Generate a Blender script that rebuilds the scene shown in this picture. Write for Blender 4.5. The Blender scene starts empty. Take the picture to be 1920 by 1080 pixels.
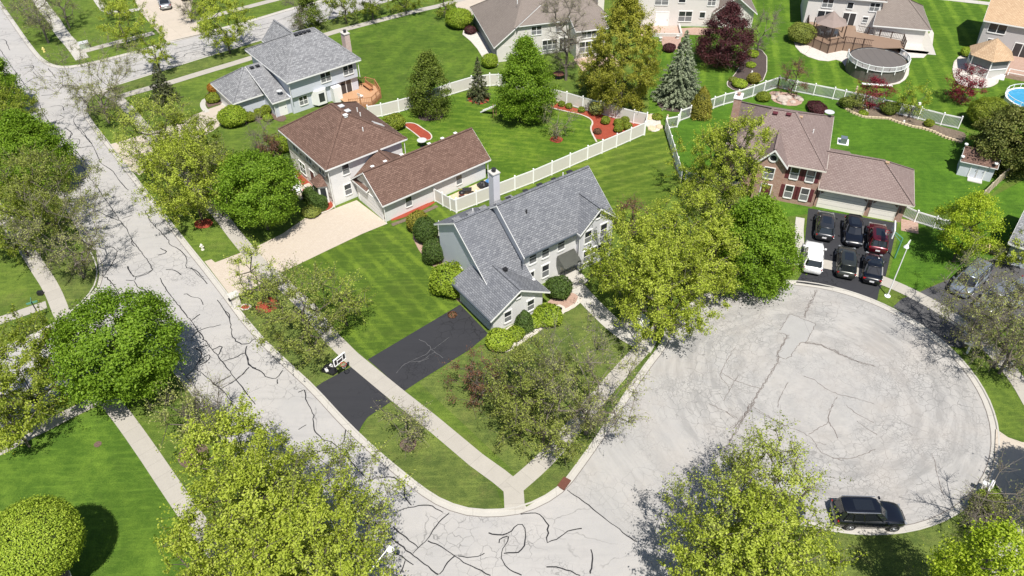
import bpy, math, random
import numpy as np
from mathutils import Vector, Matrix
from mathutils.geometry import tessellate_polygon
R = math.radians
random.seed(7); rng = np.random.default_rng(7)
scene = bpy.context.scene; COL = scene.collection
# ------------------------------------------------------------------ camera, sky, sun
CH, PITCH, ROLL, FOC = 50.0, R(41.3), R(-0.8), 1455.0
cam = bpy.data.objects.new('camera', bpy.data.cameras.new('camera')); COL.objects.link(cam)
cam.data.sensor_width = 36; cam.data.lens = FOC / 1920 * 36; cam.data.clip_end = 2000; cam.data.clip_start = 1
cam.matrix_world = Matrix.Translation((0, 0, CH)) @ Matrix.Rotation(R(90) - PITCH, 4, 'X') @ Matrix.Rotation(ROLL, 4, 'Z')
scene.camera = cam
SUN_AZ, SUN_EL = R(169), R(61)
w = bpy.data.worlds.new('World'); scene.world = w; w.use_nodes = True
nt = w.node_tree; bg = nt.nodes['Background']; sky = nt.nodes.new('ShaderNodeTexSky')
sky.sky_type = 'NISHITA'; sky.sun_disc = False; sky.sun_elevation = SUN_EL; sky.sun_rotation = SUN_AZ
nt.links.new(sky.outputs[0], bg.inputs[0]); bg.inputs[1].default_value = 0.075
sl = bpy.data.lights.new('sun', 'SUN'); sl.energy = 5.0; sl.angle = R(0.5); sl.color = (1, 0.955, 0.88)
so = bpy.data.objects.new('sun', sl); COL.objects.link(so)
sd = Vector((math.sin(SUN_AZ) * math.cos(SUN_EL), math.cos(SUN_AZ) * math.cos(SUN_EL), math.sin(SUN_EL)))
so.rotation_euler = sd.to_track_quat('Z', 'Y').to_euler(); so.location = sd * 100
scene.view_settings.view_transform = 'Standard'; scene.view_settings.look = 'None'
scene.view_settings.exposure = 0.44; scene.view_settings.gamma = 1

# ------------------------------------------------------------------ survey: photo point at height z -> place in the world
_th, _ro = PITCH, ROLL
def G(px, py, z=0.0):
    x = (px - 960) / FOC; y = -(py - 540) / FOC
    c, s = math.cos(_ro), math.sin(_ro); x, y = c*x - s*y, s*x + c*y
    d = (x, math.cos(_th) + y*math.sin(_th), -math.sin(_th) + y*math.cos(_th)); t = (CH - z) / -d[2]
    return Vector((d[0]*t, d[1]*t, z))
def GL(pts, s=1.0, ox=0, oy=0, z=0.0): return [G(ox + a/s, oy + b/s, z) for a, b in pts]

# ------------------------------------------------------------------ materials
MATS = {}
class NB:
    def __init__(s, name):
        m = bpy.data.materials.new(name); m.use_nodes = True; s.m = m; s.t = m.node_tree; s.n = s.t.nodes; s.b = s.n['Principled BSDF']
        s.out = s.n['Material Output']
    def node(s, ty, **k):
        nd = s.n.new(ty)
        for a, v in k.items():
            if a.startswith('i_'):
                key = a[2:]; nd.inputs[int(key) if key.isdigit() else key.replace('_', ' ')].default_value = v
            else: setattr(nd, a, v)
        return nd
    def L(s, a, b): s.t.links.new(a, b)
    def coord(s, kind='UV'):
        return s.node('ShaderNodeTexCoord').outputs[kind]
    def pos(s): return s.node('ShaderNodeNewGeometry').outputs['Position']
    def noise(s, vec, scale, detail=4, rough=.6, dist=0):
        n = s.node('ShaderNodeTexNoise'); n.inputs['Scale'].default_value = scale; n.inputs['Detail'].default_value = detail
        n.inputs['Roughness'].default_value = rough; n.inputs['Distortion'].default_value = dist; s.L(vec, n.inputs['Vector']); return n.outputs['Fac']
    def ramp(s, fac, stops, interp='LINEAR'):
        r = s.node('ShaderNodeValToRGB'); r.color_ramp.interpolation = interp; e = r.color_ramp.elements
        while len(e) < len(stops): e.new(.5)
        for i, (p, c) in enumerate(stops):
            e[i].position = p; e[i].color = (c, c, c, 1) if isinstance(c, (int, float)) else (*c, 1)
        s.L(fac, r.inputs[0]); return r.outputs[0]
    def mix(s, fac, a, b, mode='MIX'):
        m = s.node('ShaderNodeMix', data_type='RGBA', blend_type=mode)
        for sock, v in ((m.inputs[0], fac), (m.inputs[6], a), (m.inputs[7], b)):
            if isinstance(v, (int, float)): sock.default_value = v
            elif isinstance(v, tuple): sock.default_value = (*v, 1) if len(v) == 3 else v
            else: s.L(v, sock)
        return m.outputs[2]
    def math(s, op, a, b=0.0, c=None):
        m = s.node('ShaderNodeMath', operation=op)
        for i, v in enumerate((a, b) if c is None else (a, b, c)):
            if isinstance(v, (int, float)): m.inputs[i].default_value = v
            else: s.L(v, m.inputs[i])
        return m.outputs[0]
    def sep(s, v):
        n = s.node('ShaderNodeSeparateXYZ'); s.L(v, n.inputs[0]); return n.outputs
    def bump(s, h, strength=.5, dist=.02):
        b = s.node('ShaderNodeBump'); b.inputs['Strength'].default_value = strength; b.inputs['Distance'].default_value = dist
        s.L(h, b.inputs['Height']); s.L(b.outputs[0], s.b.inputs['Normal'])
    def col(s, c):
        if isinstance(c, tuple): s.b.inputs['Base Color'].default_value = (*c, 1)
        else: s.L(c, s.b.inputs['Base Color'])
    def rough(s, v): s.b.inputs['Roughness'].default_value = v
def sc3(c, k): return tuple(min(1, x*k) for x in c)

def plain(name, c, rough=.6, metal=0, var=.12, scale=3.0, spec=.4, coat=0):
    if name in MATS: return MATS[name]
    m = NB(name); n = m.noise(m.pos(), scale, 5)
    m.col(m.mix(n, sc3(c, 1-var*1.6), sc3(c, 1+var*1.6))); m.rough(rough); m.b.inputs['Metallic'].default_value = metal
    m.b.inputs['Specular IOR Level'].default_value = spec; m.b.inputs['Coat Weight'].default_value = coat; m.b.inputs['Coat Roughness'].default_value = .05
    MATS[name] = m.m; return m.m
def shingle(name, a, b, c, mortar):
    m = NB(name); uv = m.coord('UV')
    def bt(wd, rh, off):
        k = m.node('ShaderNodeTexBrick', offset=off, offset_frequency=2, squash=1.0)
        k.inputs['Scale'].default_value = 1; k.inputs['Brick Width'].default_value = wd; k.inputs['Row Height'].default_value = rh
        k.inputs['Mortar Size'].default_value = .024; k.inputs['Mortar Smooth'].default_value = .2
        k.inputs['Color1'].default_value = (*a, 1); k.inputs['Color2'].default_value = (*b, 1); k.inputs['Mortar'].default_value = (*mortar, 1)
        m.L(uv, k.inputs['Vector']); return k
    k = bt(.36, .19, .5)
    n1 = m.noise(uv, 1.4, 4); n2 = m.noise(uv, 7, 3); n3 = m.noise(uv, .22, 3)
    cl = m.mix(m.ramp(n2, [(.42, 0.), (.62, 1.)]), k.outputs['Color'], c)
    cl = m.mix(.55, cl, k.outputs['Color'])
    cl = m.mix(m.ramp(n1, [(.3, 0.), (.75, .35)]), cl, sc3(b, .8))
    cl = m.mix(m.ramp(n3, [(.35, 0.), (.7, .3)]), cl, sc3(a, 1.25))
    m.col(cl); m.rough(.92); m.b.inputs['Specular IOR Level'].default_value = .15
    m.bump(m.math('ADD', m.math('MULTIPLY', k.outputs['Fac'], -1.0), m.math('MULTIPLY', m.noise(uv, 25, 2), .5)), .5, .02)
    return m.m
def siding(name, c, lap=.16, vert=False, var=.05):
    m = NB(name); uv = m.coord('UV'); s = m.sep(uv)
    f = m.math('FRACT', m.math('DIVIDE', s[0] if vert else s[1], lap))
    line = m.ramp(f, [(0, 1.), (.10, 0.), (1, 0.)])  # dark line: shade under each lap painted in, also real board gaps
    n = m.noise(m.pos(), .7, 4)
    base = m.mix(n, sc3(c, 1-var*1.5), sc3(c, 1+var))
    m.col(m.mix(m.math('MULTIPLY', line, .6), base, sc3(c, .4))); m.rough(.55)
    m.bump(f, .35, .02); return m.m
def brickwall(name, a, b, mortar, bw=.22, bh=.075):
    m = NB(name); uv = m.coord('UV'); k = m.node('ShaderNodeTexBrick')
    k.inputs['Scale'].default_value = 1; k.inputs['Brick Width'].default_value = bw; k.inputs['Row Height'].default_value = bh; k.inputs['Mortar Size'].default_value = .01
    k.inputs['Color1'].default_value = (*a, 1); k.inputs['Color2'].default_value = (*b, 1); k.inputs['Mortar'].default_value = (*mortar, 1); m.L(uv, k.inputs['Vector'])
    n = m.noise(uv, 2.5, 5); m.col(m.mix(m.ramp(n, [(.4, 0.), (.75, .45)]), k.outputs['Color'], sc3(mortar, 1.1))); m.rough(.85); m.bump(k.outputs['Fac'], -.4, .01); return m.m
def stonewall(name):
    m = NB(name); uv = m.coord('UV'); mp = m.node('ShaderNodeMapping'); mp.inputs['Scale'].default_value = (1.5, 3.4, 1); m.L(uv, mp.inputs[0])
    v = m.node('ShaderNodeTexVoronoi'); v.inputs['Scale'].default_value = 1.0; m.L(mp.outputs[0], v.inputs['Vector'])
    e = m.node('ShaderNodeTexVoronoi', feature='DISTANCE_TO_EDGE'); e.inputs['Scale'].default_value = 1.0; m.L(mp.outputs[0], e.inputs['Vector'])
    cc = m.sep(v.outputs['Color'])
    c = m.ramp(cc[0], [(0, (.20, .17, .15)), (.14, (.34, .31, .28)), (.2, (.64, .61, .57)), (.6, (.74, .72, .69)), (1, (.50, .46, .41))])
    m.col(m.mix(m.ramp(e.outputs['Distance'], [(0.02, 1.), (.07, 0.)]), c, (.60, .58, .55))); m.rough(.85); m.bump(e.outputs['Distance'], .5, .03); return m.m
def grass(name, lo, hi, dry=(.21, .20, .07), ang=None, sw=1.0, st=.35, dryamt=.25, blot=.25, dryscale=.35):
    m = NB(name); p = m.pos(); s = m.sep(p)
    big = m.noise(p, blot, 4); mid = m.noise(p, 1.6, 5, .65); fine = m.noise(p, 9, 3, .7); vf = m.noise(p, 26, 2, .7)
    f = m.math('ADD', m.math('MULTIPLY', big, .55), m.math('ADD', m.math('MULTIPLY', mid, .5), m.math('MULTIPLY', fine, .45)))
    f = m.math('SUBTRACT', f, .25)
    if ang is not None:
        a = R(ang); wv = m.math('ADD', m.math('MULTIPLY', s[0], math.cos(a)), m.math('MULTIPLY', s[1], math.sin(a)))
        wv = m.math('ADD', wv, m.math('MULTIPLY', m.noise(p, .5, 2), .5))
        wave = m.math('SINE', m.math('MULTIPLY', wv, math.pi / sw))
        wave = m.ramp(wave, [(0, 0.), (.3, .2), (.7, .8), (1, 1.)]); st = st*.38
        f = m.math('ADD', f, m.math('MULTIPLY', m.math('SUBTRACT', wave, .5), m.math('MULTIPLY', st, m.math('ADD', .35, big))))
    lo = (lo[0]*1.24, lo[1]*1.0, lo[2]*1.6); hi = (hi[0]*1.47, hi[1]*1.21, hi[2]*1.7)
    c = m.ramp(f, [(.18, sc3(lo, .72)), (.42, lo), (.66, hi), (.92, sc3(hi, 1.35))])
    d = m.noise(p, dryscale, 6, .7, .6)
    dm = m.ramp(d, [(.52, 0.), (.72, dryamt*2)])
    dm = m.math('MULTIPLY', dm, m.ramp(fine, [(.3, .2), (.65, 1.)]))
    c = m.mix(dm, c, dry)
    bp = m.noise(p, .9, 5, .75, 1.0); c = m.mix(m.ramp(bp, [(.66, 0.), (.76, .55)]), c, (dry[0]*.8, dry[1]*.95, dry[2]*.8)); pt = m.noise(p, .13, 3, .5); c = m.mix(m.ramp(pt, [(.38, .35), (.55, 0.)]), c, sc3(lo, .75))
    stre = m.node('ShaderNodeMapping'); stre.inputs['Rotation'].default_value = (0, 0, R((ang or 20)+35)); stre.inputs['Scale'].default_value = (.35, 3.0, 1); m.L(p, stre.inputs[0]); sn = m.noise(stre.outputs[0], 1.1, 4, .6)
    c = m.mix(m.ramp(sn, [(.5, 0.), (.72, .4)]), c, sc3(hi, 1.3))
    c = m.mix(m.ramp(vf, [(.25, .6), (.6, 0.)]), c, sc3(lo, .5))
    m.col(c); m.rough(.95); m.b.inputs['Specular IOR Level'].default_value = .1
    m.bump(m.math('ADD', fine, m.math('MULTIPLY', vf, 1.0)), .9, .08); return m.m
CX, CY = 0, 0
def roadmat(name, base, center=None, crack=0.0):
    m = NB(name); p = m.pos(); n1 = m.noise(p, .25, 5, .6); n2 = m.noise(p, 2.2, 6, .7); n3 = m.noise(p, 18, 3, .7)
    c = m.mix(m.ramp(n1, [(.3, 0.), (.7, 1.)]), sc3(base, .93), sc3((base[0]*1.02, base[1], base[2]*.97), 1.05))
    lane = m.node('ShaderNodeMapping'); lane.inputs['Rotation'].default_value = (0, 0, R(51)); lane.inputs['Scale'].default_value = (.12, 1.3, 1); m.L(p, lane.inputs[0])
    if not center: c = m.mix(m.ramp(m.noise(lane.outputs[0], .9, 5, .65), [(.48, 0.), (.72, .5)]), c, sc3(base, .76))
    c = m.mix(m.ramp(n2, [(.48, 0.), (.75, .4)]), c, sc3(base, .84))
    c = m.mix(m.ramp(n3, [(.55, 0.), (.85, .5)]), c, sc3(base, .74))
    st = m.noise(p, .5, 4, .6, .4); c = m.mix(m.ramp(st, [(.55, 0.), (.8, .4)]), c, sc3((base[0]*.80, base[1]*.79, base[2]*.80), .95))
    # hairline cracking
    wp = m.node('ShaderNodeVectorMath', operation='ADD'); nn = m.node('ShaderNodeTexNoise'); nn.inputs['Scale'].default_value = 1.2; m.L(p, nn.inputs['Vector'])
    sc = m.node('ShaderNodeVectorMath', operation='SCALE'); sc.inputs['Scale'].default_value = .8; m.L(nn.outputs['Color'], sc.inputs[0]); m.L(p, wp.inputs[0]); m.L(sc.outputs[0], wp.inputs[1])
    for vs, wd, lo, amt, ns in ((.16, .006, .50, .6, .18), (1.15, .026, .44 if center else .50, .72, .13), (2.6, .05, .47 if center else .56, .62, .21)):
        e = m.node('ShaderNodeTexVoronoi', feature='DISTANCE_TO_EDGE'); e.inputs['Scale'].default_value = vs; m.L(wp.outputs[0], e.inputs['Vector'])
        ln = m.ramp(e.outputs['Distance'], [(wd*.4, 1.), (wd*1.2, 0.)])
        msk = m.ramp(m.noise(p, ns, 4, .6), [(lo-.01, 0.), (lo+.08, 1.)])
        if center:
            vd = m.node('ShaderNodeVectorMath', operation='DISTANCE'); m.L(p, vd.inputs[0]); vd.inputs[1].default_value = (center[0], center[1], 0)
            rr = m.math('DIVIDE', vd.outputs['Value'], center[2])
            ring = m.ramp(rr, [(.25, .35), (.5, .8), (.72, 1.), (.9, .7), (1.0, .4)])
            msk = m.math('MULTIPLY', msk, ring)
        c = m.mix(m.math('MULTIPLY', m.math('MULTIPLY', ln, msk), amt), c, sc3(base, .35))
    if center:
        sx = m.sep(p); th_ = m.math('ARCTAN2', m.math('SUBTRACT', sx[1], center[1]), m.math('SUBTRACT', sx[0], center[0])); cx = m.node('ShaderNodeCombineXYZ'); m.L(vd.outputs['Value'], cx.inputs[0]); m.L(m.math('MULTIPLY', th_, 2.2), cx.inputs[1])
        tn = m.noise(cx.outputs[0], 1.1, 5, .65, .3); tn2 = m.noise(cx.outputs[0], 4.5, 4, .7)
        c = m.mix(m.math('MULTIPLY', m.ramp(tn, [(.42, 0.), (.62, .75)]), ring), c, sc3(base, .62)); c = m.mix(m.math('MULTIPLY', m.ramp(tn2, [(.52, 0.), (.70, .5)]), ring), c, sc3(base, .55))
        tan = m.ramp(m.noise(p, .2, 3), [(.45, 0.), (.7, .40)]); c = m.mix(tan, c, (base[0]*1.04, base[1]*.965, base[2]*.89))
    m.col(c); m.rough(.9); m.b.inputs['Specular IOR Level'].default_value = .2; m.bump(n3, .4, .01); return m.m
def slabmat(name, base, joint=1.5):
    m = NB(name); uv = m.coord('UV'); s = m.sep(uv); p = m.pos()
    f = m.math('FRACT', m.math('DIVIDE', s[0], joint)); ln = m.ramp(f, [(0, 1.), (.025, 0.), (1, 0.)])
    wn = m.node('ShaderNodeTexWhiteNoise', noise_dimensions='1D'); m.L(m.math('FLOOR', m.math('DIVIDE', s[0], joint)), wn.inputs['W'])
    n = m.noise(p, 1.3, 6, .7); n2 = m.noise(p, 12, 3)
    c = m.mix(n, sc3(base, .86), sc3(base, 1.1)); c = m.mix(m.math('MULTIPLY', wn.outputs[0], .22), c, sc3(base, .7))
    c = m.mix(m.ramp(n2, [(.5, 0.), (.8, .35)]), c, sc3(base, .65)); c = m.mix(m.math('MULTIPLY', ln, .7), c, sc3(base, .4))
    m.col(c); m.rough(.9); m.bump(n2, .3, .01); return m.m
def panelmat(name, base, sx=3.0, sy=3.0, ang=0):
    m = NB(name); p = m.pos(); mp = m.node('ShaderNodeMapping'); mp.inputs['Rotation'].default_value = (0, 0, R(-ang)); m.L(p, mp.inputs[0])
    k = m.node('ShaderNodeTexBrick', offset=0); k.inputs['Scale'].default_value = 1; k.inputs['Brick Width'].default_value = sx; k.inputs['Row Height'].default_value = sy; k.inputs['Mortar Size'].default_value = .012
    k.inputs['Color1'].default_value = (*base, 1); k.inputs['Color2'].default_value = (*sc3(base, .94), 1); k.inputs['Mortar'].default_value = (*sc3(base, .5), 1); m.L(mp.outputs[0], k.inputs['Vector'])
    n = m.noise(p, .9, 6, .7); n2 = m.noise(p, 10, 3)
    c = m.mix(m.ramp(n, [(.4, 0.), (.75, .4)]), k.outputs['Color'], sc3(base, .75)); c = m.mix(m.ramp(n2, [(.5, 0.), (.8, .3)]), c, sc3(base, .7)); m.col(c); m.rough(.9); m.bump(n2, .3, .01); return m.m
def glassm():
    m = NB('window_glass'); oi = m.node('ShaderNodeObjectInfo'); n = m.noise(m.pos(), .9, 2)
    m.col(m.mix(n, (.012, .014, .018), (.05, .055, .06))); m.rough(.06); m.b.inputs['Specular IOR Level'].default_value = .7; return m.m
def leafmat(name, a, b, c=None, trans=.42):
    w3 = lambda q: (min(.8, q[0]*1.16), min(.8, q[1]*1.10), q[2]*1.1); a, b = w3(a), w3(b); c = w3(c) if c else c
    m = NB(name); g = m.node('ShaderNodeNewGeometry'); oi = m.node('ShaderNodeObjectInfo'); oc = m.coord('Object')
    n = m.noise(oc, .45, 3); isl = g.outputs['Random Per Island']
    f = m.math('ADD', m.math('MULTIPLY', isl, .6), m.math('MULTIPLY', m.math('SUBTRACT', n, .25), .8))
    cl = m.ramp(f, [(.1, a), (.8, b)]) if c is None else m.ramp(f, [(.05, a), (.5, b), (.9, c)])
    cl = m.mix(m.math('MULTIPLY', oi.outputs['Random'], .25), cl, sc3(b, .8))
    m.col(cl); m.rough(.55); m.b.inputs['Specular IOR Level'].default_value = .25
    t = m.node('ShaderNodeBsdfTranslucent'); m.L(m.mix(1.0, cl, (1.0, 1.0, .55), 'MULTIPLY'), t.inputs[0])
    mx = m.node('ShaderNodeMixShader'); mx.inputs[0].default_value = trans; m.L(m.b.outputs[0], mx.inputs[1]); m.L(t.outputs[0], mx.inputs[2]); m.L(mx.outputs[0], m.out.inputs[0]); return m.m
def chipmat(name, a, b, sc=14):
    m = NB(name); p = m.pos(); v = m.node('ShaderNodeTexVoronoi'); v.inputs['Scale'].default_value = sc; m.L(p, v.inputs['Vector'])
    cc = m.sep(v.outputs['Color']); m.col(m.mix(m.noise(p, 1.5, 4), m.mix(cc[0], a, b), a)); m.rough(.95); m.bump(cc[1], .6, .03); return m.m

M = {}
M['roof_slate'] = shingle('slate_shingles', (.115, .121, .138), (.245, .252, .27), (.18, .187, .205), (.045, .048, .056))
M['roof_grey'] = shingle('grey_shingles', (.14, .143, .152), (.37, .373, .382), (.125, .128, .137), (.085, .086, .095))
M['roof_brown'] = shingle('brown_shingles', (.115, .070, .054), (.225, .145, .115), (.095, .058, .046), (.06, .034, .028))
M['roof_rose'] = shingle('rose_shingles', (.20, .152, .142), (.27, .215, .20), (.165, .122, .112), (.11, .075, .07))
M['roof_taupe'] = shingle('taupe_shingles', (.20, .17, .15), (.255, .22, .195), (.17, .14, .125), (.12, .10, .09))
M['roof_tan'] = shingle('tan_shingles', (.42, .29, .18), (.55, .41, .27), (.32, .20, .12), (.22, .14, .09))
M['sid_white'] = siding('white_siding', (.70, .695, .70)); M['sid_cream'] = siding('cream_siding', (.66, .635, .61))
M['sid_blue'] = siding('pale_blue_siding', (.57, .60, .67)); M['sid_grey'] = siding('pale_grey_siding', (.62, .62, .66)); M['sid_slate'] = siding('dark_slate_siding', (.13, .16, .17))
M['sid_bluegrey'] = siding('blue_grey_siding', (.42, .47, .53)); M['sid_dgrey'] = siding('mid_grey_siding', (.48, .46, .46))
M['vert_grey'] = siding('vertical_grey_boards', (.50, .49, .47), .25, True)
M['stone'] = stonewall('pale_stone'); M['brick'] = brickwall('red_brick', (.25, .115, .08), (.35, .19, .14), (.42, .33, .28)); M['pinkbrick'] = brickwall('pink_brick', (.45, .30, .26), (.55, .42, .38), (.5, .45, .42))
M['white'] = plain('white_paint', (.76, .76, .75), .45, var=.03); M['cream'] = plain('cream_paint', (.66, .63, .56), .5, var=.04)
M['vinyl'] = plain('white_vinyl', (.80, .80, .80), .4, var=.02); M['vinyl_tan'] = plain('almond_vinyl', (.60, .575, .53), .5, var=.03); M['vinyl_grey'] = siding('lattice_vinyl', (.62, .64, .67), .22, True)
M['glass'] = glassm(); M['dark'] = plain('dark_metal', (.03, .03, .033), .5); M['black'] = plain('black_plastic', (.018, .018, .02), .45)
M['gutter'] = plain('dark_gutter', (.06, .075, .09), .5); M['gdoor_cream'] = siding('cream_garage_door', (.80, .77, .70), .55); M['gdoor_blue'] = siding('blue_garage_door', (.50, .55, .60), .55); M['gdoor_white'] = siding('white_garage_door', (.72, .72, .72), .55)
M['shutter'] = plain('maroon_shutter', (.11, .028, .035), .5); M['awning'] = plain('grey_awning', (.14, .145, .13), .8, var=.08)
M['bark'] = plain('bark', (.10, .085, .07), .95, var=.25, scale=6); M['bark_pale'] = plain('pale_bark', (.15, .13, .11), .95, var=.2, scale=6)
M['wood'] = siding('deck_boards', (.46, .27, .15), .14); M['wood_brown'] = siding('brown_deck_boards', (.25, .17, .12), .14); M['wood_rail'] = plain('stained_rail', (.36, .17, .08), .7); M['wood_dark'] = plain('dark_stained_wood', (.05, .028, .02), .7)
M['fence_wood'] = siding('weathered_fence_boards', (.48, .40, .31), .15, True); M['pallet'] = plain('pallet_wood', (.40, .31, .17), .9, var=.2)
M['mulch_red'] = chipmat('red_mulch', (.25, .038, .018), (.38, .085, .045)); M['mulch_brown'] = chipmat('brown_mulch', (.10, .065, .05), (.19, .13, .105)); M['mulch_dark'] = chipmat('dark_mulch', (.055, .04, .036), (.11, .08, .07))
M['gravel'] = chipmat('tan_gravel', (.50, .40, .27), (.64, .54, .40), 9); M['stones_pink'] = chipmat('pink_rock_mulch', (.34, .22, .17), (.46, .34, .28), 7); M['stones_pale'] = chipmat('pale_rock_mulch', (.48, .44, .40), (.66, .62, .58), 6)
M['edging'] = chipmat('stone_edging', (.46, .42, .36), (.62, .58, .52), 4)
M['soil'] = chipmat('garden_soil', (.12, .09, .065), (.24, .19, .14), 10)
M['red'] = plain('red_plastic', (.36, .03, .02), .45); M['bluep'] = plain('blue_tarp', (.07, .22, .50), .5, var=.3, scale=8); M['yellow'] = plain('yellow_paint', (.75, .62, .22), .5)
M['galv'] = plain('grey_painted_steel', (.62, .63, .64), .4, .2); M['conc'] = plain('concrete', (.50, .485, .455), .9, var=.12); M['rock'] = plain('field_stone', (.42, .36, .31), .9, var=.25, scale=2.5)
pcv = NB('pool_cover'); pn = pcv.noise(pcv.pos(), .35, 5, .6, .8); pcv.col(pcv.ramp(pn, [(.38, (.07, .07, .065)), (.45, (.17, .125, .075)), (.51, (.12, .09, .06)), (.55, (.33, .33, .32)), (.60, (.10, .095, .085)), (.66, (.20, .17, .13))])); pcv.rough(.28); pcv.bump(pn, .4, .2); M['poolcover'] = pcv.m; M['water'] = plain('pool_water', (.05, .28, .48), .08, var=.15); M['poolwall'] = siding('pool_wall_panels', (.13, .115, .105), 1.1, True)
M['rust'] = plain('rusty_iron', (.12, .045, .03), .8, var=.3, scale=10); M['pink'] = plain('pink_cushion', (.62, .10, .20), .8); M['green_metal'] = plain('green_painted_steel', (.10, .27, .19), .5)
M['umbrella'] = plain('taupe_canopy', (.24, .19, .17), .9, var=.08); M['canvas'] = plain('white_canvas', (.72, .71, .68), .8)

# ------------------------------------------------------------------ mesh building
ORG = {}
class MB:
    def __init__(s): s.v = []; s.f = []; s.uv = []
    def face(s, pts, uv=None, hint=None):
        pts = [Vector(p) for p in pts]; n = Vector((0, 0, 0))
        for i in range(len(pts)):
            a, b = pts[i], pts[(i+1) % len(pts)]; n += Vector(((a.y-b.y)*(a.z+b.z), (a.z-b.z)*(a.x+b.x), (a.x-b.x)*(a.y+b.y)))
        if n.length < 1e-9: return
        n.normalize()
        if uv is None:
            if abs(n.z) > .995: U, V = Vector((1, 0, 0)), Vector((0, 1, 0))
            else:
                U = Vector((0, 0, 1)).cross(n).normalized(); V = n.cross(U)
                if V.z < 0: V = -V
            uv = [(p.dot(U), p.dot(V)) for p in pts]
        i0 = len(s.v); s.v += pts; s.f.append(list(range(i0, i0+len(pts)))); s.uv += uv
    def flat(s, pts, z=None, up=True):
        P = [Vector((p[0], p[1], p[2] if z is None else z)) for p in pts]
        for t in tessellate_polygon([P]):
            tri = [P[i] for i in t]
            nz = (tri[1]-tri[0]).cross(tri[2]-tri[0]).z
            if abs(nz) < 1e-8: continue
            if (nz < 0) == up: tri.reverse()
            s.face(tri, [(q.x, q.y) for q in tri])
    def prism(s, pts, z0, z1):
        pts = [Vector((p[0], p[1], 0)) for p in pts]
        A = sum(pts[i].x*pts[(i+1) % len(pts)].y - pts[(i+1) % len(pts)].x*pts[i].y for i in range(len(pts)))
        if A < 0: pts.reverse()
        s.flat(pts, z1); s.flat(pts, z0, False)
        for i in range(len(pts)):
            a, b = pts[i], pts[(i+1) % len(pts)]
            s.face([(a.x, a.y, z0), (b.x, b.y, z0), (b.x, b.y, z1), (a.x, a.y, z1)])
    def hexa(s, b, t):   # bottom and top quads
        s.face(list(reversed(b))); s.face(t)
        for i in range(4): s.face([b[i], b[(i+1) % 4], t[(i+1) % 4], t[i]])
    def box(s, c, sz, rz=0.0, ry=0.0):
        c = Vector(c); m = Matrix.Rotation(rz, 3, 'Z') @ Matrix.Rotation(ry, 3, 'Y'); x, y, z = [q/2 for q in sz]
        B = [c + m @ Vector(q) for q in ((-x, -y, -z), (x, -y, -z), (x, y, -z), (-x, y, -z))]; T = [c + m @ Vector(q) for q in ((-x, -y, z), (x, -y, z), (x, y, z), (-x, y, z))]; s.hexa(B, T)
    def bar(s, a, b, w_, h_=None):   # a square bar between two points
        a, b = Vector(a), Vector(b); d = b-a; h_ = h_ or w_
        if d.length < 1e-6: return
        d.normalize(); up = Vector((0, 0, 1)) if abs(d.z) < .95 else Vector((1, 0, 0)); x = d.cross(up).normalized()*w_/2; y = x.cross(d).normalized()*h_/2
        s.hexa([a-x-y, a+x-y, a+x+y, a-x+y][::-1], [b-x-y, b+x-y, b+x+y, b-x+y][::-1])
    def tube(s, a, b, r0, r1=None, n=8, cap=True):
        a, b = Vector(a), Vector(b); r1 = r0 if r1 is None else r1; d = (b-a)
        if d.length < 1e-6: return
        d.normalize(); up = Vector((0, 0, 1)) if abs(d.z) < .95 else Vector((1, 0, 0)); x = d.cross(up).normalized(); y = d.cross(x)
        A = [a + (x*math.cos(t)+y*math.sin(t))*r0 for t in [2*math.pi*i/n for i in range(n)]]; B = [b + (x*math.cos(t)+y*math.sin(t))*r1 for t in [2*math.pi*i/n for i in range(n)]]
        for i in range(n): s.face([A[i], A[(i+1) % n], B[(i+1) % n], B[i]])
        if cap: s.face(A[::-1]); s.face(B)
    def lathe(s, c, prof, n=16):
        c = Vector(c); rings = [[c + Vector((r*math.cos(2*math.pi*i/n), r*math.sin(2*math.pi*i/n), z)) for i in range(n)] for r, z in prof]
        for A, B in zip(rings, rings[1:]):
            for i in range(n): s.face([A[i], A[(i+1) % n], B[(i+1) % n], B[i]])
        s.face(rings[-1]); s.face(rings[0][::-1])
    def ribbon(s, pts, wd, z, jit=0.0, uvlen=True):
        P = [Vector((p[0], p[1], 0)) for p in pts]
        if len(P) < 2: return
        w2 = wd if isinstance(wd, (list, tuple)) else [wd]*len(P)
        Lf, Rt, D = [], [], [0]
        for i, p in enumerate(P):
            t = (P[min(i+1, len(P)-1)] - P[max(i-1, 0)]); t = t.normalized() if t.length > 1e-9 else Vector((1, 0, 0)); n = Vector((-t.y, t.x, 0)); k = w2[i]/2*(1+random.uniform(-jit, jit))
            Lf.append(p+n*k); Rt.append(p-n*k)
            if i: D.append(D[-1]+(p-P[i-1]).length)
        for i in range(len(P)-1):
            s.face([(Rt[i].x, Rt[i].y, z), (Rt[i+1].x, Rt[i+1].y, z), (Lf[i+1].x, Lf[i+1].y, z), (Lf[i].x, Lf[i].y, z)], [(D[i], 0), (D[i+1], 0), (D[i+1], w2[0]), (D[i], w2[0])])
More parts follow.
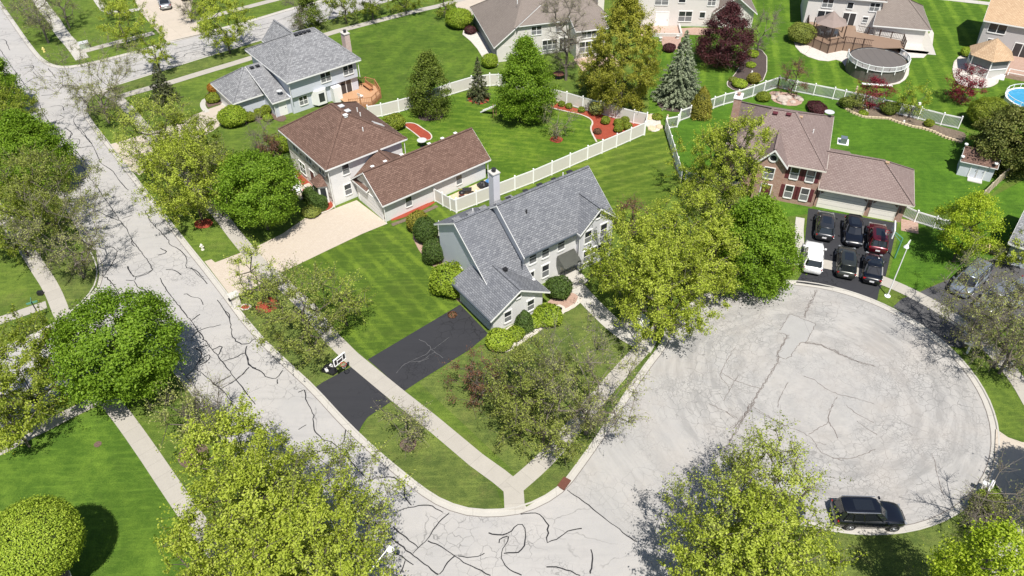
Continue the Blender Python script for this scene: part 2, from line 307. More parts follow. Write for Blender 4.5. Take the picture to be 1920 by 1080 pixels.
    def build(s, name, mat, parent=None, smooth=False, org=None, merge=False):
        if parent is not None: o0 = ORG[parent]
        elif org is not None: o0 = Vector(org)
        else: o0 = Vector((0, 0, 0))
        me = bpy.data.meshes.new(name); me.from_pydata([tuple(p-o0) for p in s.v], [], s.f)
        uvl = me.uv_layers.new(name='UVMap'); uvl.data.foreach_set('uv', [q for t in s.uv for q in t])
        me.materials.append(M[mat] if isinstance(mat, str) else mat)
        if merge:
            import bmesh
            bm = bmesh.new(); bm.from_mesh(me); bmesh.ops.remove_doubles(bm, verts=bm.verts, dist=1e-4); bmesh.ops.recalc_face_normals(bm, faces=bm.faces); bm.to_mesh(me); bm.free()
        if smooth: me.polygons.foreach_set('use_smooth', [True]*len(me.polygons))
        me.update(); o = bpy.data.objects.new(name, me); COL.objects.link(o)
        if parent is not None: o.parent = parent; ORG[o] = o0
        else: o.location = o0; ORG[o] = o0
        return o
def tag(o, label, cat, group=None):
    o['label'] = label; o['category'] = cat
    if group: o['group'] = group
    return o
def thing(name, loc, label, cat, group=None):
    o = bpy.data.objects.new(name, None); COL.objects.link(o); o.location = Vector(loc); o.empty_display_size = .3; ORG[o] = Vector(loc); return tag(o, label, cat, group)
def struct(o, kind='structure'): o['kind'] = kind; return o
def copy_tree(o, parent=None):
    c = o.copy(); COL.objects.link(c); c.parent = parent
    for ch in list(o.children): copy_tree(ch, c)
    return c
def chaikin(P, closed=False, it=1):
    for _ in range(it):
        Q = []
        n = len(P)
        if not closed: Q.append(P[0])
        for i in range(n if closed else n-1):
            a, b = P[i], P[(i+1) % n]; Q += [a*.75+b*.25, a*.25+b*.75]
        if not closed: Q.append(P[-1])
        P = Q
    return P
def resample(P, step):
    out = [P[0].copy()]; acc = 0
    for a, b in zip(P, P[1:]):
        L = (b-a).length; t = step-acc
        while t < L: out.append(a.lerp(b, t/L)); t += step
        acc = L-(t-step)
    if (out[-1]-P[-1]).length > step*.3: out.append(P[-1].copy())
    return out

# ================================================================== THE GROUND
CC = (25.67, 43.53, 13.86)
M['road'] = roadmat('street_concrete', (.375, .366, .36)); M['court'] = roadmat('court_concrete', (.365, .358, .352), CC, 1)
M['kerb'] = panelmat('kerb_concrete', (.44, .42, .385), 3.1, 3.1); M['walk'] = slabmat('sidewalk_concrete', (.385, .36, .32)); M['walk2'] = slabmat('pale_walk', (.45, .43, .39), 2.2)
M['drive_beige'] = panelmat('beige_drive', (.47, .41, .34), 3.2, 3.2, 38); M['paver'] = brickwall('beige_pavers', (.46, .395, .32), (.50, .44, .37), (.36, .30, .25), .24, .12)
M['pavers_red'] = brickwall('red_pavers', (.42, .26, .20), (.5, .36, .30), (.40, .32, .27), .24, .12)
M['asphalt'] = roadmat('drive_asphalt', (.036, .037, .043)); M['asphalt_grey'] = roadmat('weathered_asphalt', (.085, .085, .09))
M['tar'] = plain('crack_sealant', (.022, .022, .025), .55); M['hair'] = plain('crack_grey', (.15, .13, .12), .9, var=.25)  # second one: grey-brown tone of open cracks and kerb joints
M['patch'] = panelmat('repair_patch', (.345, .338, .33), 9, 9)
M['g_base'] = grass('lawn_grass', (.072, .145, .016), (.125, .215, .024), dryamt=.3)
M['g_dry'] = grass('parkway_grass', (.078, .14, .022), (.15, .225, .036), dryamt=.42, dryscale=.6)
M['g_c'] = grass('striped_lawn', (.062, .135, .012), (.125, .225, .018), ang=37, sw=.85, st=.42, dryamt=.12)
M['g_mid'] = grass('striped_back_lawn', (.068, .145, .012), (.135, .225, .022), ang=113, sw=.75, st=.40, dryamt=.2)
M['g_b'] = grass('bright_back_lawn', (.060, .15, .010), (.13, .235, .018), ang=75, sw=.6, st=.25, dryamt=.2)
M['g_d'] = grass('even_lawn', (.052, .15, .010), (.085, .205, .014), ang=-20, sw=1.2, st=.1, dryamt=.05)
M['g_sw'] = grass('corner_lawn', (.060, .150, .012), (.112, .225, .020), ang=38, sw=1.6, st=.22, dryamt=.08)
M['g_g'] = grass('mown_lawn', (.058, .15, .010), (.12, .235, .018), ang=-12, sw=1.3, st=.45, dryamt=.06)
M['g_a'] = grass('north_lawn', (.055, .125, .012), (.105, .20, .018), ang=-20, sw=1.5, st=.15, dryamt=.15)

mb = MB(); mb.flat([(-420, -60, 0), (420, -60, 0), (420, 700, 0), (-420, 700, 0)], 0.0); base = struct(mb.build('ground', 'g_base'))
mb = MB(); mb.flat([(-260, -20, 0), (60, -20, 0), (60, 300, 0), (-260, 300, 0)], .02)
road = struct(mb.build('road', 'road'))
mb = MB(); mb.flat([Vector((CC[0]+14.6*math.cos(t), CC[1]+14.6*math.sin(t), 0)) for t in [i*2*math.pi/72 for i in range(72)]], .024)
mb.flat([G(1050, 905), G(1063, 918), G(1082, 933), G(1120, 962), G(1155, 988), G(1193, 1017), Vector((11.5, 25.8, 0)), Vector((18, 31, 0)), Vector((26, 44, 0)), Vector((15, 50, 0)), G(1240, 640), G(1120, 815)], .0235); struct(mb.build('court_pavement', 'court'))

LZ = .12
def V2(*p): return [Vector((a, b, 0)) for a, b in p]
side_far = GL([(740, 0), (610, 41)]); dfar = (side_far[0]-side_far[1]).normalized()
kerbM = [G(740, 0) + dfar*120] + GL([(740, 0), (610, 41), (507, 72), (390, 107), (287, 140), (214, 163)]) + GL([(186, 172), (166, 188), (160, 205), (170, 226), (205, 270)]) + GL([(345, 450), (402, 520), (480, 624), (545, 686), (591, 728), (648, 791), (705, 845), (750, 883), (803, 925), (841, 946), (890, 959), (950, 958), (982, 951), (1017, 936), (1052, 913), (1082, 873), (1120, 820), (1160, 758), (1204, 693), (1246, 640)])
a0, a1 = R(147), R(-112)
arc = [Vector((CC[0]+CC[2]*math.cos(a), CC[1]+CC[2]*math.sin(a), 0)) for a in np.linspace(a0, a1, 40)]
kerbM += V2((16.2, 52.3)) if False else []
kerbM_line = kerbM + arc + V2((17.9, 30.6), (15.2, 29.2), (12.4, 26.2), (8.5, 20), (3, 11), (-2, 0))
blockM = kerbM_line + V2((260, 0), (260, 420), (120, 420))
kerbN = [G(27, 42) + (G(27, 42)-G(50, 75)).normalized()*90] + GL([(27, 42), (50, 75), (72, 104), (88, 118), (108, 126), (135, 126), (187, 115), (260, 96), (312, 80), (465, 41), (550, 15), (610, 0)]) + [G(610, 0) + dfar*120]
blockN = kerbN + V2((60, 420), (-260, 420))
kerbW = V2((-120, 160.5), (-86.7, 118.9), (-56.5, 80.6), (-46.5, 67.2), (-43.6, 63.4), (-41.8, 60.6), (-41.0, 58), (-41.3, 55.7), (-42.6, 52.8), (-45.4, 50.0), (-50.5, 46.6), (-62, 39.5), (-110, 10))
blockW = kerbW + V2((-300, 10), (-300, 300), (-200, 300))
kerbS = V2((-100, -9), (-66, 21.0), (-53, 31.5), (-44.5, 38.2), (-39.0, 42.9), (-35.8, 46.0), (-33.4, 47.6), (-31.2, 47.6), (-29.0, 45.9), (-24, 39.8), (-17, 31), (-8, 19), (3, 4), (8, -4))
blockS = kerbS + V2((0, -20), (-100, -20))
for k, nm in (('M', 'lawn'), ('N', 'lawn'), ('W', 'lawn'), ('S', 'lawn')):
    loop = globals()['block'+k]; ker = globals()['kerb'+k+('_line' if k == 'M' else '')]
    sm = chaikin(ker, it=1); full = sm + loop[len(ker):]
    mb = MB(); mb.flat(full, LZ); lawn = struct(mb.build('lawn', 'g_base'))
    # kerb: upstand 0.16 wide + gutter pan, both real steps
    rs = resample(sm, 1.2); cen = sum(full, Vector())/len(full)
    mb = MB()
    offs = []
    for i, p in enumerate(rs):
        t = (rs[min(i+1, len(rs)-1)]-rs[max(i-1, 0)]).normalized(); offs.append(Vector((-t.y, t.x, 0)))
    sgn = {'M': 1, 'N': 1, 'W': 1, 'S': 1}[k]
    # find which side the lawn is on with a point test near the middle
    def inside(q, P):
        c = False
        for i in range(len(P)):
            a, b = P[i], P[i-1]
            if (a.y > q.y) != (b.y > q.y) and q.x < (b.x-a.x)*(q.y-a.y)/(b.y-a.y)+a.x: c = not c
        return c
    mid = len(rs)//2; sgn = -1 if inside(rs[mid]+offs[mid]*.5, full) else 1
    prof = [(-.10, .05), (-.10, .152), (.02, .15), (.07, .055), (.46, .036), (.46, .01)]
    for i in range(len(rs)-1):
        for (o1, z1), (o2, z2) in zip(prof, prof[1:]):
            a = rs[i]+offs[i]*sgn*o1; b = rs[i+1]+offs[i+1]*sgn*o1; c = rs[i+1]+offs[i+1]*sgn*o2; d = rs[i]+offs[i]*sgn*o2
            q = [(a.x, a.y, z1), (b.x, b.y, z1), (c.x, c.y, z2), (d.x, d.y, z2)]
            mb.face(q if sgn < 0 else q[::-1], [(a.x, a.y), (b.x, b.y), (c.x, c.y), (d.x, d.y)])
    struct(mb.build('kerb', 'kerb'))
    mb = MB(); mb.ribbon([r+offs[i]*sgn*.5 for i, r in enumerate(rs)], .05, .037); struct(mb.build('kerb_joint', 'hair'))

LAYER = [LZ+.004]
def sheet(name, pts, mat, z=None, uvrot=None):
    if z is None: z = LAYER[0]; LAYER[0] += .0007
    mb = MB(); P = [Vector((p[0], p[1], 0)) for p in pts]; mb.flat(P, z)
    if uvrot is not None:
        c, s = math.cos(-R(uvrot)), math.sin(-R(uvrot)); mb.uv = [(u*c-v*s, u*s+v*c) for u, v in mb.uv]
    return struct(mb.build(name, mat))
# yard by yard lawns
sheet('lawn', GL([(524, 512), (615, 469), (680, 438), (727, 419), (815, 380), (850, 395), (835, 470), (863, 573), (690, 676), (640, 635), (581, 570)]), 'g_c')
sheet('lawn', GL([(850, 395), (1207, 250), (1247, 243), (1277, 345), (1240, 400), (1120, 420), (1000, 480), (900, 420)]), 'g_mid')
sheet('lawn', GL([(700, 222), (775, 205), (845, 180), (929, 165), (1030, 190), (1125, 216), (1209, 238), (1207, 254), (1101, 301), (857, 400), (760, 320)]), 'g_b')
sheet('lawn', GL([(1248, 246), (1274, 229), (1293, 222), (1355, 199), (1431, 175), (1457, 166), (1560, 187), (1792, 240), (1930, 300), (1843, 380), (1690, 410), (1540, 400), (1380, 420), (1276, 342)]), 'g_d')
sheet('lawn', GL([(1440, 170), (1457, 164), (1560, 185), (1792, 238), (1990, 290), (1990, 0), (1560, -40), (1400, -40), (1220, 90), (1215, 235), (1247, 243), (1290, 220), (1350, 196)]), 'g_g')
sheet('lawn', GL([(0, 852), (188, 764), (215, 790), (262, 862), (325, 955), (400, 1060), (440, 1120), (0, 1300), (-300, 1000)]), 'g_sw')
sheet('lawn', GL([(617, 70), (672, 53), (785, 24), (860, 8), (870, 60), (925, 130), (845, 178), (700, 220), (620, 160)]), 'g_a')
sheet('lawn', GL([(1690, 412), (1771, 436), (1843, 380), (1990, 300), (1990, 440), (1860, 488), (1768, 528), (1715, 550), (1664, 527)]), 'g_d')
sheet('lawn', GL([(678, 815), (690, 786), (735, 758), (930, 915), (945, 958), (890, 957), (841, 944), (803, 923), (750, 881)]), 'g_dry')
sheet('lawn', GL([(786, 719), (882, 660), (920, 640), (1080, 560), (1190, 660), (1130, 790), (1040, 830), (985, 880), (968, 890)]), 'g_dry')
sheet('lawn', GL([(987, 952), (970, 930), (1030, 880), (1100, 820), (1118, 820), (1080, 874), (1050, 912), (1017, 934)]), 'g_dry')
sheet('lawn', GL([(437, 562), (530, 520), (650, 675), (660, 690), (592, 727), (545, 685), (480, 622)]), 'g_dry')
sheet('lawn', GL([(187, 517), (180, 470), (60, 480), (112, 598), (135, 588), (158, 566), (182, 538)]), 'g_dry')
sheet('lawn', GL([(206, 168), (390, 109), (507, 74), (610, 43), (670, 24), (672, 45), (617, 59), (470, 106), (325, 149), (240, 175)]), 'g_dry')
sheet('lawn', GL([(1508, 982), (1560, 996), (1619, 1005), (1698, 1003), (1787, 974), (1826, 950), (1850, 985), (1886, 992), (1870, 1090), (1500, 1100)]), 'g_dry')
# worn earth patch and puddle-washed strip between the back fences
sheet('bare_ground', GL([(1222, 238), (1232, 240), (1245, 300), (1262, 340), (1250, 338), (1236, 300)]), 'soil') if False else None

def walk(name, pts, wd, mat='walk', sm=1):
    z = LAYER[0]; LAYER[0] += .0007
    P = chaikin([Vector((p[0], p[1], 0)) for p in pts], it=sm); mb = MB(); mb.ribbon(resample(P, .8), wd, z); return struct(mb.build(name, mat))
def drive(name, pts, mat, rot=None): return sheet(name, pts, mat, uvrot=rot)
drive('driveway', GL([(727, 421), (680, 440), (615, 471), (524, 515), (462, 549), (437, 562), (384, 492), (397, 488), (404, 494), (480, 465), (530, 440), (572, 411), (600, 404), (630, 392), (669, 377)]), 'paver', 38)
drive('driveway', GL([(863, 573), (916, 628), (880, 658), (784, 718), (757, 736), (690, 676)]), 'asphalt')
drive('driveway', GL([(664, 687), (734, 755), (690, 784), (680, 798), (673, 812), (591, 729), (605, 719)]), 'asphalt')
drive('driveway', GL([(1515, 392), (1682, 420), (1674, 458), (1664, 503), (1657, 531), (1648, 545), (1644, 565), (1570, 542), (1492, 531), (1503, 514), (1508, 460)]), 'asphalt')
drive('driveway', GL([(389, 207), (415, 198), (441, 205), (440, 216), (400, 247), (330, 282), (262, 330), (246, 322), (208, 272), (300, 245)]), 'drive_beige')
drive('driveway', GL([(240, -30), (252, 0), (265, 25), (290, 55), (314, 80), (387, 63), (357, 30), (362, 0), (366, -30)]), 'drive_beige')
drive('driveway', GL([(840, -10), (862, 24), (881, 34), (915, 0), (935, -20)]), 'drive_beige')
drive('driveway', GL([(1866, 806), (1889, 822), (1915, 831), (2100, 840), (2100, 1000), (1893, 990), (1885, 940), (1870, 915), (1853, 897), (1864, 860)]), 'drive_beige')
drive('driveway', GL([(1674, 577), (1690, 562), (1718, 552), (1768, 530), (1860, 488), (2020, 430), (2030, 560), (1870, 612), (1800, 655), (1776, 650), (1736, 617)]), 'asphalt_grey')
WK = 1.45
walk('sidewalk', GL([(-60, 330), (31, 437), (70, 500), (98, 542), (117, 590), (122, 602)]), WK); walk('path', GL([(-40, 618), (0, 603), (88, 573)]), 1.2, 'walk')
walk('sidewalk', GL([(160, 700), (197, 749), (216, 764), (267, 834), (329, 926), (370, 985), (415, 1041), (470, 1110)]), WK); walk('path', GL([(-60, 875), (0, 846), (80, 804), (166, 760), (197, 748)]), 1.25)
walk('sidewalk', GL([(60, -20), (82, 15), (100, 37), (117, 65), (140, 90), (155, 112)]), 1.9, 'walk2'); walk('path', GL([(170, -20), (183, 0), (200, 25), (232, 24), (265, 18)]), 1.3, 'walk2')
walk('sidewalk', GL([(150, 100), (160, 97), (220, 81), (290, 63)]), WK); walk('sidewalk', GL([(360, 42), (440, 21), (520, 0), (600, -20)]), WK)
walk('sidewalk', GL([(225, 183), (252, 175), (325, 155), (360, 144), (470, 111), (617, 64), (672, 50), (710, 40), (785, 21), (835, 10), (930, -20)]), WK)
walk('sidewalk', GL([(176, 170), (206, 178), (225, 190), (240, 205), (252, 219), (330, 312), (415, 408), (444, 446), (467, 474), (494, 504), (524, 527), (581, 582), (620, 633), (659, 672), (711, 715), (750, 747), (806, 791), (894, 865), (940, 898), (962, 917)]), WK, sm=0)
walk('sidewalk', GL([(962, 914), (964, 934), (965, 957)]), 1.5, sm=0)
walk('sidewalk', GL([(962, 917), (1010, 876), (1052, 832), (1100, 773), (1160, 703), (1205, 655)]), WK)
walk('sidewalk', [G(1205, 655)] + [Vector((CC[0]+17.2*math.cos(a), CC[1]+17.2*math.sin(a), 0)) for a in np.linspace(R(152), R(-8), 26)], WK)
walk('sidewalk', GL([(1893, 980), (1889, 1010), (1880, 1100)]), 1.7, 'walk2')
walk('path', GL([(1064, 520), (1082, 542), (1110, 573), (1150, 612), (1185, 638), (1226, 652)]), 1.7, 'walk2')
walk('path', GL([(1500, 410), (1497, 440), (1503, 500)]), .9, 'walk2')
walk('path', GL([(441, 205), (415, 195), (398, 183), (383, 188), (379, 200), (389, 212)]), .7, 'walk2')
walk('sidewalk', GL([(1700, -8), (1780, 0), (1860, 9), (1960, 22)]), WK, 'walk2')
# tar filled cracks
TAR = []
def tr(ox, oy, s, *lines):
    for l in lines: TAR.append([G(ox+a/s, oy+b/s) for a, b in l])
tr(0, 240, 3.856, [(390, 0), (470, 90), (545, 180), (620, 320), (740, 480), (860, 660), (920, 740), (950, 800), (990, 860), (1115, 1020), (1060, 1050), (980, 1078)], [(950, 800), (955, 850), (985, 858)], [(560, 0), (620, 70), (670, 120), (710, 210), (735, 265), (790, 290), (830, 330), (900, 430), (930, 450)],
   [(470, 0), (530, 40), (480, 90), (560, 75), (585, 95), (550, 150), (670, 130)], [(545, 160), (610, 240)], [(625, 290), (700, 275), (750, 315)], [(1140, 730), (1220, 810), (1225, 850), (1300, 875), (1360, 950), (1330, 1010), (1400, 1015), (1470, 1080)],
   [(1140, 920), (1220, 900), (1160, 870)], [(760, 860), (810, 855), (860, 900), (800, 1000), (750, 1078)], [(925, 1005), (945, 1050), (970, 1078)], [(1200, 1025), (1260, 1025), (1310, 1065)], [(700, 600), (780, 640), (860, 670)], [(880, 660), (960, 630)], [(1050, 600), (1090, 680), (1140, 730)])
tr(0, 500, 3.856, [(755, 75), (780, 80), (830, 150), (900, 250), (930, 300)], [(920, 0), (940, 50), (985, 80), (1050, 65), (1110, 20)], [(985, 80), (970, 105), (910, 100)], [(970, 105), (1005, 160), (1060, 170), (1065, 205), (1090, 250)],
   [(1155, 85), (1210, 185), (1280, 260), (1330, 330), (1385, 395), (1430, 460), (1520, 580), (1610, 690), (1700, 810), (1851, 1000)], [(1385, 390), (1445, 345)], [(1380, 520), (1430, 465), (1500, 440), (1595, 425)], [(1330, 200), (1350, 192), (1390, 225), (1450, 230), (1475, 280)], [(1380, 10), (1420, 45), (1500, 125)],
   [(1570, 240), (1615, 300), (1670, 400), (1680, 530), (1785, 575), (1851, 505)], [(1615, 310), (1665, 350), (1660, 375)], [(1785, 575), (1770, 620), (1800, 680), (1805, 730), (1851, 735)], [(1770, 625), (1700, 660), (1610, 685)], [(1805, 730), (1760, 770), (1710, 820), (1600, 885)],
   [(1420, 740), (1500, 800), (1560, 860), (1600, 885), (1680, 980), (1690, 1010), (1740, 1078)], [(1345, 790), (1400, 750), (1435, 690), (1470, 620), (1410, 590)], [(1440, 690), (1500, 640), (1530, 640), (1500, 690), (1435, 715)], [(1550, 855), (1670, 785)], [(1535, 600), (1615, 565), (1580, 640)], [(1400, 595), (1500, 570)], [(1680, 980), (1650, 1040), (1660, 1078)], [(1690, 1010), (1790, 1070)])
tr(400, 440, 3.856, [(235, 860), (265, 960), (330, 975), (400, 1040), (460, 1045), (510, 975)], [(460, 1045), (465, 1078)], [(265, 960), (170, 1050), (110, 1078)])
tr(560, 700, 2.843, [(30, 90), (50, 170), (80, 210), (75, 280), (100, 340), (220, 390), (300, 500), (360, 560)], [(250, 300), (240, 390), (100, 420)], [(0, 300), (40, 275)], [(390, 570), (430, 555), (500, 550), (570, 600), (560, 660), (600, 700)], [(540, 730), (690, 695), (770, 740)], [(800, 745), (740, 800), (685, 890), (610, 960)],
   [(685, 895), (740, 915), (830, 970), (880, 1010), (1020, 1078)], [(830, 970), (780, 1030), (745, 1078)], [(850, 975), (920, 985), (990, 965)], [(400, 790), (470, 860), (560, 930), (745, 1078)], [(400, 900), (500, 945), (610, 1020)], [(570, 1000), (540, 1078)], [(1010, 855), (1110, 865), (1160, 805), (1190, 805), (1210, 830), (1210, 910), (1180, 960), (1085, 960)],
   [(1115, 870), (1070, 880), (1070, 900)], [(1115, 870), (1115, 900), (1085, 940), (1080, 990), (1110, 1040), (1190, 1078)], [(1185, 755), (1270, 740), (1330, 800), (1330, 850), (1315, 905), (1360, 890), (1400, 870), (1440, 835), (1510, 830)], [(1430, 620), (1490, 665), (1592, 740), (1700, 830), (1800, 900)], [(1555, 940), (1570, 1000), (1555, 1070)], [(1320, 1030), (1400, 1035), (1500, 1078)], [(500, 820), (640, 930)], [(0, 100), (30, 90)])
tr(0, 0, 4, [(0, 270), (80, 255)], [(0, 300), (40, 295), (60, 350), (75, 380)], [(0, 370), (50, 445), (130, 560), (180, 630), (235, 700)], [(300, 790), (330, 860), (370, 920), (490, 1060)], [(360, 515), (380, 535), (420, 590)], [(640, 830), (560, 870), (550, 930), (610, 970), (650, 1030), (690, 1078)], [(400, 920), (490, 885), (450, 865)], [(490, 960), (550, 1000), (520, 1040)],
   [(880, 470), (1030, 435)], [(1310, 370), (1480, 325)], [(950, 500), (1070, 478)], [(1310, 400), (1510, 350)], [(1310, 445), (1380, 430), (1385, 405), (1500, 385), (1540, 415)], [(1010, 540), (1100, 515)], [(160, 500), (240, 485), (260, 510), (225, 540)], [(200, 620), (260, 580), (400, 575)], [(270, 675), (380, 660)], [(310, 720), (430, 705)], [(250, 540), (285, 585)], [(380, 800), (470, 790), (480, 830)])
tr(360, 0, 4, [(440, 235), (620, 200)], [(470, 200), (620, 165), (760, 110)], [(470, 280), (570, 250)], [(0, 345), (60, 335)], [(0, 385), (110, 360)], [(0, 410), (60, 400), (110, 420)])
mb = MB()
for i, l in enumerate(TAR):
    P = resample(chaikin(l, it=1), .35); P = [p + Vector((random.gauss(0, .03), random.gauss(0, .03), 0)) for p in P]
    k = random.uniform(.068, .10); wds = [max(.04, k*(1+.2*math.sin(j*.5+i)+random.uniform(-.12, .12))) for j in range(len(P))]
    mb.ribbon(P, wds, .027+.0003*(i % 20))
o = struct(mb.build('tar_seams', 'tar'))
TAR = []
tr(1080, 480, 3.375, [(1520, 220), (1480, 310), (1440, 390)], [(1340, 500), (1270, 630), (1290, 650), (1210, 770), (1110, 940), (1030, 1060), (990, 1090)], [(1450, 550), (1530, 560), (1600, 590), (1730, 650), (1890, 700)], [(1110, 950), (1220, 1020), (1320, 1078)], [(1440, 760), (1500, 780), (1560, 830), (1660, 880), (1780, 900), (1890, 940)], [(1340, 800), (1280, 910), (1275, 960)], [(1030, 750), (960, 870), (930, 920)],
   [(840, 935), (980, 1000), (1020, 1030)], [(920, 740), (1000, 790), (1160, 840)], [(1010, 580), (960, 650), (920, 730), (910, 770), (970, 830)], [(1650, 890), (1590, 1010), (1610, 1078)], [(1275, 490), (1330, 490), (1335, 515)], [(1350, 370), (1290, 470)], [(1515, 430), (1455, 550)], [(1455, 550), (1415, 545), (1345, 665), (1265, 630)], [(1360, 370), (1515, 430)])
tr(1360, 760, 3.375, [(190, -20), (130, 60), (60, 160), (0, 290)], [(200, 40), (380, 130), (530, 190), (570, 240), (600, 300), (680, 335), (740, 350)], [(530, 185), (600, 140), (655, 110), (650, 70), (680, 0)], [(655, 110), (690, 160), (710, 210)], [(760, 0), (850, 70), (940, 110)], [(830, 100), (960, 190)], [(680, 335), (800, 340), (900, 300), (950, 280)], [(1310, 310), (1360, 520), (1390, 590)], [(570, 235), (640, 250)], [(0, 45), (60, 80)])
mb = MB()
for i, l in enumerate(TAR):
    P = resample(chaikin(l, it=1), .22); P = [p + Vector((random.gauss(0, .035), random.gauss(0, .035), 0)) for p in P]
    mb.ribbon(P, [random.uniform(.02, .065) for _ in P], .032+.0003*(i % 20))
    if i in (0, 1, 2, 16):   # crumbling, wider breaks beside the main joints
        for _ in range(3):
            q = [p + Vector((random.gauss(0, .10), random.gauss(0, .10), 0)) for p in P]; mb.ribbon(q, [random.uniform(.01, .05) for _ in P], .0385+.0003*_)
struct(mb.build('pavement_cracks', 'hair'))
sheet('repair_patch', GL([(1360, 372), (1515, 430), (1455, 550), (1415, 545), (1345, 663), (1266, 630), (1333, 515), (1330, 495), (1280, 480)], 3.375, 1080, 480), 'patch', z=.0285)
TAR = []
tr(400, 440, 3.856, [(1320, 1010), (1390, 940), (1470, 905), (1530, 880), (1580, 840), (1560, 810), (1520, 780), (1480, 765)], [(1580, 840), (1640, 800), (1710, 750)], [(1580, 840), (1620, 870), (1660, 900)], [(1560, 900), (1500, 925), (1430, 930)], [(1600, 860), (1540, 900), (1480, 935)])
mb = MB()
for i, l in enumerate(TAR):
    P = resample(chaikin(l, it=1), .3); P = [p + Vector((random.gauss(0, .04), random.gauss(0, .04), 0)) for p in P]; mb.ribbon(P, [random.uniform(.015, .045) for _ in P], LAYER[0]+.002+.0003*i)
M['dcrack'] = plain('crack_filler', (.13, .13, .135), .9); struct(mb.build('driveway_cracks', 'dcrack'))
# beds
ZB = LZ+.045
def bed(pts, mat, edge=None, ew=.16, nm='mulch_bed'):
    P = chaikin([Vector((p[0], p[1], 0)) for p in pts], closed=True, it=1); mb = MB(); mb.prism(P, LZ-.02, ZB); o = struct(mb.build(nm, mat))
    if edge: mb = MB(); mb.ribbon(resample(P+[P[0]], .5), ew, ZB+.03, .25); mb2 = mb; o = struct(mb.build('bed_edging', edge))
    return o
def ring(px, py, r, mat='mulch_red'):
    c = G(px, py); bed([c+Vector((r*math.cos(t)*random.uniform(.85, 1.15), r*math.sin(t)*random.uniform(.85, 1.15), 0)) for t in np.linspace(0, 6.28, 10)[:-1]], mat)
bed(GL([(905, 760), (1000, 785), (1100, 815), (1190, 840), (1300, 858), (1500, 918), (1640, 955), (1630, 985), (1450, 1010), (1275, 1072), (1225, 975), (1255, 930), (1225, 895), (1150, 865), (1050, 845), (940, 820)], 4, 800), 'mulch_red')
mb = MB(); mb.ribbon(resample(chaikin(GL([(925, 815), (1050, 845), (1150, 865), (1225, 895), (1250, 930), (1222, 975), (1275, 1075)], 4, 800), it=2), .4), .2, ZB+.03, .2); struct(mb.build('bed_edging', 'edging'))
bed(GL([(1095, 262), (1140, 248), (1200, 255), (1255, 295), (1305, 325), (1325, 358), (1300, 385), (1245, 375), (1200, 335), (1140, 290)], 4, 480, 170), 'mulch_red', 'edging')
ring(1043, 263, .85); ring(898, 187, 1.5); ring(382, 421, 1.0); ring(502, 575, 1.1); ring(855, 872, 1.1, 'mulch_brown') if False else None
ring(365, 857, 1.3, 'mulch_brown'); ring(766, 836, .7, 'mulch_brown'); ring(185, 835, .3, 'mulch_brown'); ring(1265, 196, 2.3, 'mulch_dark'); ring(808, 218, 1.7, 'mulch_dark')
bed(GL([(935, 375), (1110, 380), (1108, 600), (1000, 645), (930, 685), (870, 692), (795, 640), (860, 580), (912, 500)], 4, 1160), 'mulch_dark', 'edging', .1)
bed(GL([(365, 785), (430, 830), (480, 860), (560, 890), (650, 895), (740, 900), (820, 930), (920, 960), (1000, 975), (1080, 1000), (1160, 1040), (1300, 1080), (1330, 1010), (1250, 985), (1130, 955), (960, 905), (700, 820), (440, 780)], 4, 1480), 'soil', nm='garden_bed')
mb = MB()
for ln in ([(365, 785), (430, 830), (480, 860), (560, 890), (650, 895), (740, 900), (820, 930), (920, 960), (1000, 975), (1080, 1000), (1160, 1040), (1280, 1078)],):
    for p in resample(GL(ln, 4, 1480), .42): mb.box((p.x, p.y, LZ+.12), (.38, .22, .26), random.uniform(0, .3)-.3)
struct(mb.build('retaining_wall', M['gravel']))
bed(GL([(300, 660), (350, 620), (440, 560), (530, 565), (590, 600), (580, 660), (430, 740), (400, 690)], 4.696, 960, 430), 'stones_pink'); mb = MB(); mb.ribbon(resample(chaikin(GL([(430, 748), (520, 705), (590, 655), (600, 600)], 4.696, 960, 430), it=1), .35), .42, ZB+.06, .15); struct(mb.build('bed_edging', 'edging'))
bed(GL([(912, 640), (940, 668), (985, 640), (1020, 615), (1062, 585), (1050, 572), (1000, 595), (940, 625)]), 'stones_pale', 'edging', .3)
bed(GL([(770, 440), (790, 480), (822, 510), (845, 545), (862, 573), (875, 565), (850, 520), (830, 480), (815, 420), (790, 415)]), 'stones_pink')
bed(GL([(560, 340), (575, 372), (590, 400), (600, 404), (628, 392), (625, 380), (608, 352), (570, 320), (545, 320)]), 'mulch_red', 'edging', .22)
bed(GL([(735, 417), (780, 402), (817, 382), (812, 379), (770, 396), (733, 412)]), 'mulch_red'); mb = MB(); mb.ribbon(GL([(735, 424), (780, 407), (820, 388)]), .5, LAYER[0]+.01); struct(mb.build('gravel_strip', 'soil'))
bed(GL([(440, 238), (470, 232), (505, 222), (530, 232), (540, 222), (524, 214), (470, 216), (445, 226)]), 'mulch_brown')
bed(GL([(385, 180), (398, 170), (412, 180), (420, 196), (400, 200), (388, 205)]), 'mulch_brown')
bed(GL([(860, 60), (895, 55), (915, 90), (932, 105), (935, 130), (910, 118), (890, 85)]), 'stones_pale')
bed(GL([(1510, 38), (1490, 60), (1487, 85), (1505, 105), (1545, 118), (1575, 112), (1590, 135), (1630, 160), (1680, 162), (1702, 148), (1705, 125), (1690, 110), (1745, 110), (1752, 50), (1730, 80), (1600, 60)]), 'stones_pale')
bed(GL([(1790, 112), (1785, 140), (1800, 165), (1850, 168), (1875, 155), (1860, 120), (1820, 100)]), 'stones_pale', 'edging', .2)
bed(GL([(1240, 57), (1240, 92), (1262, 96), (1275, 92), (1278, 66), (1325, 68), (1345, 60), (1322, 52)]), 'stones_pink')
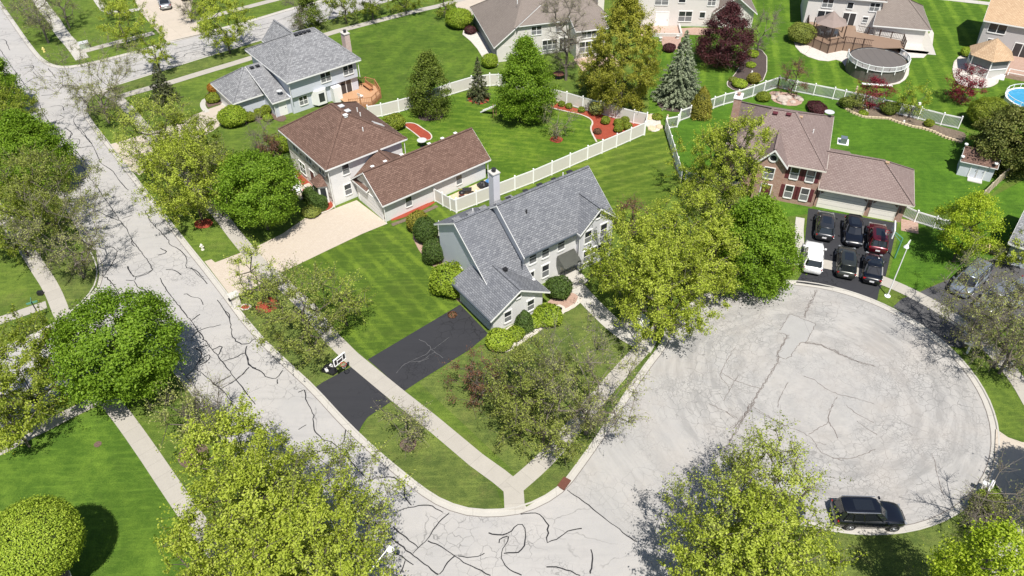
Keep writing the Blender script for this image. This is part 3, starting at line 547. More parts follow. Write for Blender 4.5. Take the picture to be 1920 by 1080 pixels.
bed(GL([(1440, 176), (1450, 172), (1490, 178), (1508, 186), (1500, 200), (1470, 200), (1445, 190)]), 'stones_pink')
bed(GL([(1210, 225), (1222, 212), (1238, 225), (1240, 245), (1225, 250), (1214, 243)]), 'stones_pale')
bed(GL([(1822, 945), (1840, 935), (1870, 950), (1862, 990), (1845, 975)]), 'mulch_brown')
bed(GL([(852, 378), (888, 350), (916, 340), (925, 360), (890, 374), (858, 388)]), 'gravel') if False else None

# ================================================================== HOUSES
class Fr:
    def __init__(s, o, ang):
        s.o = Vector((o[0], o[1], 0)); s.a = R(ang); s.U = Vector((math.cos(s.a), math.sin(s.a), 0)); s.V = Vector((-math.sin(s.a), math.cos(s.a), 0))
    def P(s, u, v, z=0.0): p = s.o + s.U*u + s.V*v; return Vector((p.x, p.y, z))
    def quad(s, u0, u1, v0, v1, z=0.0): return [s.P(u0, v0, z), s.P(u1, v0, z), s.P(u1, v1, z), s.P(u0, v1, z)]
WALLZ = LZ-.05
class House:
    def __init__(s, name, fr, loc, label, cat='house', group=None):
        s.fr = fr; s.t = thing(name, fr.P(*loc, WALLZ+.05), label, cat, group); s.roofpolys = []
    def wallbox(s, u0, u1, v0, v1, z0, z1, mat, name='wall'):
        mb = MB(); mb.prism([s.fr.P(*q) for q in ((u0, v0), (u1, v0), (u1, v1), (u0, v1))], z0, z1); return mb.build(name, mat, s.t)
    def gable(s, axis, a0, a1, b0, b1, z0, ze, zr, mat, br=None, name='wall'):   # ridge along 'axis' between a0..a1, eaves at b0,b1
        P = (lambda a, b, z: s.fr.P(a, b, z)) if axis == 'u' else (lambda a, b, z: s.fr.P(b, a, z)); bm_ = (b0+b1)/2 if br is None else br
        zz = ze if isinstance(ze, tuple) else (ze, ze)
        e0 = [P(a0, b0, z0), P(a0, b1, z0), P(a0, b1, zz[1]), P(a0, bm_, zr), P(a0, b0, zz[0])]; e1 = [P(a1, b0, z0), P(a1, b1, z0), P(a1, b1, zz[1]), P(a1, bm_, zr), P(a1, b0, zz[0])]
        mb = MB(); mb.face(e0); mb.face(e1[::-1])
        for i in range(5): mb.face([e0[i], e0[(i+1) % 5], e1[(i+1) % 5], e1[i]][::-1])
        return mb.build(name, mat, s.t, merge=True)
    def roof(s, polys, mat, fascia='white', th=.16, name='roof', fh=.17):
        W = [[s.fr.P(*p) for p in poly] for poly in polys]
        mb = MB(); edges = {}
        for w_ in W:
            n = (w_[1]-w_[0]).cross(w_[2]-w_[0]); w2 = w_ if n.z > 0 else w_[::-1]; mb.face(w2)
            for i in range(len(w2)):
                a, b = w2[i], w2[(i+1) % len(w2)]; k = tuple(sorted([tuple(round(q, 2) for q in a), tuple(round(q, 2) for q in b)])); edges.setdefault(k, []).append((a, b))
        bound = [e[0] for e in edges.values() if len(e) == 1]
        for a, b in bound: d = Vector((0, 0, .05)); mb.face([a-d, b-d, b, a])
        ro = mb.build(name, mat, s.t)
        fb = MB(); dn = Vector((0, 0, th))
        for w_ in W:
            n = (w_[1]-w_[0]).cross(w_[2]-w_[0]); w2 = w_ if n.z > 0 else w_[::-1]; fb.face([p-dn for p in w2[::-1]])
        for a, b in bound:
            d = (b-a); h = Vector((d.x, d.y, 0));
            if h.length < 1e-3: continue
            h.normalize(); nrm = Vector((h.y, -h.x, 0))*.035; t0 = Vector((0, 0, .035)); t1 = Vector((0, 0, .035+fh))
            fb.hexa([a-t1, b-t1, b+nrm-t1, a+nrm-t1][::-1], [a-t0, b-t0, b+nrm-t0, a+nrm-t0][::-1])
        f = fb.build('fascia', fascia, s.t)
        # ridge and hip caps
        cap = MB(); any_ = False
        for e in edges.values():
            if len(e) == 2:
                a, b = e[0]; up = Vector((0, 0, .035)); cap.bar(a+up, b+up, .26, .035); any_ = True
        if any_: cap.build('ridge_cap', mat, ro)
        return ro
    def hippoly(s, u0, u1, v0, v1, z, r0, r1, zr):  # r0,r1: ridge ends (u,v)
        c = [(u0, v0, z), (u1, v0, z), (u1, v1, z), (u0, v1, z)]; A = (*r0, zr); B = (*r1, zr)
        if abs(r1[1]-r0[1]) > abs(r1[0]-r0[0]):   # ridge along v; A near v0
            return [[c[0], c[1], A], [c[1], c[2], B, A], [c[2], c[3], B], [c[3], c[0], A, B]]
        return [[c[0], c[1], B, A], [c[1], c[2], B], [c[2], c[3], A, B], [c[3], c[0], A]]
    def wp(s, face, c, p, z, out=0.0):
        if face == 'f': return s.fr.P(c, p-out, z)
        if face == 'b': return s.fr.P(c, p+out, z)
        if face == 'l': return s.fr.P(p-out, c, z)
        return s.fr.P(p+out, c, z)
    def pbox(s, mb, face, c0, c1, p, z0, z1, o0, o1):
        mb.hexa([s.wp(face, c0, p, z0, o0), s.wp(face, c1, p, z0, o0), s.wp(face, c1, p, z0, o1), s.wp(face, c0, p, z0, o1)], [s.wp(face, c0, p, z1, o0), s.wp(face, c1, p, z1, o0), s.wp(face, c1, p, z1, o1), s.wp(face, c0, p, z1, o1)])
        for _ in range(1): pass
    def window(s, face, c0, c1, p, z0, z1, frame='white', sash=True, mull=0, tw=.09, shutters=False, name='window', label=None):
        mb = MB(); B = lambda a, b, x, y, o0=0.0, o1=.06: s.pbox(mb, face, a, b, p, x, y, o0, o1)
        B(c0-tw, c0, z0-tw, z1+tw); B(c1, c1+tw, z0-tw, z1+tw); B(c0, c1, z1, z1+tw); B(c0, c1, z0-tw*1.3, z0, 0, .10)
        for k in range(mull): x = c0+(c1-c0)*(k+1)/(mull+1); B(x-tw*.45, x+tw*.45, z0, z1)
        if sash: zc = (z0+z1)/2; B(c0, c1, zc-.03, zc+.03, 0, .045)
        w_ = mb.build(name, frame, s.t, merge=True)
        g = MB(); s.pbox(g, face, c0, c1, p, z0, z1, 0.0, .02); g.build('pane', 'glass', w_, merge=True)
        if sash:   # the insect screen over the lower sash
            g = MB(); s.pbox(g, face, c0+.02, c1-.02, p, z0+.02, (z0+z1)/2-.04, .021, .028); g.build('screen', M['screen'], w_, merge=True)
        if shutters:
            for a, b in ((c0-tw-.42, c0-tw-.02), (c1+tw+.02, c1+tw+.42)):
                mb = MB(); s.pbox(mb, face, a, b, p, z0-.05, z1+.05, 0, .04); mb.build('shutter', 'shutter', s.t, merge=True)
        return w_
    def door(s, face, c0, c1, p, z0, z1, mat='white', frame='white', name='door', glass=False):
        mb = MB(); s.pbox(mb, face, c0-.1, c0, p, z0, z1+.1, 0, .06); s.pbox(mb, face, c1, c1+.1, p, z0, z1+.1, 0, .06); s.pbox(mb, face, c0, c1, p, z1, z1+.1, 0, .06)
        if mat == 'glass': xm = (c0+c1)/2; s.pbox(mb, face, xm-.05, xm+.05, p, z0, z1, 0, .06)
        f = mb.build(name, frame, s.t, merge=True); g = MB(); s.pbox(g, face, c0, c1, p, z0, z1, 0, .03); g.build('pane' if mat == 'glass' else 'panel', mat, f, merge=True)
        if name == 'door' and mat != 'glass': h = MB(); s.pbox(h, face, c1-.14, c1-.08, p, z0+.95, z0+1.05, .031, .09); h.build('handle', 'dark', f, merge=True)
        return f
    def garage(s, face, c0, c1, p, z0, z1, mat, trim='white'):
        f = s.door(face, c0, c1, p, z0, z1, mat, trim, 'garage_door'); h = MB(); n = 4
        for k in range(1, n): z = z0+(z1-z0)*k/n; s.pbox(h, face, c0, c1, p, z-.012, z+.012, .031, .034)
        h.build('panel_joints', M['jointgrey'], f, merge=True); return f
    def vent(s, pts, mat='white', sz=.32, h=.18, name='roof_vent'):
        for (u, v, z) in pts: mb = MB(); mb.box(s.fr.P(u, v, z+h/2), (sz, sz, h), s.fr.a); mb.box(s.fr.P(u, v, z+h+.015), (sz*1.3, sz*1.3, .03), s.fr.a); mb.build(name, mat, s.t)
    def pipe(s, u, v, z, mat='white', h=.45, r=.06): mb = MB(); mb.tube(s.fr.P(u, v, z-.1), s.fr.P(u, v, z+h), r, n=8); mb.build('vent_pipe', mat, s.t)
    def chimney(s, u0, u1, v0, v1, z0, z1, mat, cap='conc', flue='dark'):
        mb = MB(); mb.prism(s.fr.quad(u0, u1, v0, v1), z0, z1); c = mb.build('chimney', mat, s.t)
        mb = MB(); mb.prism(s.fr.quad(u0-.07, u1+.07, v0-.07, v1+.07), z1, z1+.1); mb.build('cap', cap, c)
        mb = MB(); q = s.fr.P((u0+u1)/2, (v0+v1)/2, z1+.1); mb.tube(q, q+Vector((0, 0, .25)), .19, n=12); mb.tube(q+Vector((0, 0, .30)), q+Vector((0, 0, .34)), .25, n=12); mb.build('flue', flue, c); return c
    def spout(s, u, v, z0, z1, mat='white'): mb = MB(); mb.bar(s.fr.P(u, v, z0), s.fr.P(u, v, z1), .09, .07); mb.build('downspout', mat, s.t)
    def gutter(s, a, b, z, mat='white'): mb = MB(); mb.bar(s.fr.P(*a, z), s.fr.P(*b, z), .13, .12); mb.build('gutter', mat, s.t)
M['screen'] = plain('insect_screen', (.17, .175, .18), .8); M['jointgrey'] = plain('joint_grey', (.35, .35, .34), .8)  # second one: grey of the garage door panel joints

# ---- the slate-roofed house in the middle of the picture
H = House('house', Fr(G(920.4, 602.2, 2.4), 35.2), (3, 3), 'white house with slate grey roof and black asphalt drive, in the middle')
midz = lambda v: 7.4-.745*(8.45-v)
H.gable('v', .5, 6, .55, 6.15, WALLZ, 2.35, 4.15, 'sid_white'); H.gable('u', 2.15, 6.6, 3.6, 12.0, WALLZ, (3.6, 4.9), 7.25, 'sid_blue', 8.45)
H.wallbox(5.2, 6.4, 1.9, 4.2, WALLZ, 2.7, 'sid_white'); H.gable('u', 6.1, 16.5, 3.38, 11.1, WALLZ, 4.95, 8.2, 'sid_white'); H.gable('v', 2.75, 6, 12.45, 16.55, WALLZ, 4.95, 6.95, 'sid_grey')
H.roof([[(0, 0, 2.4), (3.33, 0, 4.35), (3.33, 6.0, 4.35), (0, 6.8, 2.4)], [(3.33, 0, 4.35), (6.65, 0, 2.4), (6.65, 3.2, 2.4), (3.33, 6.0, 4.35)]], 'roof_slate')
H.roof([[(1.84, 1.75, midz(1.75)), (6.3, 1.75, midz(1.75)), (6.3, 8.45, 7.4), (1.84, 8.45, 7.4)], [(1.84, 8.45, 7.4), (6.3, 8.45, 7.4), (6.3, 12.3, 5.0), (1.84, 12.3, 5.0)]], 'roof_slate')
H.roof([[(5.8, 2.9, 5), (16.9, 2.9, 5), (16.9, 7.2, 8.4), (5.8, 7.2, 8.4)], [(5.8, 7.2, 8.4), (16.9, 7.2, 8.4), (16.9, 11.5, 5), (5.8, 11.5, 5)]], 'roof_slate')
H.roof([[(12.1, 2.4, 5), (14.5, 2.4, 7.1), (14.5, 5.6, 7.1), (12.1, 2.95, 5)], [(14.5, 2.4, 7.1), (16.9, 2.4, 5), (16.9, 2.95, 5), (14.5, 5.6, 7.1)]], 'roof_slate')
H.gutter((-.07, .05), (-.07, 6.7), 2.33, 'gutter'); H.gutter((5.85, 2.83), (12.0, 2.83), 4.93, 'gutter')
H.garage('l', .95, 5.9, .55, WALLZ+.06, 2.15, 'gdoor_blue', 'white')
for c0 in (1.75, 4.35): H.window('f', c0, c0+.75, .45, .85, 2.05, tw=.12)
H.window('f', 3.05, 3.6, .45, 3.1, 3.55, frame='white', sash=False); H.window('f', 14.25, 14.75, 2.75, 5.75, 6.25, sash=False)
for c0 in (6.75, 8.25, 10.15): H.window('f', c0, c0+.8, 3.38, 3.35, 4.7, tw=.12)
H.window('f', 6.7, 7.3, 3.38, 1.0, 2.3, tw=.12); H.window('f', 8.3, 9.1, 3.38, .9, 2.35, tw=.12)
for c0 in (12.95, 14.95): H.window('f', c0, c0+.8, 2.75, 3.3, 4.7, tw=.12)
H.window('f', 12.95, 15.6, 2.75, .9, 2.3, mull=2, tw=.12); H.window('l', 8.0, 8.7, 2.15, .9, 2.0, sash=False)
H.door('f', 10.55, 11.5, 3.38, .35, 2.3, 'cream')
mb = MB(); mb.prism(H.fr.quad(9.9, 12.2, 1.6, 3.2), WALLZ, LZ+.30); mb.prism(H.fr.quad(9.9, 12.2, .9, 1.6), WALLZ, LZ+.16); mb.build('porch_step', 'walk2', H.t)
mb = MB(); a = [H.fr.P(9.95, 3.18, 2.95), H.fr.P(12.05, 3.18, 2.95), H.fr.P(12.05, 1.95, 2.15), H.fr.P(9.95, 1.95, 2.15)]; mb.face(a[::-1]); mb.hexa([q-Vector((0, 0, .05)) for q in a][::-1], a[::-1])
for u in (9.95, 12.05): mb.face([H.fr.P(u, 3.18, 2.95), H.fr.P(u, 1.95, 2.15), H.fr.P(u, 3.18, 1.9)])
mb.build('awning', 'awning', H.t)
for u in (10.0, 12.0): mb = MB(); mb.bar(H.fr.P(u, 2.0, LZ+.3), H.fr.P(u, 2.0, 2.15), .05); mb.build('awning_post', 'dark', H.t)
H.spout(.2, .38, LZ, 2.3, 'gutter'); H.spout(5.75, 3.12, 3.3, 4.9, 'gutter'); H.spout(12.3, 2.7, LZ, 4.9)
H.chimney(8.2, 8.95, 11.2, 12.05, WALLZ, 8.6, 'sid_grey')
H.vent([(u, 7.75, 8.02) for u in (7.6, 9.6, 13.0)], 'dark', .42, .10); H.vent([(11.2, 7.6, 8.1), (15.0, 7.75, 8.02)], 'dark', .5, .14); H.vent([(3.95, 3.3, 4.05)], 'black', .32, .22)
for u in (2.6, 4.2, 5.6): H.vent([(u, 9.1, 6.98)], 'roof_grey', .6, .08)
for u in (7.0, 8.3): H.vent([(u, 8.6, 7.3)], 'roof_grey', .6, .08)
H.pipe(8.2, 5.8, 7.3, 'dark', .35, .08); H.pipe(14.3, 8.0, 7.8); H.pipe(4.5, 9.3, 6.9)

# ---- brown-roofed stone-fronted house
H = House('house', Fr(G(610, 319.3, 5.25), 38.3), (5, 4), 'white-sided stone-fronted house with brown shingle roof and a long brown-roofed garage wing')
H.wallbox(.6, 9.8, .52, 10.6, WALLZ, 5.15, 'sid_white')
mb = MB(); H.pbox(mb, 'l', .54, 10.58, .6, WALLZ, 5.1, 0, .06); mb.build('stone_front', 'stone', H.t, merge=True)
H.roof(H.hippoly(0, 10.3, 0, 11.2, 5.25, (5.15, 4.4), (5.15, 6.9), 8.5), 'roof_brown')
H.gable('u', 3.35, 16.9, -5.65, .2, WALLZ, 2.62, 5.0, 'sid_white')
mb = MB(); P = H.fr.P; mb.face([P(3.29, .15, WALLZ), P(3.29, -5.8, WALLZ), P(3.29, -5.8, 2.62), P(3.29, -2.82, 4.95), P(3.29, .15, 2.62)][::-1]); mb.face([P(3.29, .15, WALLZ), P(3.29, -5.8, WALLZ), P(3.34, -5.8, WALLZ), P(3.34, .15, WALLZ)]); mb.build('stone_front', 'stone', H.t)
H.roof([[(2.9, -6.2, 2.7), (17.3, -6.2, 2.7), (17.3, -2.8, 5.2), (2.9, -2.8, 5.2)], [(2.9, -2.8, 5.2), (17.3, -2.8, 5.2), (17.3, .55, 2.7), (2.9, .55, 2.7)]], 'roof_brown')
H.roof([[(2.95, -2.8, 2.72), (6.6, -2.8, 5.17), (6.6, .33, 5.17), (2.95, .33, 2.72)], [(6.6, -2.8, 5.17), (10.2, -2.8, 2.72), (10.2, .33, 2.72), (6.6, .33, 5.17)]], 'roof_brown')
H.garage('l', -5.25, -.35, 3.29, LZ, 2.2, 'gdoor_white')
for c0 in (6.0, 12.75): H.window('f', c0, c0+.75, -5.65, .85, 2.0)
H.window('f', 2.15, 2.95, .52, 3.5, 4.75); H.window('f', 2.0, 2.8, .52, .9, 2.2)
for c0 in (1.6, 4.6, 7.8): H.window('l', c0, c0+1.3, .54, 3.5, 4.75, mull=1)
H.window('l', 6.9, 8.3, .54, .9, 2.3, mull=1); H.door('l', 4.7, 5.7, .54, LZ+.1, 2.35, M['shutter'])
# bay window with its own little roof
mb = MB(); bay = [(.4, 3.75), (-.45, 3.3), (-.45, 1.9), (.4, 1.45)]; mb.prism([H.fr.P(*q) for q in bay], WALLZ, 2.4); b_ = mb.build('bay', 'white', H.t)
mb = MB(); T = [(.42, 3.95), (-.65, 3.45), (-.65, 1.75), (.42, 1.25)]; Pz = [H.fr.P(*q, 2.42) for q in T]; A = H.fr.P(.42, 2.95, 3.2); B = H.fr.P(.42, 2.25, 3.2)
mb.face([Pz[1], Pz[2], B, A]); mb.face([Pz[0], Pz[1], A]); mb.face([Pz[2], Pz[3], B]); mb.face(Pz); mb.build('bay_roof', 'roof_brown', H.t)
g = MB(); H.pbox(g, 'l', 2.1, 3.1, -.45, .8, 2.1, 0, .02); g.build('pane', 'glass', b_, merge=True)
for (q, r) in ((bay[2], bay[3]), (bay[1], bay[0])):
    a = H.fr.P(*q); b = H.fr.P(*r); d = b-a; n = Vector((d.y, -d.x, 0)).normalized()*.012; n = n if n.dot(-H.fr.U) > 0 else -n; g = MB(); x, y = a+d*.18+n, a+d*.82+n; g.face([Vector((x.x, x.y, .8)), Vector((y.x, y.y, .8)), Vector((y.x, y.y, 2.1)), Vector((x.x, x.y, 2.1))]); g.build('pane', 'glass', b_)
mb = MB(); mb.prism(H.fr.quad(-1.9, .4, 4.0, 6.4), WALLZ, LZ+.12); mb.build('porch_step', 'drive_beige', H.t)
H.spout(.35, .22, LZ, 5.1); H.spout(3.2, -5.93, LZ, 2.6); H.spout(17.05, -5.93, LZ, 2.6); H.spout(10.0, .2, LZ, 5.1)
H.vent([(4.3, -2.45, 4.98), (5.9, -2.45, 4.98), (8.0, -2.45, 4.98), (11.6, -2.45, 4.98), (13.4, -2.45, 4.98), (15.2, -2.45, 4.98)], 'white', .3, .2)
H.vent([(5.15, 3.9, 8.1)], 'white', .38, .25); H.vent([(6.0, 5.0, 7.95), (6.0, 6.4, 7.95)], 'galv', .5, .16); H.pipe(6.1, 2.1, 6.8); H.pipe(7.8, 6.2, 6.9); H.pipe(7.3, 4.6, 7.15)
for v in (3.4, 3.0):
    mb = MB(); mb.bar(H.fr.P(8.0, v, 6.75), H.fr.P(9.1, v-.3, 6.05), .09); mb.build('roof_rail', 'galv', H.t)

# ---- north-west grey house
H = House('house', Fr(G(537.9, 155.5, 5), 37.8), (5, 5), 'pale blue-grey house with grey hipped roofs and an orange deck, near the side street')
H.wallbox(.5, 10.2, .55, 12.3, 2.5, 4.95, 'sid_blue'); H.wallbox(.4, 10.25, .95, 12.35, WALLZ, 2.5, 'sid_blue')
H.roof([[(0, 0, 5), (10.7, 0, 5), (7.6, 6.3, 8.1), (4.7, 6.5, 8.1)], [(10.7, 0, 5), (10.7, 12.8, 5), (7.6, 6.3, 8.1)], [(10.7, 12.8, 5), (0, 12.8, 5), (4.7, 6.5, 8.1), (7.6, 6.3, 8.1)], [(0, 12.8, 5), (0, 0, 5), (4.7, 6.5, 8.1)]], 'roof_grey')
H.roof([[(3.0, 13.9, 5.1), (5.3, 13.9, 7.4), (5.3, 8.0, 7.4), (3.0, 12.2, 5.1)], [(5.3, 13.9, 7.4), (7.6, 13.9, 5.1), (7.6, 12.2, 5.1), (5.3, 8.0, 7.4)]], 'roof_grey'); H.gable('v', 12.0, 13.6, 3.3, 7.3, WALLZ, 4.95, 7.15, 'sid_blue')
H.wallbox(-5.7, .35, 4.7, 11.3, WALLZ, 2.35, 'sid_blue'); H.wallbox(-1.75, .4, 1.45, 5, WALLZ, 2.35, 'sid_blue')
H.roof([[(-6.05, 4.3, 2.4), (-1.0, 4.3, 2.4), (-1.0, 8.0, 4.9), (-2.4, 8.0, 4.9)], [(-6.05, 11.7, 2.4), (-6.05, 4.3, 2.4), (-2.4, 8.0, 4.9)], [(.3, 11.7, 2.4), (-6.05, 11.7, 2.4), (-2.4, 8.0, 4.9), (.3, 8.0, 4.9)]], 'roof_grey')
H.roof([[(-2.1, 1.05, 2.45), (.33, 1.05, 2.45), (.33, 8.0, 4.98), (-2.1, 8.0, 4.98)]], 'roof_grey')
H.garage('l', 5.4, 10.6, -5.7, LZ, 2.2, 'gdoor_white'); H.window('f', 4.85, 6.25, .55, 3.25, 4.5, mull=1); H.window('f', 8.2, 9.6, .55, 3.25, 4.5, mull=1)
H.window('f', 1.5, 2.6, .95, .95, 2.1, mull=1); H.door('f', -1.15, -.25, 1.45, LZ, 2.2); H.door('f', 7.6, 9.2, .95, .55, 2.4, 'glass')
mb = MB(); mb.prism([H.fr.P(*q) for q in ((3.2, .97), (3.7, .15), (5.0, .15), (5.5, .97))], .5, 2.5); b_ = mb.build('bay', 'white', H.t); g = MB(); H.pbox(g, 'f', 3.95, 4.75, .15, .9, 2.1, 0, .02); g.build('pane', 'glass', b_, merge=True)
mb = MB(); mb.prism(H.fr.quad(6.0, 7.2, -.1, 1.0), WALLZ, 2.3); mb.build('storage_box', 'white', H.t)
H.chimney(10.75, 11.5, 3.9, 5.0, WALLZ, 7.0, 'pinkbrick'); H.spout(.3, .3, 2.4, 4.9); H.spout(-1.8, 1.35, LZ, 2.35); H.spout(10.35, .3, 2.5, 4.9)
H.vent([(u, 6.0, 7.9) for u in (4.9, 5.5, 6.1, 6.7)], 'dark', .4, .16); H.vent([(-1.5, 7.3, 4.75), (-.7, 7.3, 4.75)], 'dark', .4, .16); H.pipe(3.9, 4.8, 6.8)
mb = MB(); c = H.fr.P(-.5, 1.9, 3.3); mb.lathe(c, [(.38, .03), (.32, 0), (.05, -.05)], 14); mb.tube(c, c+Vector((0, 0, -.55)), .03); d = mb.build('satellite_dish', 'galv', H.t)

# ---- brick house by the turning circle
H = House('house', Fr(G(1547.8, 320.7, 5.2), -21.3), (-4, 5), 'red brick house with rose-brown hipped roof, maroon shutters and two cream garage doors')
H.wallbox(-10.1, -.2, .6, 11.8, WALLZ, 5.1, 'brick'); H.gable('v', -.15, 1.5, -6.75, -4.05, WALLZ, 5.05, 6.65, 'brick')
H.roof([[(-10.6, 0, 5.2), (.1, 0, 5.2), (-4.2, 6.2, 8.1), (-6.6, 6.2, 8.1)], [(.1, 0, 5.2), (.1, 12.35, 5.2), (-4.2, 6.2, 8.1)], [(.1, 12.35, 5.2), (-10.6, 12.35, 5.2), (-6.6, 6.2, 8.1), (-4.2, 6.2, 8.1)], [(-10.6, 12.35, 5.2), (-10.6, 0, 5.2), (-6.6, 6.2, 8.1)]], 'roof_rose', 'cream')
H.roof([[(-7.05, -.55, 5.15), (-5.4, -.55, 7.0), (-5.4, 4.0, 7.0), (-7.05, .1, 5.15)], [(-5.4, -.55, 7.0), (-3.75, -.55, 5.15), (-3.75, .1, 5.15), (-5.4, 4.0, 7.0)]], 'roof_rose', 'white', fh=.24)
mb = MB(); c = H.fr.P(-5.4, -.16, 5.75); ux, uz = H.fr.U, Vector((0, 0, 1)); n_ = 18
ringp = [[c - H.fr.V*o + (ux*math.cos(2*math.pi*i/n_)+uz*math.sin(2*math.pi*i/n_))*r for i in range(n_)] for r, o in ((.52, .0), (.52, .08), (.36, .08), (.36, .0))]
for A, B in zip(ringp, ringp[1:]):
    for i in range(n_): mb.face([A[i], A[(i+1) % n_], B[(i+1) % n_], B[i]])
wd = mb.build('window', 'white', H.t); g = MB(); g.face([p - H.fr.V*.03 for p in ringp[3]]); g.build('pane', 'glass', wd)
H.wallbox(-.1, 8.8, .88, 7.1, WALLZ, 2.75, 'brick')
H.roof([[(-.15, .25, 2.85), (9.4, .25, 2.85), (5.7, 3.9, 5.4), (-.15, 3.9, 5.4)], [(9.4, .25, 2.85), (9.4, 7.55, 2.85), (5.7, 3.9, 5.4)], [(9.4, 7.55, 2.85), (-.15, 7.55, 2.85), (-.15, 3.9, 5.4), (5.7, 3.9, 5.4)]], 'roof_rose', 'cream')
H.roof([[(.1, 7.2, 3.3), (3.1, 7.2, 3.1), (2.6, 9.6, 2.6), (.1, 9.6, 2.6)]], 'roof_rose', 'cream'); H.wallbox(-.1, 2.4, 7, 9.2, WALLZ, 2.5, 'brick')
for c0, c1 in ((.25, 4.95), (5.6, 8.0)):
    H.garage('f', c0, c1, .88, LZ, 2.2, 'gdoor_cream', 'cream')
    for a, b in ((c0, c0+.38), (c1, c1-.38)):
        mb = MB(); q = [H.wp('f', a, .88, 2.205, .05), H.wp('f', b, .88, 2.205, .05), H.wp('f', a, .88, 1.85, .05)]; mb.face(q); mb.face(q[::-1]); mb.build('corner_trim', 'brick', H.t)
for c0 in (-3.3, -1.65): H.window('f', c0, c0+.78, .6, 3.25, 4.65, shutters=True); H.window('f', c0-.1, c0+.68, .6, .8, 2.3, shutters=True)
for c0 in (-6.0, -9.2): H.window('f', c0, c0+1.0, -.15 if c0 == -6.0 else .6, 3.2, 4.5)
H.window('f', -9.2, -8.2, .6, .8, 2.3); H.door('f', -5.9, -4.9, -.15, .3, 2.4, M['shutter'])
H.chimney(-11.0, -10.2, 6.5, 7.9, WALLZ, 8.4, 'brick', 'white', 'brick')
H.vent([(-6.3, 5.6, 7.8), (-4.9, 5.7, 7.85)], M['shutter'], .42, .16); H.vent([(-3.6, 5.8, 7.7), (6.0, 3.7, 5.2)], 'roof_tan', .3, .16); H.pipe(-2.0, 5.0, 6.6)
for u in (5.28, 8.35, .02): mb = MB(); mb.box(H.fr.P(u, .58, 1.75), (.16, .2, .4), H.fr.a); mb.build('wall_lamp', 'black', H.t)
mb = MB(); mb.prism(H.fr.quad(8.9, 10.6, -.6, 1.6), WALLZ, LZ+.03); mb.build('apron', 'stones_pink', H.t)

# ---- top middle taupe-roofed house
E_ = Fr(G(926.7, 90.4, 2.6), 14.5); H = House('house', E_, (8, 8), 'cream house with taupe roof and dark slate side wall, behind the bare tree')
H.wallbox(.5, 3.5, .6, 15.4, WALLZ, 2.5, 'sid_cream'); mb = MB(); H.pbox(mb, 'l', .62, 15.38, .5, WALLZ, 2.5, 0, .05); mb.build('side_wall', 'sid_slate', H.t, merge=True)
mb = MB(); P = H.fr.P; mb.face([P(.55, .62, 2.5), P(3.4, .62, 2.5), P(3.4, .62, 4.8)]); mb.build('gable_wall', 'sid_cream', H.t)
H.wallbox(3.3, 17.0, 1.3, 15, WALLZ, 4.9, 'sid_cream')
H.roof([[(0, .2, 2.6), (3.15, .2, 5.05), (7.0, 8.0, 8.2), (0, 15.8, 2.6)], [(3.15, .2, 5.05), (3.15, .9, 5.05), (12.2, .9, 5.05), (13.4, 8.0, 8.2), (7.0, 8.0, 8.2)], [(17.4, .9, 5.05), (17.4, 15.3, 5.05), (13.4, 8.0, 8.2), (12.2, .9, 5.05)], [(0, 15.8, 2.6), (7.0, 8.0, 8.2), (13.4, 8.0, 8.2), (17.4, 15.3, 5.05)]], 'roof_taupe', 'white')
H.wallbox(11.8, 16.2, -1.6, 1.3, WALLZ, 4.4, 'sid_cream'); H.roof([[(11.5, -2.0, 4.5), (16.5, -2.0, 4.5), (16.5, 1.5, 5.6), (11.5, 1.5, 5.6)]], 'roof_taupe', 'white')
H.window('f', 5.9, 7.4, 1.3, 3.3, 4.5, mull=1); H.window('f', 9.6, 10.5, 1.3, 3.4, 4.6); H.window('f', 7.6, 9.8, 1.3, .8, 2.2, mull=2); H.door('f', 10.2, 11.3, 1.3, .3, 2.3, 'glass'); H.window('f', 12.3, 15.8, -1.6, 1.0, 2.6, mull=3); H.window('f', 12.6, 15.5, -1.6, 3.2, 4.2, mull=3)
H.chimney(16.9, 17.9, 4.0, 5.5, WALLZ, 8.6, 'cream'); H.pipe(4.6, 4.2, 7.0); mb = MB(); mb.prism(H.fr.quad(11.5, 17.5, -5.6, -1.6), WALLZ, LZ+.06); mb.build('patio', 'pavers_red', H.t)

# ---- top white house with a gabled wing
F_ = Fr(G(1337.5, 24.4, 2.6), -4); H = House('house', F_, (-2, 5), 'white house with a taupe gabled wing, behind the purple-leaved tree')
H.wallbox(-11.5, .8, .75, 11, WALLZ, 5.3, 'sid_cream'); H.gable('v', .45, 9, .4, 6.3, WALLZ, 2.5, 4.9, 'sid_cream')
H.roof([[(0, 0, 2.6), (3.35, 0, 5.2), (3.35, 9, 5.2), (0, 9, 2.6)], [(3.35, 0, 5.2), (6.7, 0, 2.6), (6.7, 9, 2.6), (3.35, 9, 5.2)]], 'roof_taupe')
H.roof(H.hippoly(-11.9, 1.2, .3, 11.4, 5.4, (-6.4, 5.8), (-4.3, 5.8), 8.4), 'roof_taupe')
H.door('f', -8.6, -6.7, .75, LZ, 2.3, 'white'); H.window('f', -5.1, -3.1, .75, .95, 2.5, mull=1); H.window('f', -1.9, -1.1, .75, 1.55, 2.4, sash=False)
H.window('f', -9.0, -7.0, .75, 3.5, 4.7, mull=1); H.window('f', -5.4, -4.4, .75, 3.9, 4.8, sash=False); H.window('f', -.95, .2, .75, 3.5, 4.8, mull=1)
mb = MB(); mb.prism(H.fr.quad(-11.0, -4.9, -3.2, .7), WALLZ, LZ+.06); mb.build('patio', 'pavers_red', H.t)
mb = MB()
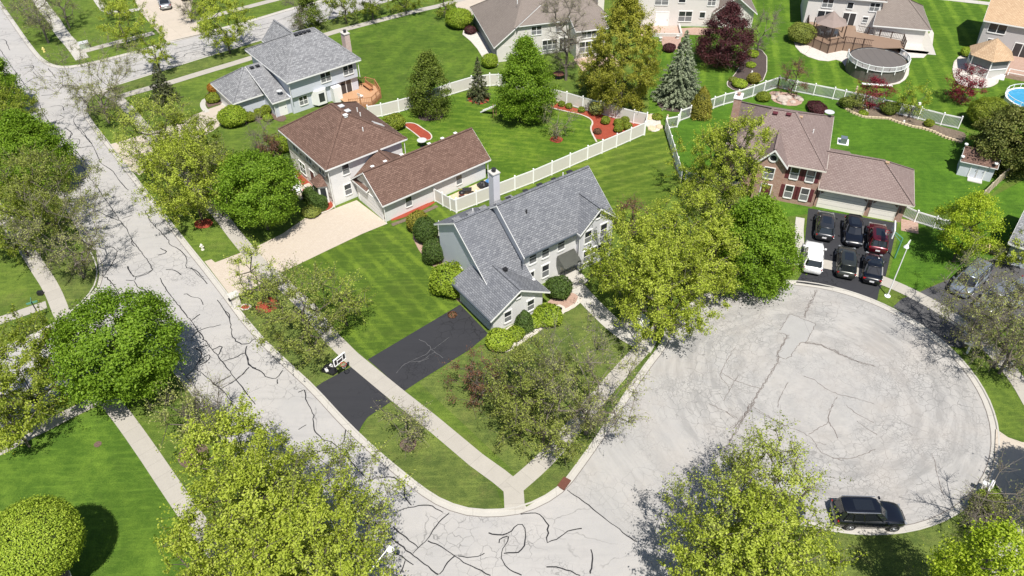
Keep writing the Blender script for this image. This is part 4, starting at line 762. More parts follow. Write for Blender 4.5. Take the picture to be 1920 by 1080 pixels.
for a, b in (((-4.9, .6), (-4.9, -3.2)), ((-4.9, -3.2), (-9.5, -3.2))): mb.bar(H.fr.P(*a, LZ+.25), H.fr.P(*b, LZ+.25), .28, .5)
mb.build('patio_wall', 'conc', H.t)

# ---- top right white house (deck side) and the tan-roofed one
Gf = Fr(G(1642.5, 47.5, 2.6), -15); H = House('house', Gf, (-4, 5), 'white house with taupe roof, behind the timber deck and round covered pool')
H.wallbox(-10.0, .5, 2.6, 12, WALLZ, 5.3, 'sid_cream'); H.wallbox(.3, 7.1, .4, 9, WALLZ, 2.5, 'sid_cream')
H.roof([[(-.4, 0, 2.6), (7.7, 0, 2.6), (4.4, 5.0, 5.0), (.45, 5.0, 5.0)], [(7.7, 0, 2.6), (7.7, 9.6, 2.6), (4.4, 5.0, 5.0)], [(7.7, 9.6, 2.6), (.45, 9.6, 2.6), (.45, 5.0, 5.0), (4.4, 5.0, 5.0)]], 'roof_taupe')
H.roof(H.hippoly(-10.4, 1.0, 2.2, 12.4, 5.45, (-6, 7.2), (-3.6, 7.2), 8.4), 'roof_taupe')
H.door('f', -8.2, -6.1, 2.6, 1.2, 3.1, 'glass'); H.door('f', -4.5, -2.7, 2.6, 1.2, 3.1, 'glass'); H.window('f', -1.6, -.9, 2.6, 1.9, 2.7); H.window('f', -7.9, -6.4, 2.6, 3.7, 4.9, mull=1); H.window('f', -4.3, -3.5, 2.6, 3.8, 4.7, sash=False); H.window('f', -1.1, .2, 2.6, 3.7, 4.9, mull=1)
mb = MB(); mb.prism(H.fr.quad(7.3, 8.7, -2.0, 8), WALLZ, LZ+.05); mb.prism(H.fr.quad(3.5, 8.7, -2.9, -1.9), WALLZ, LZ+.045); mb.build('path', 'walk2', H.t)
mb = MB(); mb.box(H.fr.P(-.4, .0, .6), (.8, .8, .9), H.fr.a); mb.build('air_conditioner', 'galv', H.t)
Hf = Fr(G(1844.5, 37.7, 5), -30); H = House('house', Hf, (5, 5), 'grey house with tan shingle roof in the upper right corner')
H.wallbox(.4, 12, .4, 10, WALLZ, 4.9, 'sid_dgrey'); H.roof([[(0, 0, 5), (13, 0, 5), (13, 5.4, 8), (0, 5.4, 8)], [(0, 5.4, 8), (13, 5.4, 8), (13, 10.8, 5), (0, 10.8, 5)]], 'roof_tan', 'white'); H.window('f', 1.0, 3.2, .4, 3.4, 4.7, mull=1, sash=False); H.door('f', 5.0, 7.0, .4, .5, 2.5, 'glass'); H.door('f', 1.5, 2.6, .4, .5, 2.4, 'glass')
# ---- corner of a blue-grey house at the right edge, and the roof corner at the lower left
If = Fr(G(1891, 455, 2.6), -38); H = House('house', If, (4, 4), 'blue-grey house corner at the right edge, above the grey driveway')
H.wallbox(.4, 9, .4, 8, WALLZ, 2.5, 'sid_bluegrey'); H.roof([[(0, 0, 2.6), (9.5, 0, 2.6), (9.5, 4.2, 5), (0, 4.2, 5)], [(0, 4.2, 5), (9.5, 4.2, 5), (9.5, 8.4, 2.6), (0, 8.4, 2.6)]], 'roof_grey'); H.garage('f', 1.2, 6, .4, LZ, 2.2, 'gdoor_blue')
Jf = Fr(G(128, 1069, 2.7), 38); H = House('house', Jf, (-3, -3), 'pale roof corner of a house at the lower left edge of the picture')
H.wallbox(-9.4, -.5, -8, -.5, WALLZ, 2.6, 'sid_cream'); H.roof([[(-10, 0, 2.7), (-10, -8.5, 2.7), (-5, -8.5, 5.2), (-5, 0, 5.2)], [(-5, 0, 5.2), (-5, -8.5, 5.2), (0, -8.5, 2.7), (0, 0, 2.7)]], 'roof_taupe')

# ================================================================== TREES AND SHRUBS
M['lf_bright'] = leafmat('spring_leaves', (.19, .26, .025), (.36, .46, .05), (.52, .60, .12))
M['lf_lime'] = leafmat('lime_leaves', (.17, .27, .015), (.33, .46, .03), (.46, .57, .06)); M['lf_yel'] = leafmat('yellow_green_leaves', (.20, .28, .03), (.35, .44, .07), (.50, .56, .15))
M['lf_green'] = leafmat('maple_leaves', (.085, .17, .012), (.18, .32, .025), (.28, .43, .045))
M['lf_mid'] = leafmat('mid_green_leaves', (.12, .18, .018), (.24, .32, .034), (.38, .44, .08))
M['lf_dark'] = leafmat('dark_leaves', (.065, .10, .015), (.13, .19, .028), (.21, .27, .05), .3)
M['lf_olive'] = leafmat('olive_leaves', (.15, .20, .04), (.26, .32, .065), (.37, .42, .12))
M['lf_bud'] = leafmat('opening_buds', (.20, .24, .07), (.32, .37, .11), (.44, .48, .19))
M['lf_gold'] = leafmat('gold_leaves', (.19, .22, .03), (.34, .37, .05), (.46, .47, .09))
M['lf_purple'] = leafmat('purple_leaves', (.035, .012, .016), (.075, .025, .03), (.13, .05, .05), .2)
M['lf_copper'] = leafmat('copper_leaves', (.10, .045, .03), (.17, .085, .05), (.24, .15, .08), .25)
M['lf_red'] = leafmat('red_maple_leaves', (.09, .008, .016), (.19, .018, .035), (.28, .05, .06), .25)
M['needle_blue'] = leafmat('blue_spruce_needles', (.09, .125, .07), (.20, .25, .15), (.32, .37, .25), .1)
M['needle_dark'] = leafmat('spruce_needles', (.03, .05, .02), (.07, .09, .035), (.13, .13, .06), .1)
M['needle_olive'] = leafmat('pine_needles', (.05, .075, .018), (.12, .15, .03), (.24, .25, .07), .15)
M['lf_box'] = leafmat('clipped_leaves', (.19, .30, .025), (.32, .45, .045), (.45, .56, .08), .35); M['lf_yew'] = leafmat('yew_needles', (.03, .065, .014), (.07, .125, .025), (.11, .17, .035), .2)
M['lf_arb'] = leafmat('golden_arborvitae', (.10, .12, .018), (.22, .22, .03), (.34, .31, .05), .2); M['lf_bush'] = leafmat('bright_shrub_leaves', (.16, .27, .02), (.29, .42, .04), (.42, .52, .07)); M['lf_orange'] = leafmat('orange_leaves', (.30, .12, .02), (.45, .22, .04), (.5, .34, .08))

def leaf_mesh(name, mat, C, N, size, up=.35, aspect=.75):
    """leaf faces (one diamond each) at centres C, facing N"""
    n = len(C); rg = np.random.default_rng(n)
    N = N + rg.normal(0, .75, (n, 3)); N[:, 2] += up; N /= np.linalg.norm(N, axis=1)[:, None]+1e-9
    t = rg.normal(0, 1, (n, 3)); t -= (t*N).sum(1)[:, None]*N; t /= np.linalg.norm(t, axis=1)[:, None]+1e-9; b = np.cross(N, t)
    s = size*rg.uniform(.6, 1.35, (n, 1)); bend = N*s*.22
    V = np.empty((n, 4, 3)); V[:, 0] = C-t*s*.62-bend; V[:, 1] = C-b*s*aspect*.5+bend*.5; V[:, 2] = C+t*s*.62-bend; V[:, 3] = C+b*s*aspect*.5+bend*.5
    me = bpy.data.meshes.new(name); me.vertices.add(n*4); me.vertices.foreach_set('co', V.reshape(-1).astype(np.float32)); me.loops.add(n*4); me.loops.foreach_set('vertex_index', np.arange(n*4, dtype=np.int32))
    me.polygons.add(n); me.polygons.foreach_set('loop_start', np.arange(0, n*4, 4, dtype=np.int32)); me.polygons.foreach_set('loop_total', np.full(n, 4, np.int32)); me.materials.append(M[mat]); me.update(); me.validate(); return me
def tube_mesh(name, mat, segs, nside=5):
    V, F = [], []
    for a, b, r0, r1 in segs:
        a = np.array(a); b = np.array(b); d = b-a; L = np.linalg.norm(d)
        if L < 1e-5: continue
        d /= L; ref = np.array((0, 0, 1.)) if abs(d[2]) < .9 else np.array((1., 0, 0)); x = np.cross(d, ref); x /= np.linalg.norm(x); y = np.cross(d, x); k = len(V); ns = nside if r0 > .05 else 3
        for c, r in ((a, r0), (b, r1)):
            for i in range(ns): t = 2*math.pi*i/ns; V.append(tuple(c+(x*math.cos(t)+y*math.sin(t))*r))
        for i in range(ns): F.append((k+i, k+(i+1) % ns, k+ns+(i+1) % ns, k+ns+i))
    me = bpy.data.meshes.new(name); me.from_pydata(V, [], F); me.materials.append(M[mat]); me.update(); return me

def crown_pts(kind, n, r, z0, z1, rg):
    """cluster centres filling a crown envelope between heights z0 and z1 of radius r"""
    out = []; lk = .35 if kind in ('flat', 'egg', 'column') else 1.0; lob = [(rg.uniform(0, 6.28), lk*rg.uniform(.08, .26), rg.integers(2, 5)) for _ in range(3)]
    while len(out) < n:
        a = rg.uniform(0, 2*math.pi); h = rg.uniform(0, 1)
        if kind == 'cone': R_ = r*(1-h)**.85*1.0+.12
        elif kind == 'egg': R_ = r*math.sin(math.pi*min(1, .12+.88*h)**.75)**.75*(1-.25*h) if h < 1 else .1
        elif kind == 'column': R_ = r*(1-h**3)**.5*min(1, .55+h*2)
        elif kind == 'vase': R_ = r*(.25+.75*h**.6)*(1-max(0, h-.75)**2*9)**.5
        elif kind == 'flat': R_ = r*math.sqrt(max(0, 1-(2*h-1)**2))**.6
        else: R_ = r*math.sqrt(max(0, 1-(2*h-1)**2))
        R_ *= 1+sum(A*math.sin(k*a+p+h*3) for p, A, k in lob)*.75
        q = rg.uniform(0, 1)**.42*R_
        if kind not in ('cone',) and rg.uniform() > .25+.75*(q/(R_+.01)): continue
        out.append((q*math.cos(a), q*math.sin(a), z0+h*(z1-z0)))
    return np.array(out)
def skeleton(pts, zb, rg, lean=0):
    """branches that reach every cluster: each joins the nearest earlier node"""
    nodes = [np.array((0., 0., 0.)), np.array((0, 0, zb*.5)), np.array((rg.normal(0, .08), rg.normal(0, .08), zb))]; par = [-1, 0, 1]
    top = pts[:, 2].max(); k = 4
    for i in range(1, k+1): nodes.append(np.array((rg.normal(0, .12*i), rg.normal(0, .12*i), zb+(top-zb)*i/(k+1.5)))); par.append(len(nodes)-2)
    order = np.argsort(np.linalg.norm(pts-np.array((0, 0, zb)), axis=1)); tip = []
    for i in order:
        p = pts[i]; A = np.array(nodes[1:]); d = np.linalg.norm(A-p, axis=1)+np.maximum(0, A[:, 2]-p[2]+.2)*1.2 + np.linalg.norm(A[:, :2], axis=1)*.18
        j = int(np.argmin(d))+1; L = np.linalg.norm(p-nodes[j]); ns = max(1, int(L/1.1)); prev = j
        for s in range(1, ns+1):
            f = s/ns; q = nodes[j]*(1-f)+p*f; q = q + rg.normal(0, .07*L*(1-f)+.02, 3)*(s < ns); q[2] += math.sin(f*math.pi)*.08*L; nodes.append(q); par.append(prev); prev = len(nodes)-1
        tip.append(prev)
    w_ = np.zeros(len(nodes)); 
    for t in tip: w_[t] += 1
    for i in range(len(nodes)-1, 0, -1): w_[par[i]] += w_[i]+.02
    return nodes, par, w_, tip
TC = {}
SPEC = { 'lime': ('round', 2.2, 150, .13, .32, 'lf_lime', 'bark', .2, 0),  # shape, clusters/m3-ish, leaves per cluster, leaf size, spread, leaf material, bark, crown base fraction, twigs
 'bright': ('round', 1.5, 118, .13, .31, 'lf_bright', 'bark', .26, 3), 'airy': ('round', 1.3, 70, .12, .33, 'lf_yel', 'bark', .28, 4), 'maple': ('flat', 2.3, 165, .155, .36, 'lf_green', 'bark', .25, 0),
 'mid': ('round', 1.5, 118, .13, .31, 'lf_mid', 'bark', .24, 3), 'dense': ('egg', 2.2, 165, .155, .36, 'lf_green', 'bark', .1, 0), 'sparse': ('vase', .95, 42, .105, .30, 'lf_bud', 'bark_pale', .25, 5),
 'olive': ('round', 1.3, 75, .115, .30, 'lf_olive', 'bark', .26, 4), 'darkegg': ('egg', 2.2, 140, .15, .34, 'lf_dark', 'bark', .04, 0), 'gold': ('egg', 1.7, 150, .14, .40, 'lf_gold', 'bark', .08, 2),
 'purple': ('egg', 1.9, 120, .15, .36, 'lf_purple', 'bark', .1, 1), 'copper': ('round', 1.6, 75, .11, .32, 'lf_copper', 'bark', .12, 4), 'red': ('round', 2.4, 90, .12, .28, 'lf_red', 'bark', .12, 1),
 'bare':     ('vase', .9, 0, .15, .4, 'lf_bud', 'bark_pale', .2, 12), 'pale': ('round', 1.3, 42, .14, .42, 'lf_bud', 'bark', .2, 4), 'spruce': ('cone', 2.2, 0, .24, .3, 'needle_blue', 'bark', .02, 0), 'darkspruce': ('cone', 2.2, 0, .22, .3, 'needle_dark', 'bark', .02, 0)}
def tree_meshes(ty, r, h, seed):
    key = (ty, round(r, 1), round(h, 1), seed)
    if key in TC: return TC[key]
    shape, cd, lpc, ls, sp, lm, bm_, zb, tw = SPEC[ty]; rg = np.random.default_rng(seed*101+int(r*10)+int(h*7))
    z0 = h*zb
    if shape == 'cone':   # spruce: whorled drooping boughs
        segs = [((0, 0, 0), (0, 0, h*.96), .16, .03)]; C, N = [], []; nw = int(h/.34)
        for k in range(nw):
            z = h*(.05+.93*k/nw); R_ = r*(1-k/nw)**.9+.10; nb = max(5, int(R_*6.5))
            for i in range(nb):
                a = 2*math.pi*i/nb+k*1.7+rg.normal(0, .12); L = R_*rg.uniform(.72, 1.12); d = np.array((math.cos(a), math.sin(a), 0.)); e = d*L + np.array((0, 0, z-.16*L+.12*L)); s0 = np.array((0, 0, z)); 
                if k % 2 == 0: segs.append((tuple(s0), tuple(e), .03, .008))
                m = max(6, int(L*30))
                f = rg.uniform(.25, 1.05, m)**.8; side = rg.normal(0, 1, m)*.20*(1.15-f)*(.5+L*.4); up_ = rg.normal(0, .05, m)-.20*L*f*f+.12*L*f**3
                t = np.array((-math.sin(a), math.cos(a), 0)); P_ = s0+np.outer(f*L, d)+np.outer(side, t); P_[:, 2] += up_; C.append(P_); N.append(np.tile(d*.5+np.array((0, 0, .6)), (m, 1)))
        C = np.concatenate(C); N = np.concatenate(N); tip = rg.normal(0, .06, (14, 3))+np.array((0, 0, h*.97)); C = np.vstack([C, tip]); N = np.vstack([N, np.tile((0, 0, 1.), (14, 1))])
        out = (tube_mesh('trunk', bm_, segs), leaf_mesh('crown', lm, C, N, ls, .2, .45)); TC[key] = out; return out
    vol = r*r*(h-z0)*1.0; n = int(max(24, min(420, vol*cd*(1.0 if vol < 120 else (120/vol)**.35))))
    pts = crown_pts(shape, n, r, z0, h, rg); nodes, par, w_, tip = skeleton(pts, z0*.8+.2, rg)
    wt = w_[1]; rt = .022*h**.85+.015; segs = []
    for i in range(1, len(nodes)):
        r1 = max(.012, rt*(w_[i]/wt)**.5); r0 = max(.012, rt*(w_[par[i]]/wt)**.5); r0 = min(r0, r1*1.6+.01) if par[i] > 2 else r0; segs.append((nodes[par[i]], nodes[i], r0, r1))
    C, N, TW = [], [], []; cen = np.array((0, 0, (z0+h)/2))
    for i, p in enumerate(pts):
        dv = (p-cen); dv = dv/(np.linalg.norm(dv)+.1)
        ends = []
        for k in range(max(tw, 1) if tw else 0):
            e = p+ (dv*.55+rg.normal(0, .55, 3)+np.array((0, 0, .25)))*rg.uniform(.45, 1.15); ends.append(e); mid_ = (p+e)/2+rg.normal(0, .06, 3); segs.append((p, mid_, .016, .012)); segs.append((mid_, e, .012, .006))
            if ty in ('bare', 'sparse', 'copper'):
                for _ in range(3): q = mid_*rg.uniform(.2, .8)+e*.0; q = mid_+(e-mid_)*rg.uniform(-.5, .9); e2 = q+(dv*.3+rg.normal(0, .45, 3))*rg.uniform(.3, .7); segs.append((q, e2, .010, .005)); ends.append(e2)
        if lpc:
            m = int(lpc*rg.uniform(.55, 1.4)); s = sp*rg.uniform(.8, 1.25)
            if ends and tw >= 2:
                E = np.array(ends); idx = rg.integers(0, len(E), m); f = rg.uniform(.1, 1.05, (m, 1)); P_ = p*(1-f)+E[idx]*f+rg.normal(0, s*.42, (m, 3))
            else: P_ = p+rg.normal(0, 1, (m, 3))*np.array((s, s, s*.6))
            C.append(P_); N.append(np.tile(dv, (m, 1)))
    tm = tube_mesh('trunk', bm_, segs)
    cm = leaf_mesh('crown', lm, np.concatenate(C), np.concatenate(N), ls) if C else None
    if C is None or not C:   # twig crown of a leafless tree: a few swelling buds
        B = np.array([s_[1] for s_ in segs if s_[3] < .0065]); cm = leaf_mesh('crown', lm, B+rg.normal(0, .05, B.shape), np.tile((0, 0, 1.), (len(B), 1)), .06)
    out = (tm, cm); TC[key] = out; return out
def tree(px, py, ty, r, h, label, zc=None, seed=1, name='tree', group=None, rot=None, base=None, cat='tree'):
    if base is None: h = max(h, (zc or 0)/.6)*1.12; zc = h*.62
    else: h *= 1.06
    g = G(px, py, zc) if base is None else G(*base); tm, cm = tree_meshes(ty, r, h, seed)
    t = thing(name, (g.x, g.y, LZ-.05), label, cat, group); rz = (px*.37+py*.11) if rot is None else rot; t.rotation_euler = (0, 0, rz)
    for nm, me in (('trunk', tm), ('crown', cm)): o = bpy.data.objects.new(nm, me); COL.objects.link(o); o.parent = t; ORG[o] = ORG[t]
    return t
def shrub(px, py, r, h, mat, label, name='shrub', base=True, dens=1.0, ls=.11, sq=1.0, kind='ball', group=None, rough_=.06, zc=None, ry=None, rz=0.0, cat='shrub', lift=0.0):
    return shrub_(px, py, r, h, mat, label, name, base, dens, ls, sq, kind, group, rough_, zc, ry, rz, cat, lift)
def shrub_(px, py, r, h, mat, label, name='shrub', base=True, dens=1.0, ls=.11, sq=1.0, kind='ball', group=None, rough_=.06, zc=None, ry=None, rz=0.0, cat='shrub', lift=0.0):
    g = G(px, py, LZ if base else (h*.5 if zc is None else zc)); ry = ry or r
    rg = np.random.default_rng(int(px*7+py)); area = 2*math.pi*max(r, ry)**2+math.pi*r*h; n = int(area*300*dens*(.11/ls)**1.6)
    u = rg.normal(0, 1, (n, 3)); u /= np.linalg.norm(u, axis=1)[:, None]
    if kind == 'cone':
        a = rg.uniform(0, 6.283, n); f = rg.uniform(0, 1, n)**.9*1.0; R_ = np.sin(np.minimum(1, (1-f)*1.15+.0)*math.pi/2)**.8; nm = np.stack([np.cos(a), np.sin(a), .3+f*.3], 1); C = np.stack([np.cos(a)*R_*r, np.sin(a)*R_*ry, .05*h+f*h*.95], 1)
    elif kind == 'box':
        C = rg.uniform(-1, 1, (n, 3)); ax = rg.integers(0, 3, n); C[np.arange(n), ax] = np.where(rg.uniform(0, 1, n) > .5, 1, -1); C[:, 2] = np.where(ax == 2, 1, C[:, 2]); nm = np.zeros((n, 3)); nm[np.arange(n), ax] = C[np.arange(n), ax]; C = C/np.maximum(1, np.linalg.norm(C[:, :2], axis=1)/1.25)[:, None]*1.0; C = C*np.array((r, ry, h/2))+np.array((0, 0, h/2))
    else:
        nm = u.copy(); C = u*np.array((r, ry, h*.5))+np.array((0, 0, h*.52))
    ph = rg.uniform(0, 6, 6); bump = 1+rough_*(np.sin(C[:, 0]*4/r+ph[0])*np.sin(C[:, 1]*4/r+ph[1])+np.sin(C[:, 2]*5+ph[2]+C[:, 0]*3)*.7)+rg.normal(0, .035+rough_*.25, n); cz = h*.5
    C[:, :2] *= bump[:, None]; C[:, 2] = cz+(C[:, 2]-cz)*bump; C[:, 2] = np.maximum(C[:, 2], .02)+lift
    t = thing(name, (g.x, g.y, LZ), label, cat, group); t.rotation_euler = (0, 0, rz)
    o = bpy.data.objects.new('foliage', leaf_mesh('foliage', mat, C, nm*1.2, ls, .25)); COL.objects.link(o); o.parent = t
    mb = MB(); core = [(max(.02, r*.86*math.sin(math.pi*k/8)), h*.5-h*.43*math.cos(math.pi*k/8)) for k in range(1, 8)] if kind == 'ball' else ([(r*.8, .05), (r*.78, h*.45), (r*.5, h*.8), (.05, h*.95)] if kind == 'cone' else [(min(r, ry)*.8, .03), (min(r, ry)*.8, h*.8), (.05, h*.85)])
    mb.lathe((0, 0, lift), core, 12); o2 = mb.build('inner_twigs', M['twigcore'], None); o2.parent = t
    if lift: mb = MB(); mb.tube((0, 0, -.1), (0, 0, lift+h*.4), .2, .14, 8); o3 = mb.build('trunk', 'bark', None); o3.parent = t
    if kind == 'box' and ry != r:
        o2.scale = (r/min(r, ry), ry/min(r, ry), 1)
    return t
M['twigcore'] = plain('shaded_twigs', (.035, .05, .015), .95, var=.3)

# ---- west side of the street
tree(220, 650, 'maple', 4.9, 7.0, 'broad deep green maple with a rounded crown over the road corner', zc=4.8, name='maple_tree')
tree(32, 700, 'mid', 4.5, 7.5, 'leafy tree at the left edge just below the rounded maple', zc=4.5, seed=2)
tree(15, 778, 'bright', 2.8, 5.5, 'lower bright green tree on the left edge above the pale walk', zc=3.5, seed=3)
tree(438, 865, 'bright', 3.2, 8.5, 'bright leafy tree between the yellowish sapling and the street', zc=5.5, seed=4)
tree(490, 985, 'bright', 4.7, 10, 'large spring green tree over the lower sidewalk', zc=6, seed=5)
tree(655, 935, 'airy', 6.0, 9, 'airy yellow-green tree reaching over the street at the bottom', base=(608, 1078), seed=6)
tree(575, 1055, 'bright', 4.8, 10, 'spring green tree at the bottom edge beside the street lamp arm', zc=6, seed=7)
tree(352, 1065, 'bright', 2.3, 6, 'small spring green tree at the bottom edge over the corner lawn', zc=4, seed=8)
tree(342, 785, 'pale', 2.6, 5, 'yellowish young tree in a mulch ring beside the left sidewalk', zc=3, seed=9, name='young_tree')
tree(392, 768, 'bare', 1.6, 4.2, 'thin leafless tree overhanging the left kerb', zc=2.6, seed=9, name='bare_tree')
tree(-22, 140, 'dense', 3.6, 8, 'dense green tree at the left edge casting shadow on the far street', zc=5, seed=10)
tree(10, 210, 'mid', 3.6, 7, 'mid green tree on the left edge above the dense one', zc=4, seed=11)
tree(48, 270, 'dense', 4.6, 8.5, 'dense bright green tree overhanging the street on the left', zc=5, seed=12)
tree(75, 365, 'olive', 5.6, 8.5, 'wide olive green tree over the left sidewalk', zc=5, seed=13)
tree(120, 445, 'sparse', 4.6, 7.5, 'thinly leafed tree with bare arching boughs beside the street curve', zc=4.5, seed=14)
tree(15, 410, 'mid', 4.2, 7, 'green tree at the left edge behind the arching boughs', zc=4, seed=15)
shrub(62, 1020, 2.9, 4.4, 'lf_box', 'big clipped round green tree on the corner lawn, casting a dark oval shadow', 'topiary_tree', False, ls=.10, dens=1.1, zc=5.0, lift=2.8, rough_=.02, cat='tree')
# ---- side street
tree(68, 30, 'sparse', 4.6, 9, 'thinly leafed tree beside the pale yellow hydrant at the far corner', base=(92, 82), seed=16)
tree(52, 20, 'bare', 1.8, 4.5, 'slim young bare tree near the far street edge', base=(60, 47), seed=17, name='young_tree')
tree(225, 45, 'bright', 2.9, 6.2, 'yellow-green tree in a dark bed beside the far sidewalk', base=(240, 88), seed=18)
tree(215, 10, 'mid', 2.6, 4, 'low green tree at the top edge beside the pale driveway', zc=2, seed=19)
tree(300, 95, 'bright', 2.5, 7, 'upright yellow-green tree above the blue spruce on the verge', base=(302, 138), seed=20)
tree(415, 55, 'bright', 4.0, 8, 'wide spring green tree on the side street verge beside the grey house', base=(432, 102), seed=21)
tree(345, 8, 'bare', 2.2, 5, 'leafless tree beside the silver car driveway', base=(360, 42), seed=22, name='bare_tree')
tree(395, 12, 'olive', 2.8, 5.5, 'olive tree at the top edge across the side street', base=(385, 25), seed=23)
tree(580, 28, 'darkegg', 2.3, 6.0, 'dark olive oval tree behind the grey hipped roof', base=(587, 62), seed=24)
tree(553, 25, 'bare', 1.9, 5, 'bare sapling beside the dark oval tree', base=(566, 68), seed=25, name='bare_tree')
tree(640, 18, 'mid', 2.6, 6, 'green street tree left of the row across the long lawn', base=(650, 46), seed=26, group='green street trees along the far sidewalk')
tree(690, 8, 'mid', 3.2, 6.5, 'larger green street tree in the middle of the far row', base=(700, 40), seed=27, group='green street trees along the far sidewalk')
tree(752, 2, 'mid', 2.8, 5.5, 'green street tree at the right of the far row', base=(762, 28), seed=28, group='green street trees along the far sidewalk')
tree(834, 12, 'mid', 1.9, 5, 'small green tree beside the clipped round bush at the top', base=(836, 38), seed=29)
tree(170, 150, 'sparse', 6.2, 9, 'big almost bare tree spreading over the street junction', base=(205, 232), seed=30)
tree(110, 0, 'sparse', 3.0, 6, 'thin budding tree over the far walk at the top edge', zc=4, seed=31)
# ---- verge beside the brown-roofed house
tree(290, 255, 'airy', 5.0, 8.5, 'airy yellow-green tree overhanging the street above the olive one', zc=5, seed=32)
tree(355, 270, 'mid', 3.6, 6.5, 'green tree hiding the beige drive, left of the brown-roofed house', zc=3.6, seed=33)
tree(318, 350, 'bright', 5.2, 8.5, 'spring green tree with red mulch at its foot beside the street', base=(380, 415), seed=34)
tree(395, 330, 'olive', 3.8, 7.5, 'olive tree between the street trees and the dense maple', zc=4.5, seed=35)
tree(482, 355, 'maple', 4.1, 7.6, 'dense green maple in front of the stone-fronted house', zc=4.2, seed=36, name='maple_tree')
tree(496, 260, 'bare', 1.9, 3.8, 'small leafless tree left of the brown roof', base=(505, 295), seed=37, name='bare_tree')
tree(508, 300, 'copper', 1.0, 2.6, 'small purplish shrub tree beside the stone front', base=(510, 300), seed=38, name='small_tree')
shrub(530, 282, 1.3, 2.2, 'lf_bush', 'bright green bush at the far corner of the stone-fronted house')
shrub(545, 310, 1.1, 1.4, 'lf_yew', 'dark green bush beside the red mulch of the stone front')
tree(490, 525, 'airy', 2.6, 6, 'pale yellow young tree between the beige drive and the street', base=(495, 570), seed=39)
tree(583, 600, 'mid', 4.0, 6.6, 'green tree with dark spreading boughs over the sidewalk', base=(585, 662), seed=40) if False else None
tree(578, 605, 'olive', 4.7, 7.2, 'olive tree with dark spreading boughs over the sidewalk', base=(583, 655), seed=41)
tree(640, 560, 'airy', 2.2, 5, 'fine-leaved tree on the striped front lawn side of the sidewalk', zc=3, seed=42)
# ---- corner in front of the middle house
tree(765, 805, 'sparse', 1.9, 4.2, 'small young tree with a mulch ring on the corner verge', base=(768, 836), seed=43, name='young_tree')
tree(900, 705, 'copper', 2.3, 4.2, 'copper-leaved small tree at the lower end of the black driveway', zc=2.5, seed=44)
tree(985, 715, 'olive', 3.6, 6, 'grey-green budding tree on the corner lawn next to the copper one', zc=4, seed=45)
tree(1020, 770, 'olive', 4.2, 6, 'low olive tree spreading to the corner sidewalk', zc=3.4, seed=46)
tree(1105, 725, 'sparse', 4.8, 7.5, 'big budding tree stretching over the kerb of the turning circle', zc=5, seed=47)
# ---- between the middle house and the brick one
tree(1200, 485, 'bright', 4.2, 8.5, 'leafy tree shading the front path of the middle house', zc=4.5, seed=48)
tree(1295, 432, 'bright', 4.1, 8, 'spring green tree in the middle of the grove', zc=4.5, seed=49)
tree(1262, 560, 'bright', 4.8, 9, 'largest spring green tree of the grove, its boughs over the turning circle', base=(1224, 634), seed=50)
tree(1185, 405, 'copper', 1.5, 3.8, 'dull brownish small tree behind the grove, beside the striped lawn', zc=2, seed=51)
tree(1418, 440, 'dense', 4.8, 8.6, 'deep green round maple in front of the brick house', zc=4.6, seed=52, name='maple_tree')
tree(1345, 500, 'bright', 3.3, 7.5, 'mid green tree between the deep green maple and the turning circle', base=(1312, 556), seed=53)
tree(1328, 298, 'bright', 2.9, 7, 'spring green tree left of the brick house roof', zc=4.2, seed=54)
tree(1385, 305, 'bright', 3.2, 8.0, 'airy tree overlapping the front of the brick house', zc=6, seed=55)
tree(1340, 370, 'olive', 2.6, 5, 'olive undergrowth tree behind the grove near the white fence end', zc=3, seed=56)
# ---- right side
tree(1815, 412, 'lime', 2.6, 7.4, 'bright lime tree alone on the lawn beside the picket fence', base=(1786, 492), seed=57)
tree(1872, 262, 'mid', 4.6, 7, 'spreading pine towering over the blue shed', zc=4, seed=58) if False else None
tree(1800, 600, 'sparse', 4.6, 8.0, 'olive half-leafed tree over the grey driveway', base=(1806, 652), seed=59)
tree(1875, 650, 'sparse', 5.4, 8, 'budding tree with pale limbs at the right edge of the circle', base=(1872, 702), seed=60)
tree(1915, 600, 'sparse', 2.6, 6, 'thin olive tree at the right edge among the parked vans', zc=5, seed=61)
tree(1875, 500, 'bush' if False else 'bright', 1.5, 2.4, 'low lime bush beside the wooden pallet', base=(1882, 495), seed=62, name='bush')
shrub(1845, 235, 2.3, 3.4, 'lf_mid', 'rounded green bush at the right end of the rear fence, left of the pine')
tree(1358, 78, 'purple', 4.2, 8.2, 'large purple-leaved tree before the white gabled wing', base=(1352, 122), seed=63)
tree(1283, 130, 'spruce', 3.2, 9.4, 'silvery blue spruce beside the purple tree', base=(1270, 190), seed=64, name='spruce_tree')
tree(308, 158, 'darkspruce', 2.0, 5.2, 'dark spruce on the verge near the grey hipped garage', base=(312, 190), seed=65, name='spruce_tree')
tree(897, 140, 'darkspruce', 1.6, 5.8, 'slim olive spruce in a red mulch ring by the fence', base=(898, 187), seed=66, name='spruce_tree')
tree(808, 140, 'darkegg', 2.9, 7.8, 'dark green oval tree standing in front of the far fence', base=(810, 214), seed=67)
tree(983, 145, 'dense', 3.9, 10.2, 'tall dense bright green tree behind the small red-ringed one', base=(985, 226), seed=68)
tree(1172, 100, 'gold', 4.9, 14, 'tall golden olive tree behind the red mulch garden', base=(1160, 205), seed=69)
tree(1120, 120, 'gold', 2.6, 6, 'lower golden tree beside the brick patio', zc=3, seed=70)
tree(1060, 75, 'bare', 3.4, 11, 'tall leafless tree in front of the cream house', base=(1061, 152), seed=71, name='bare_tree')
tree(1043, 235, 'sparse', 2.1, 3.8, 'small bare tree in a red mulch ring on the fenced lawn', base=(1043, 263), seed=72)
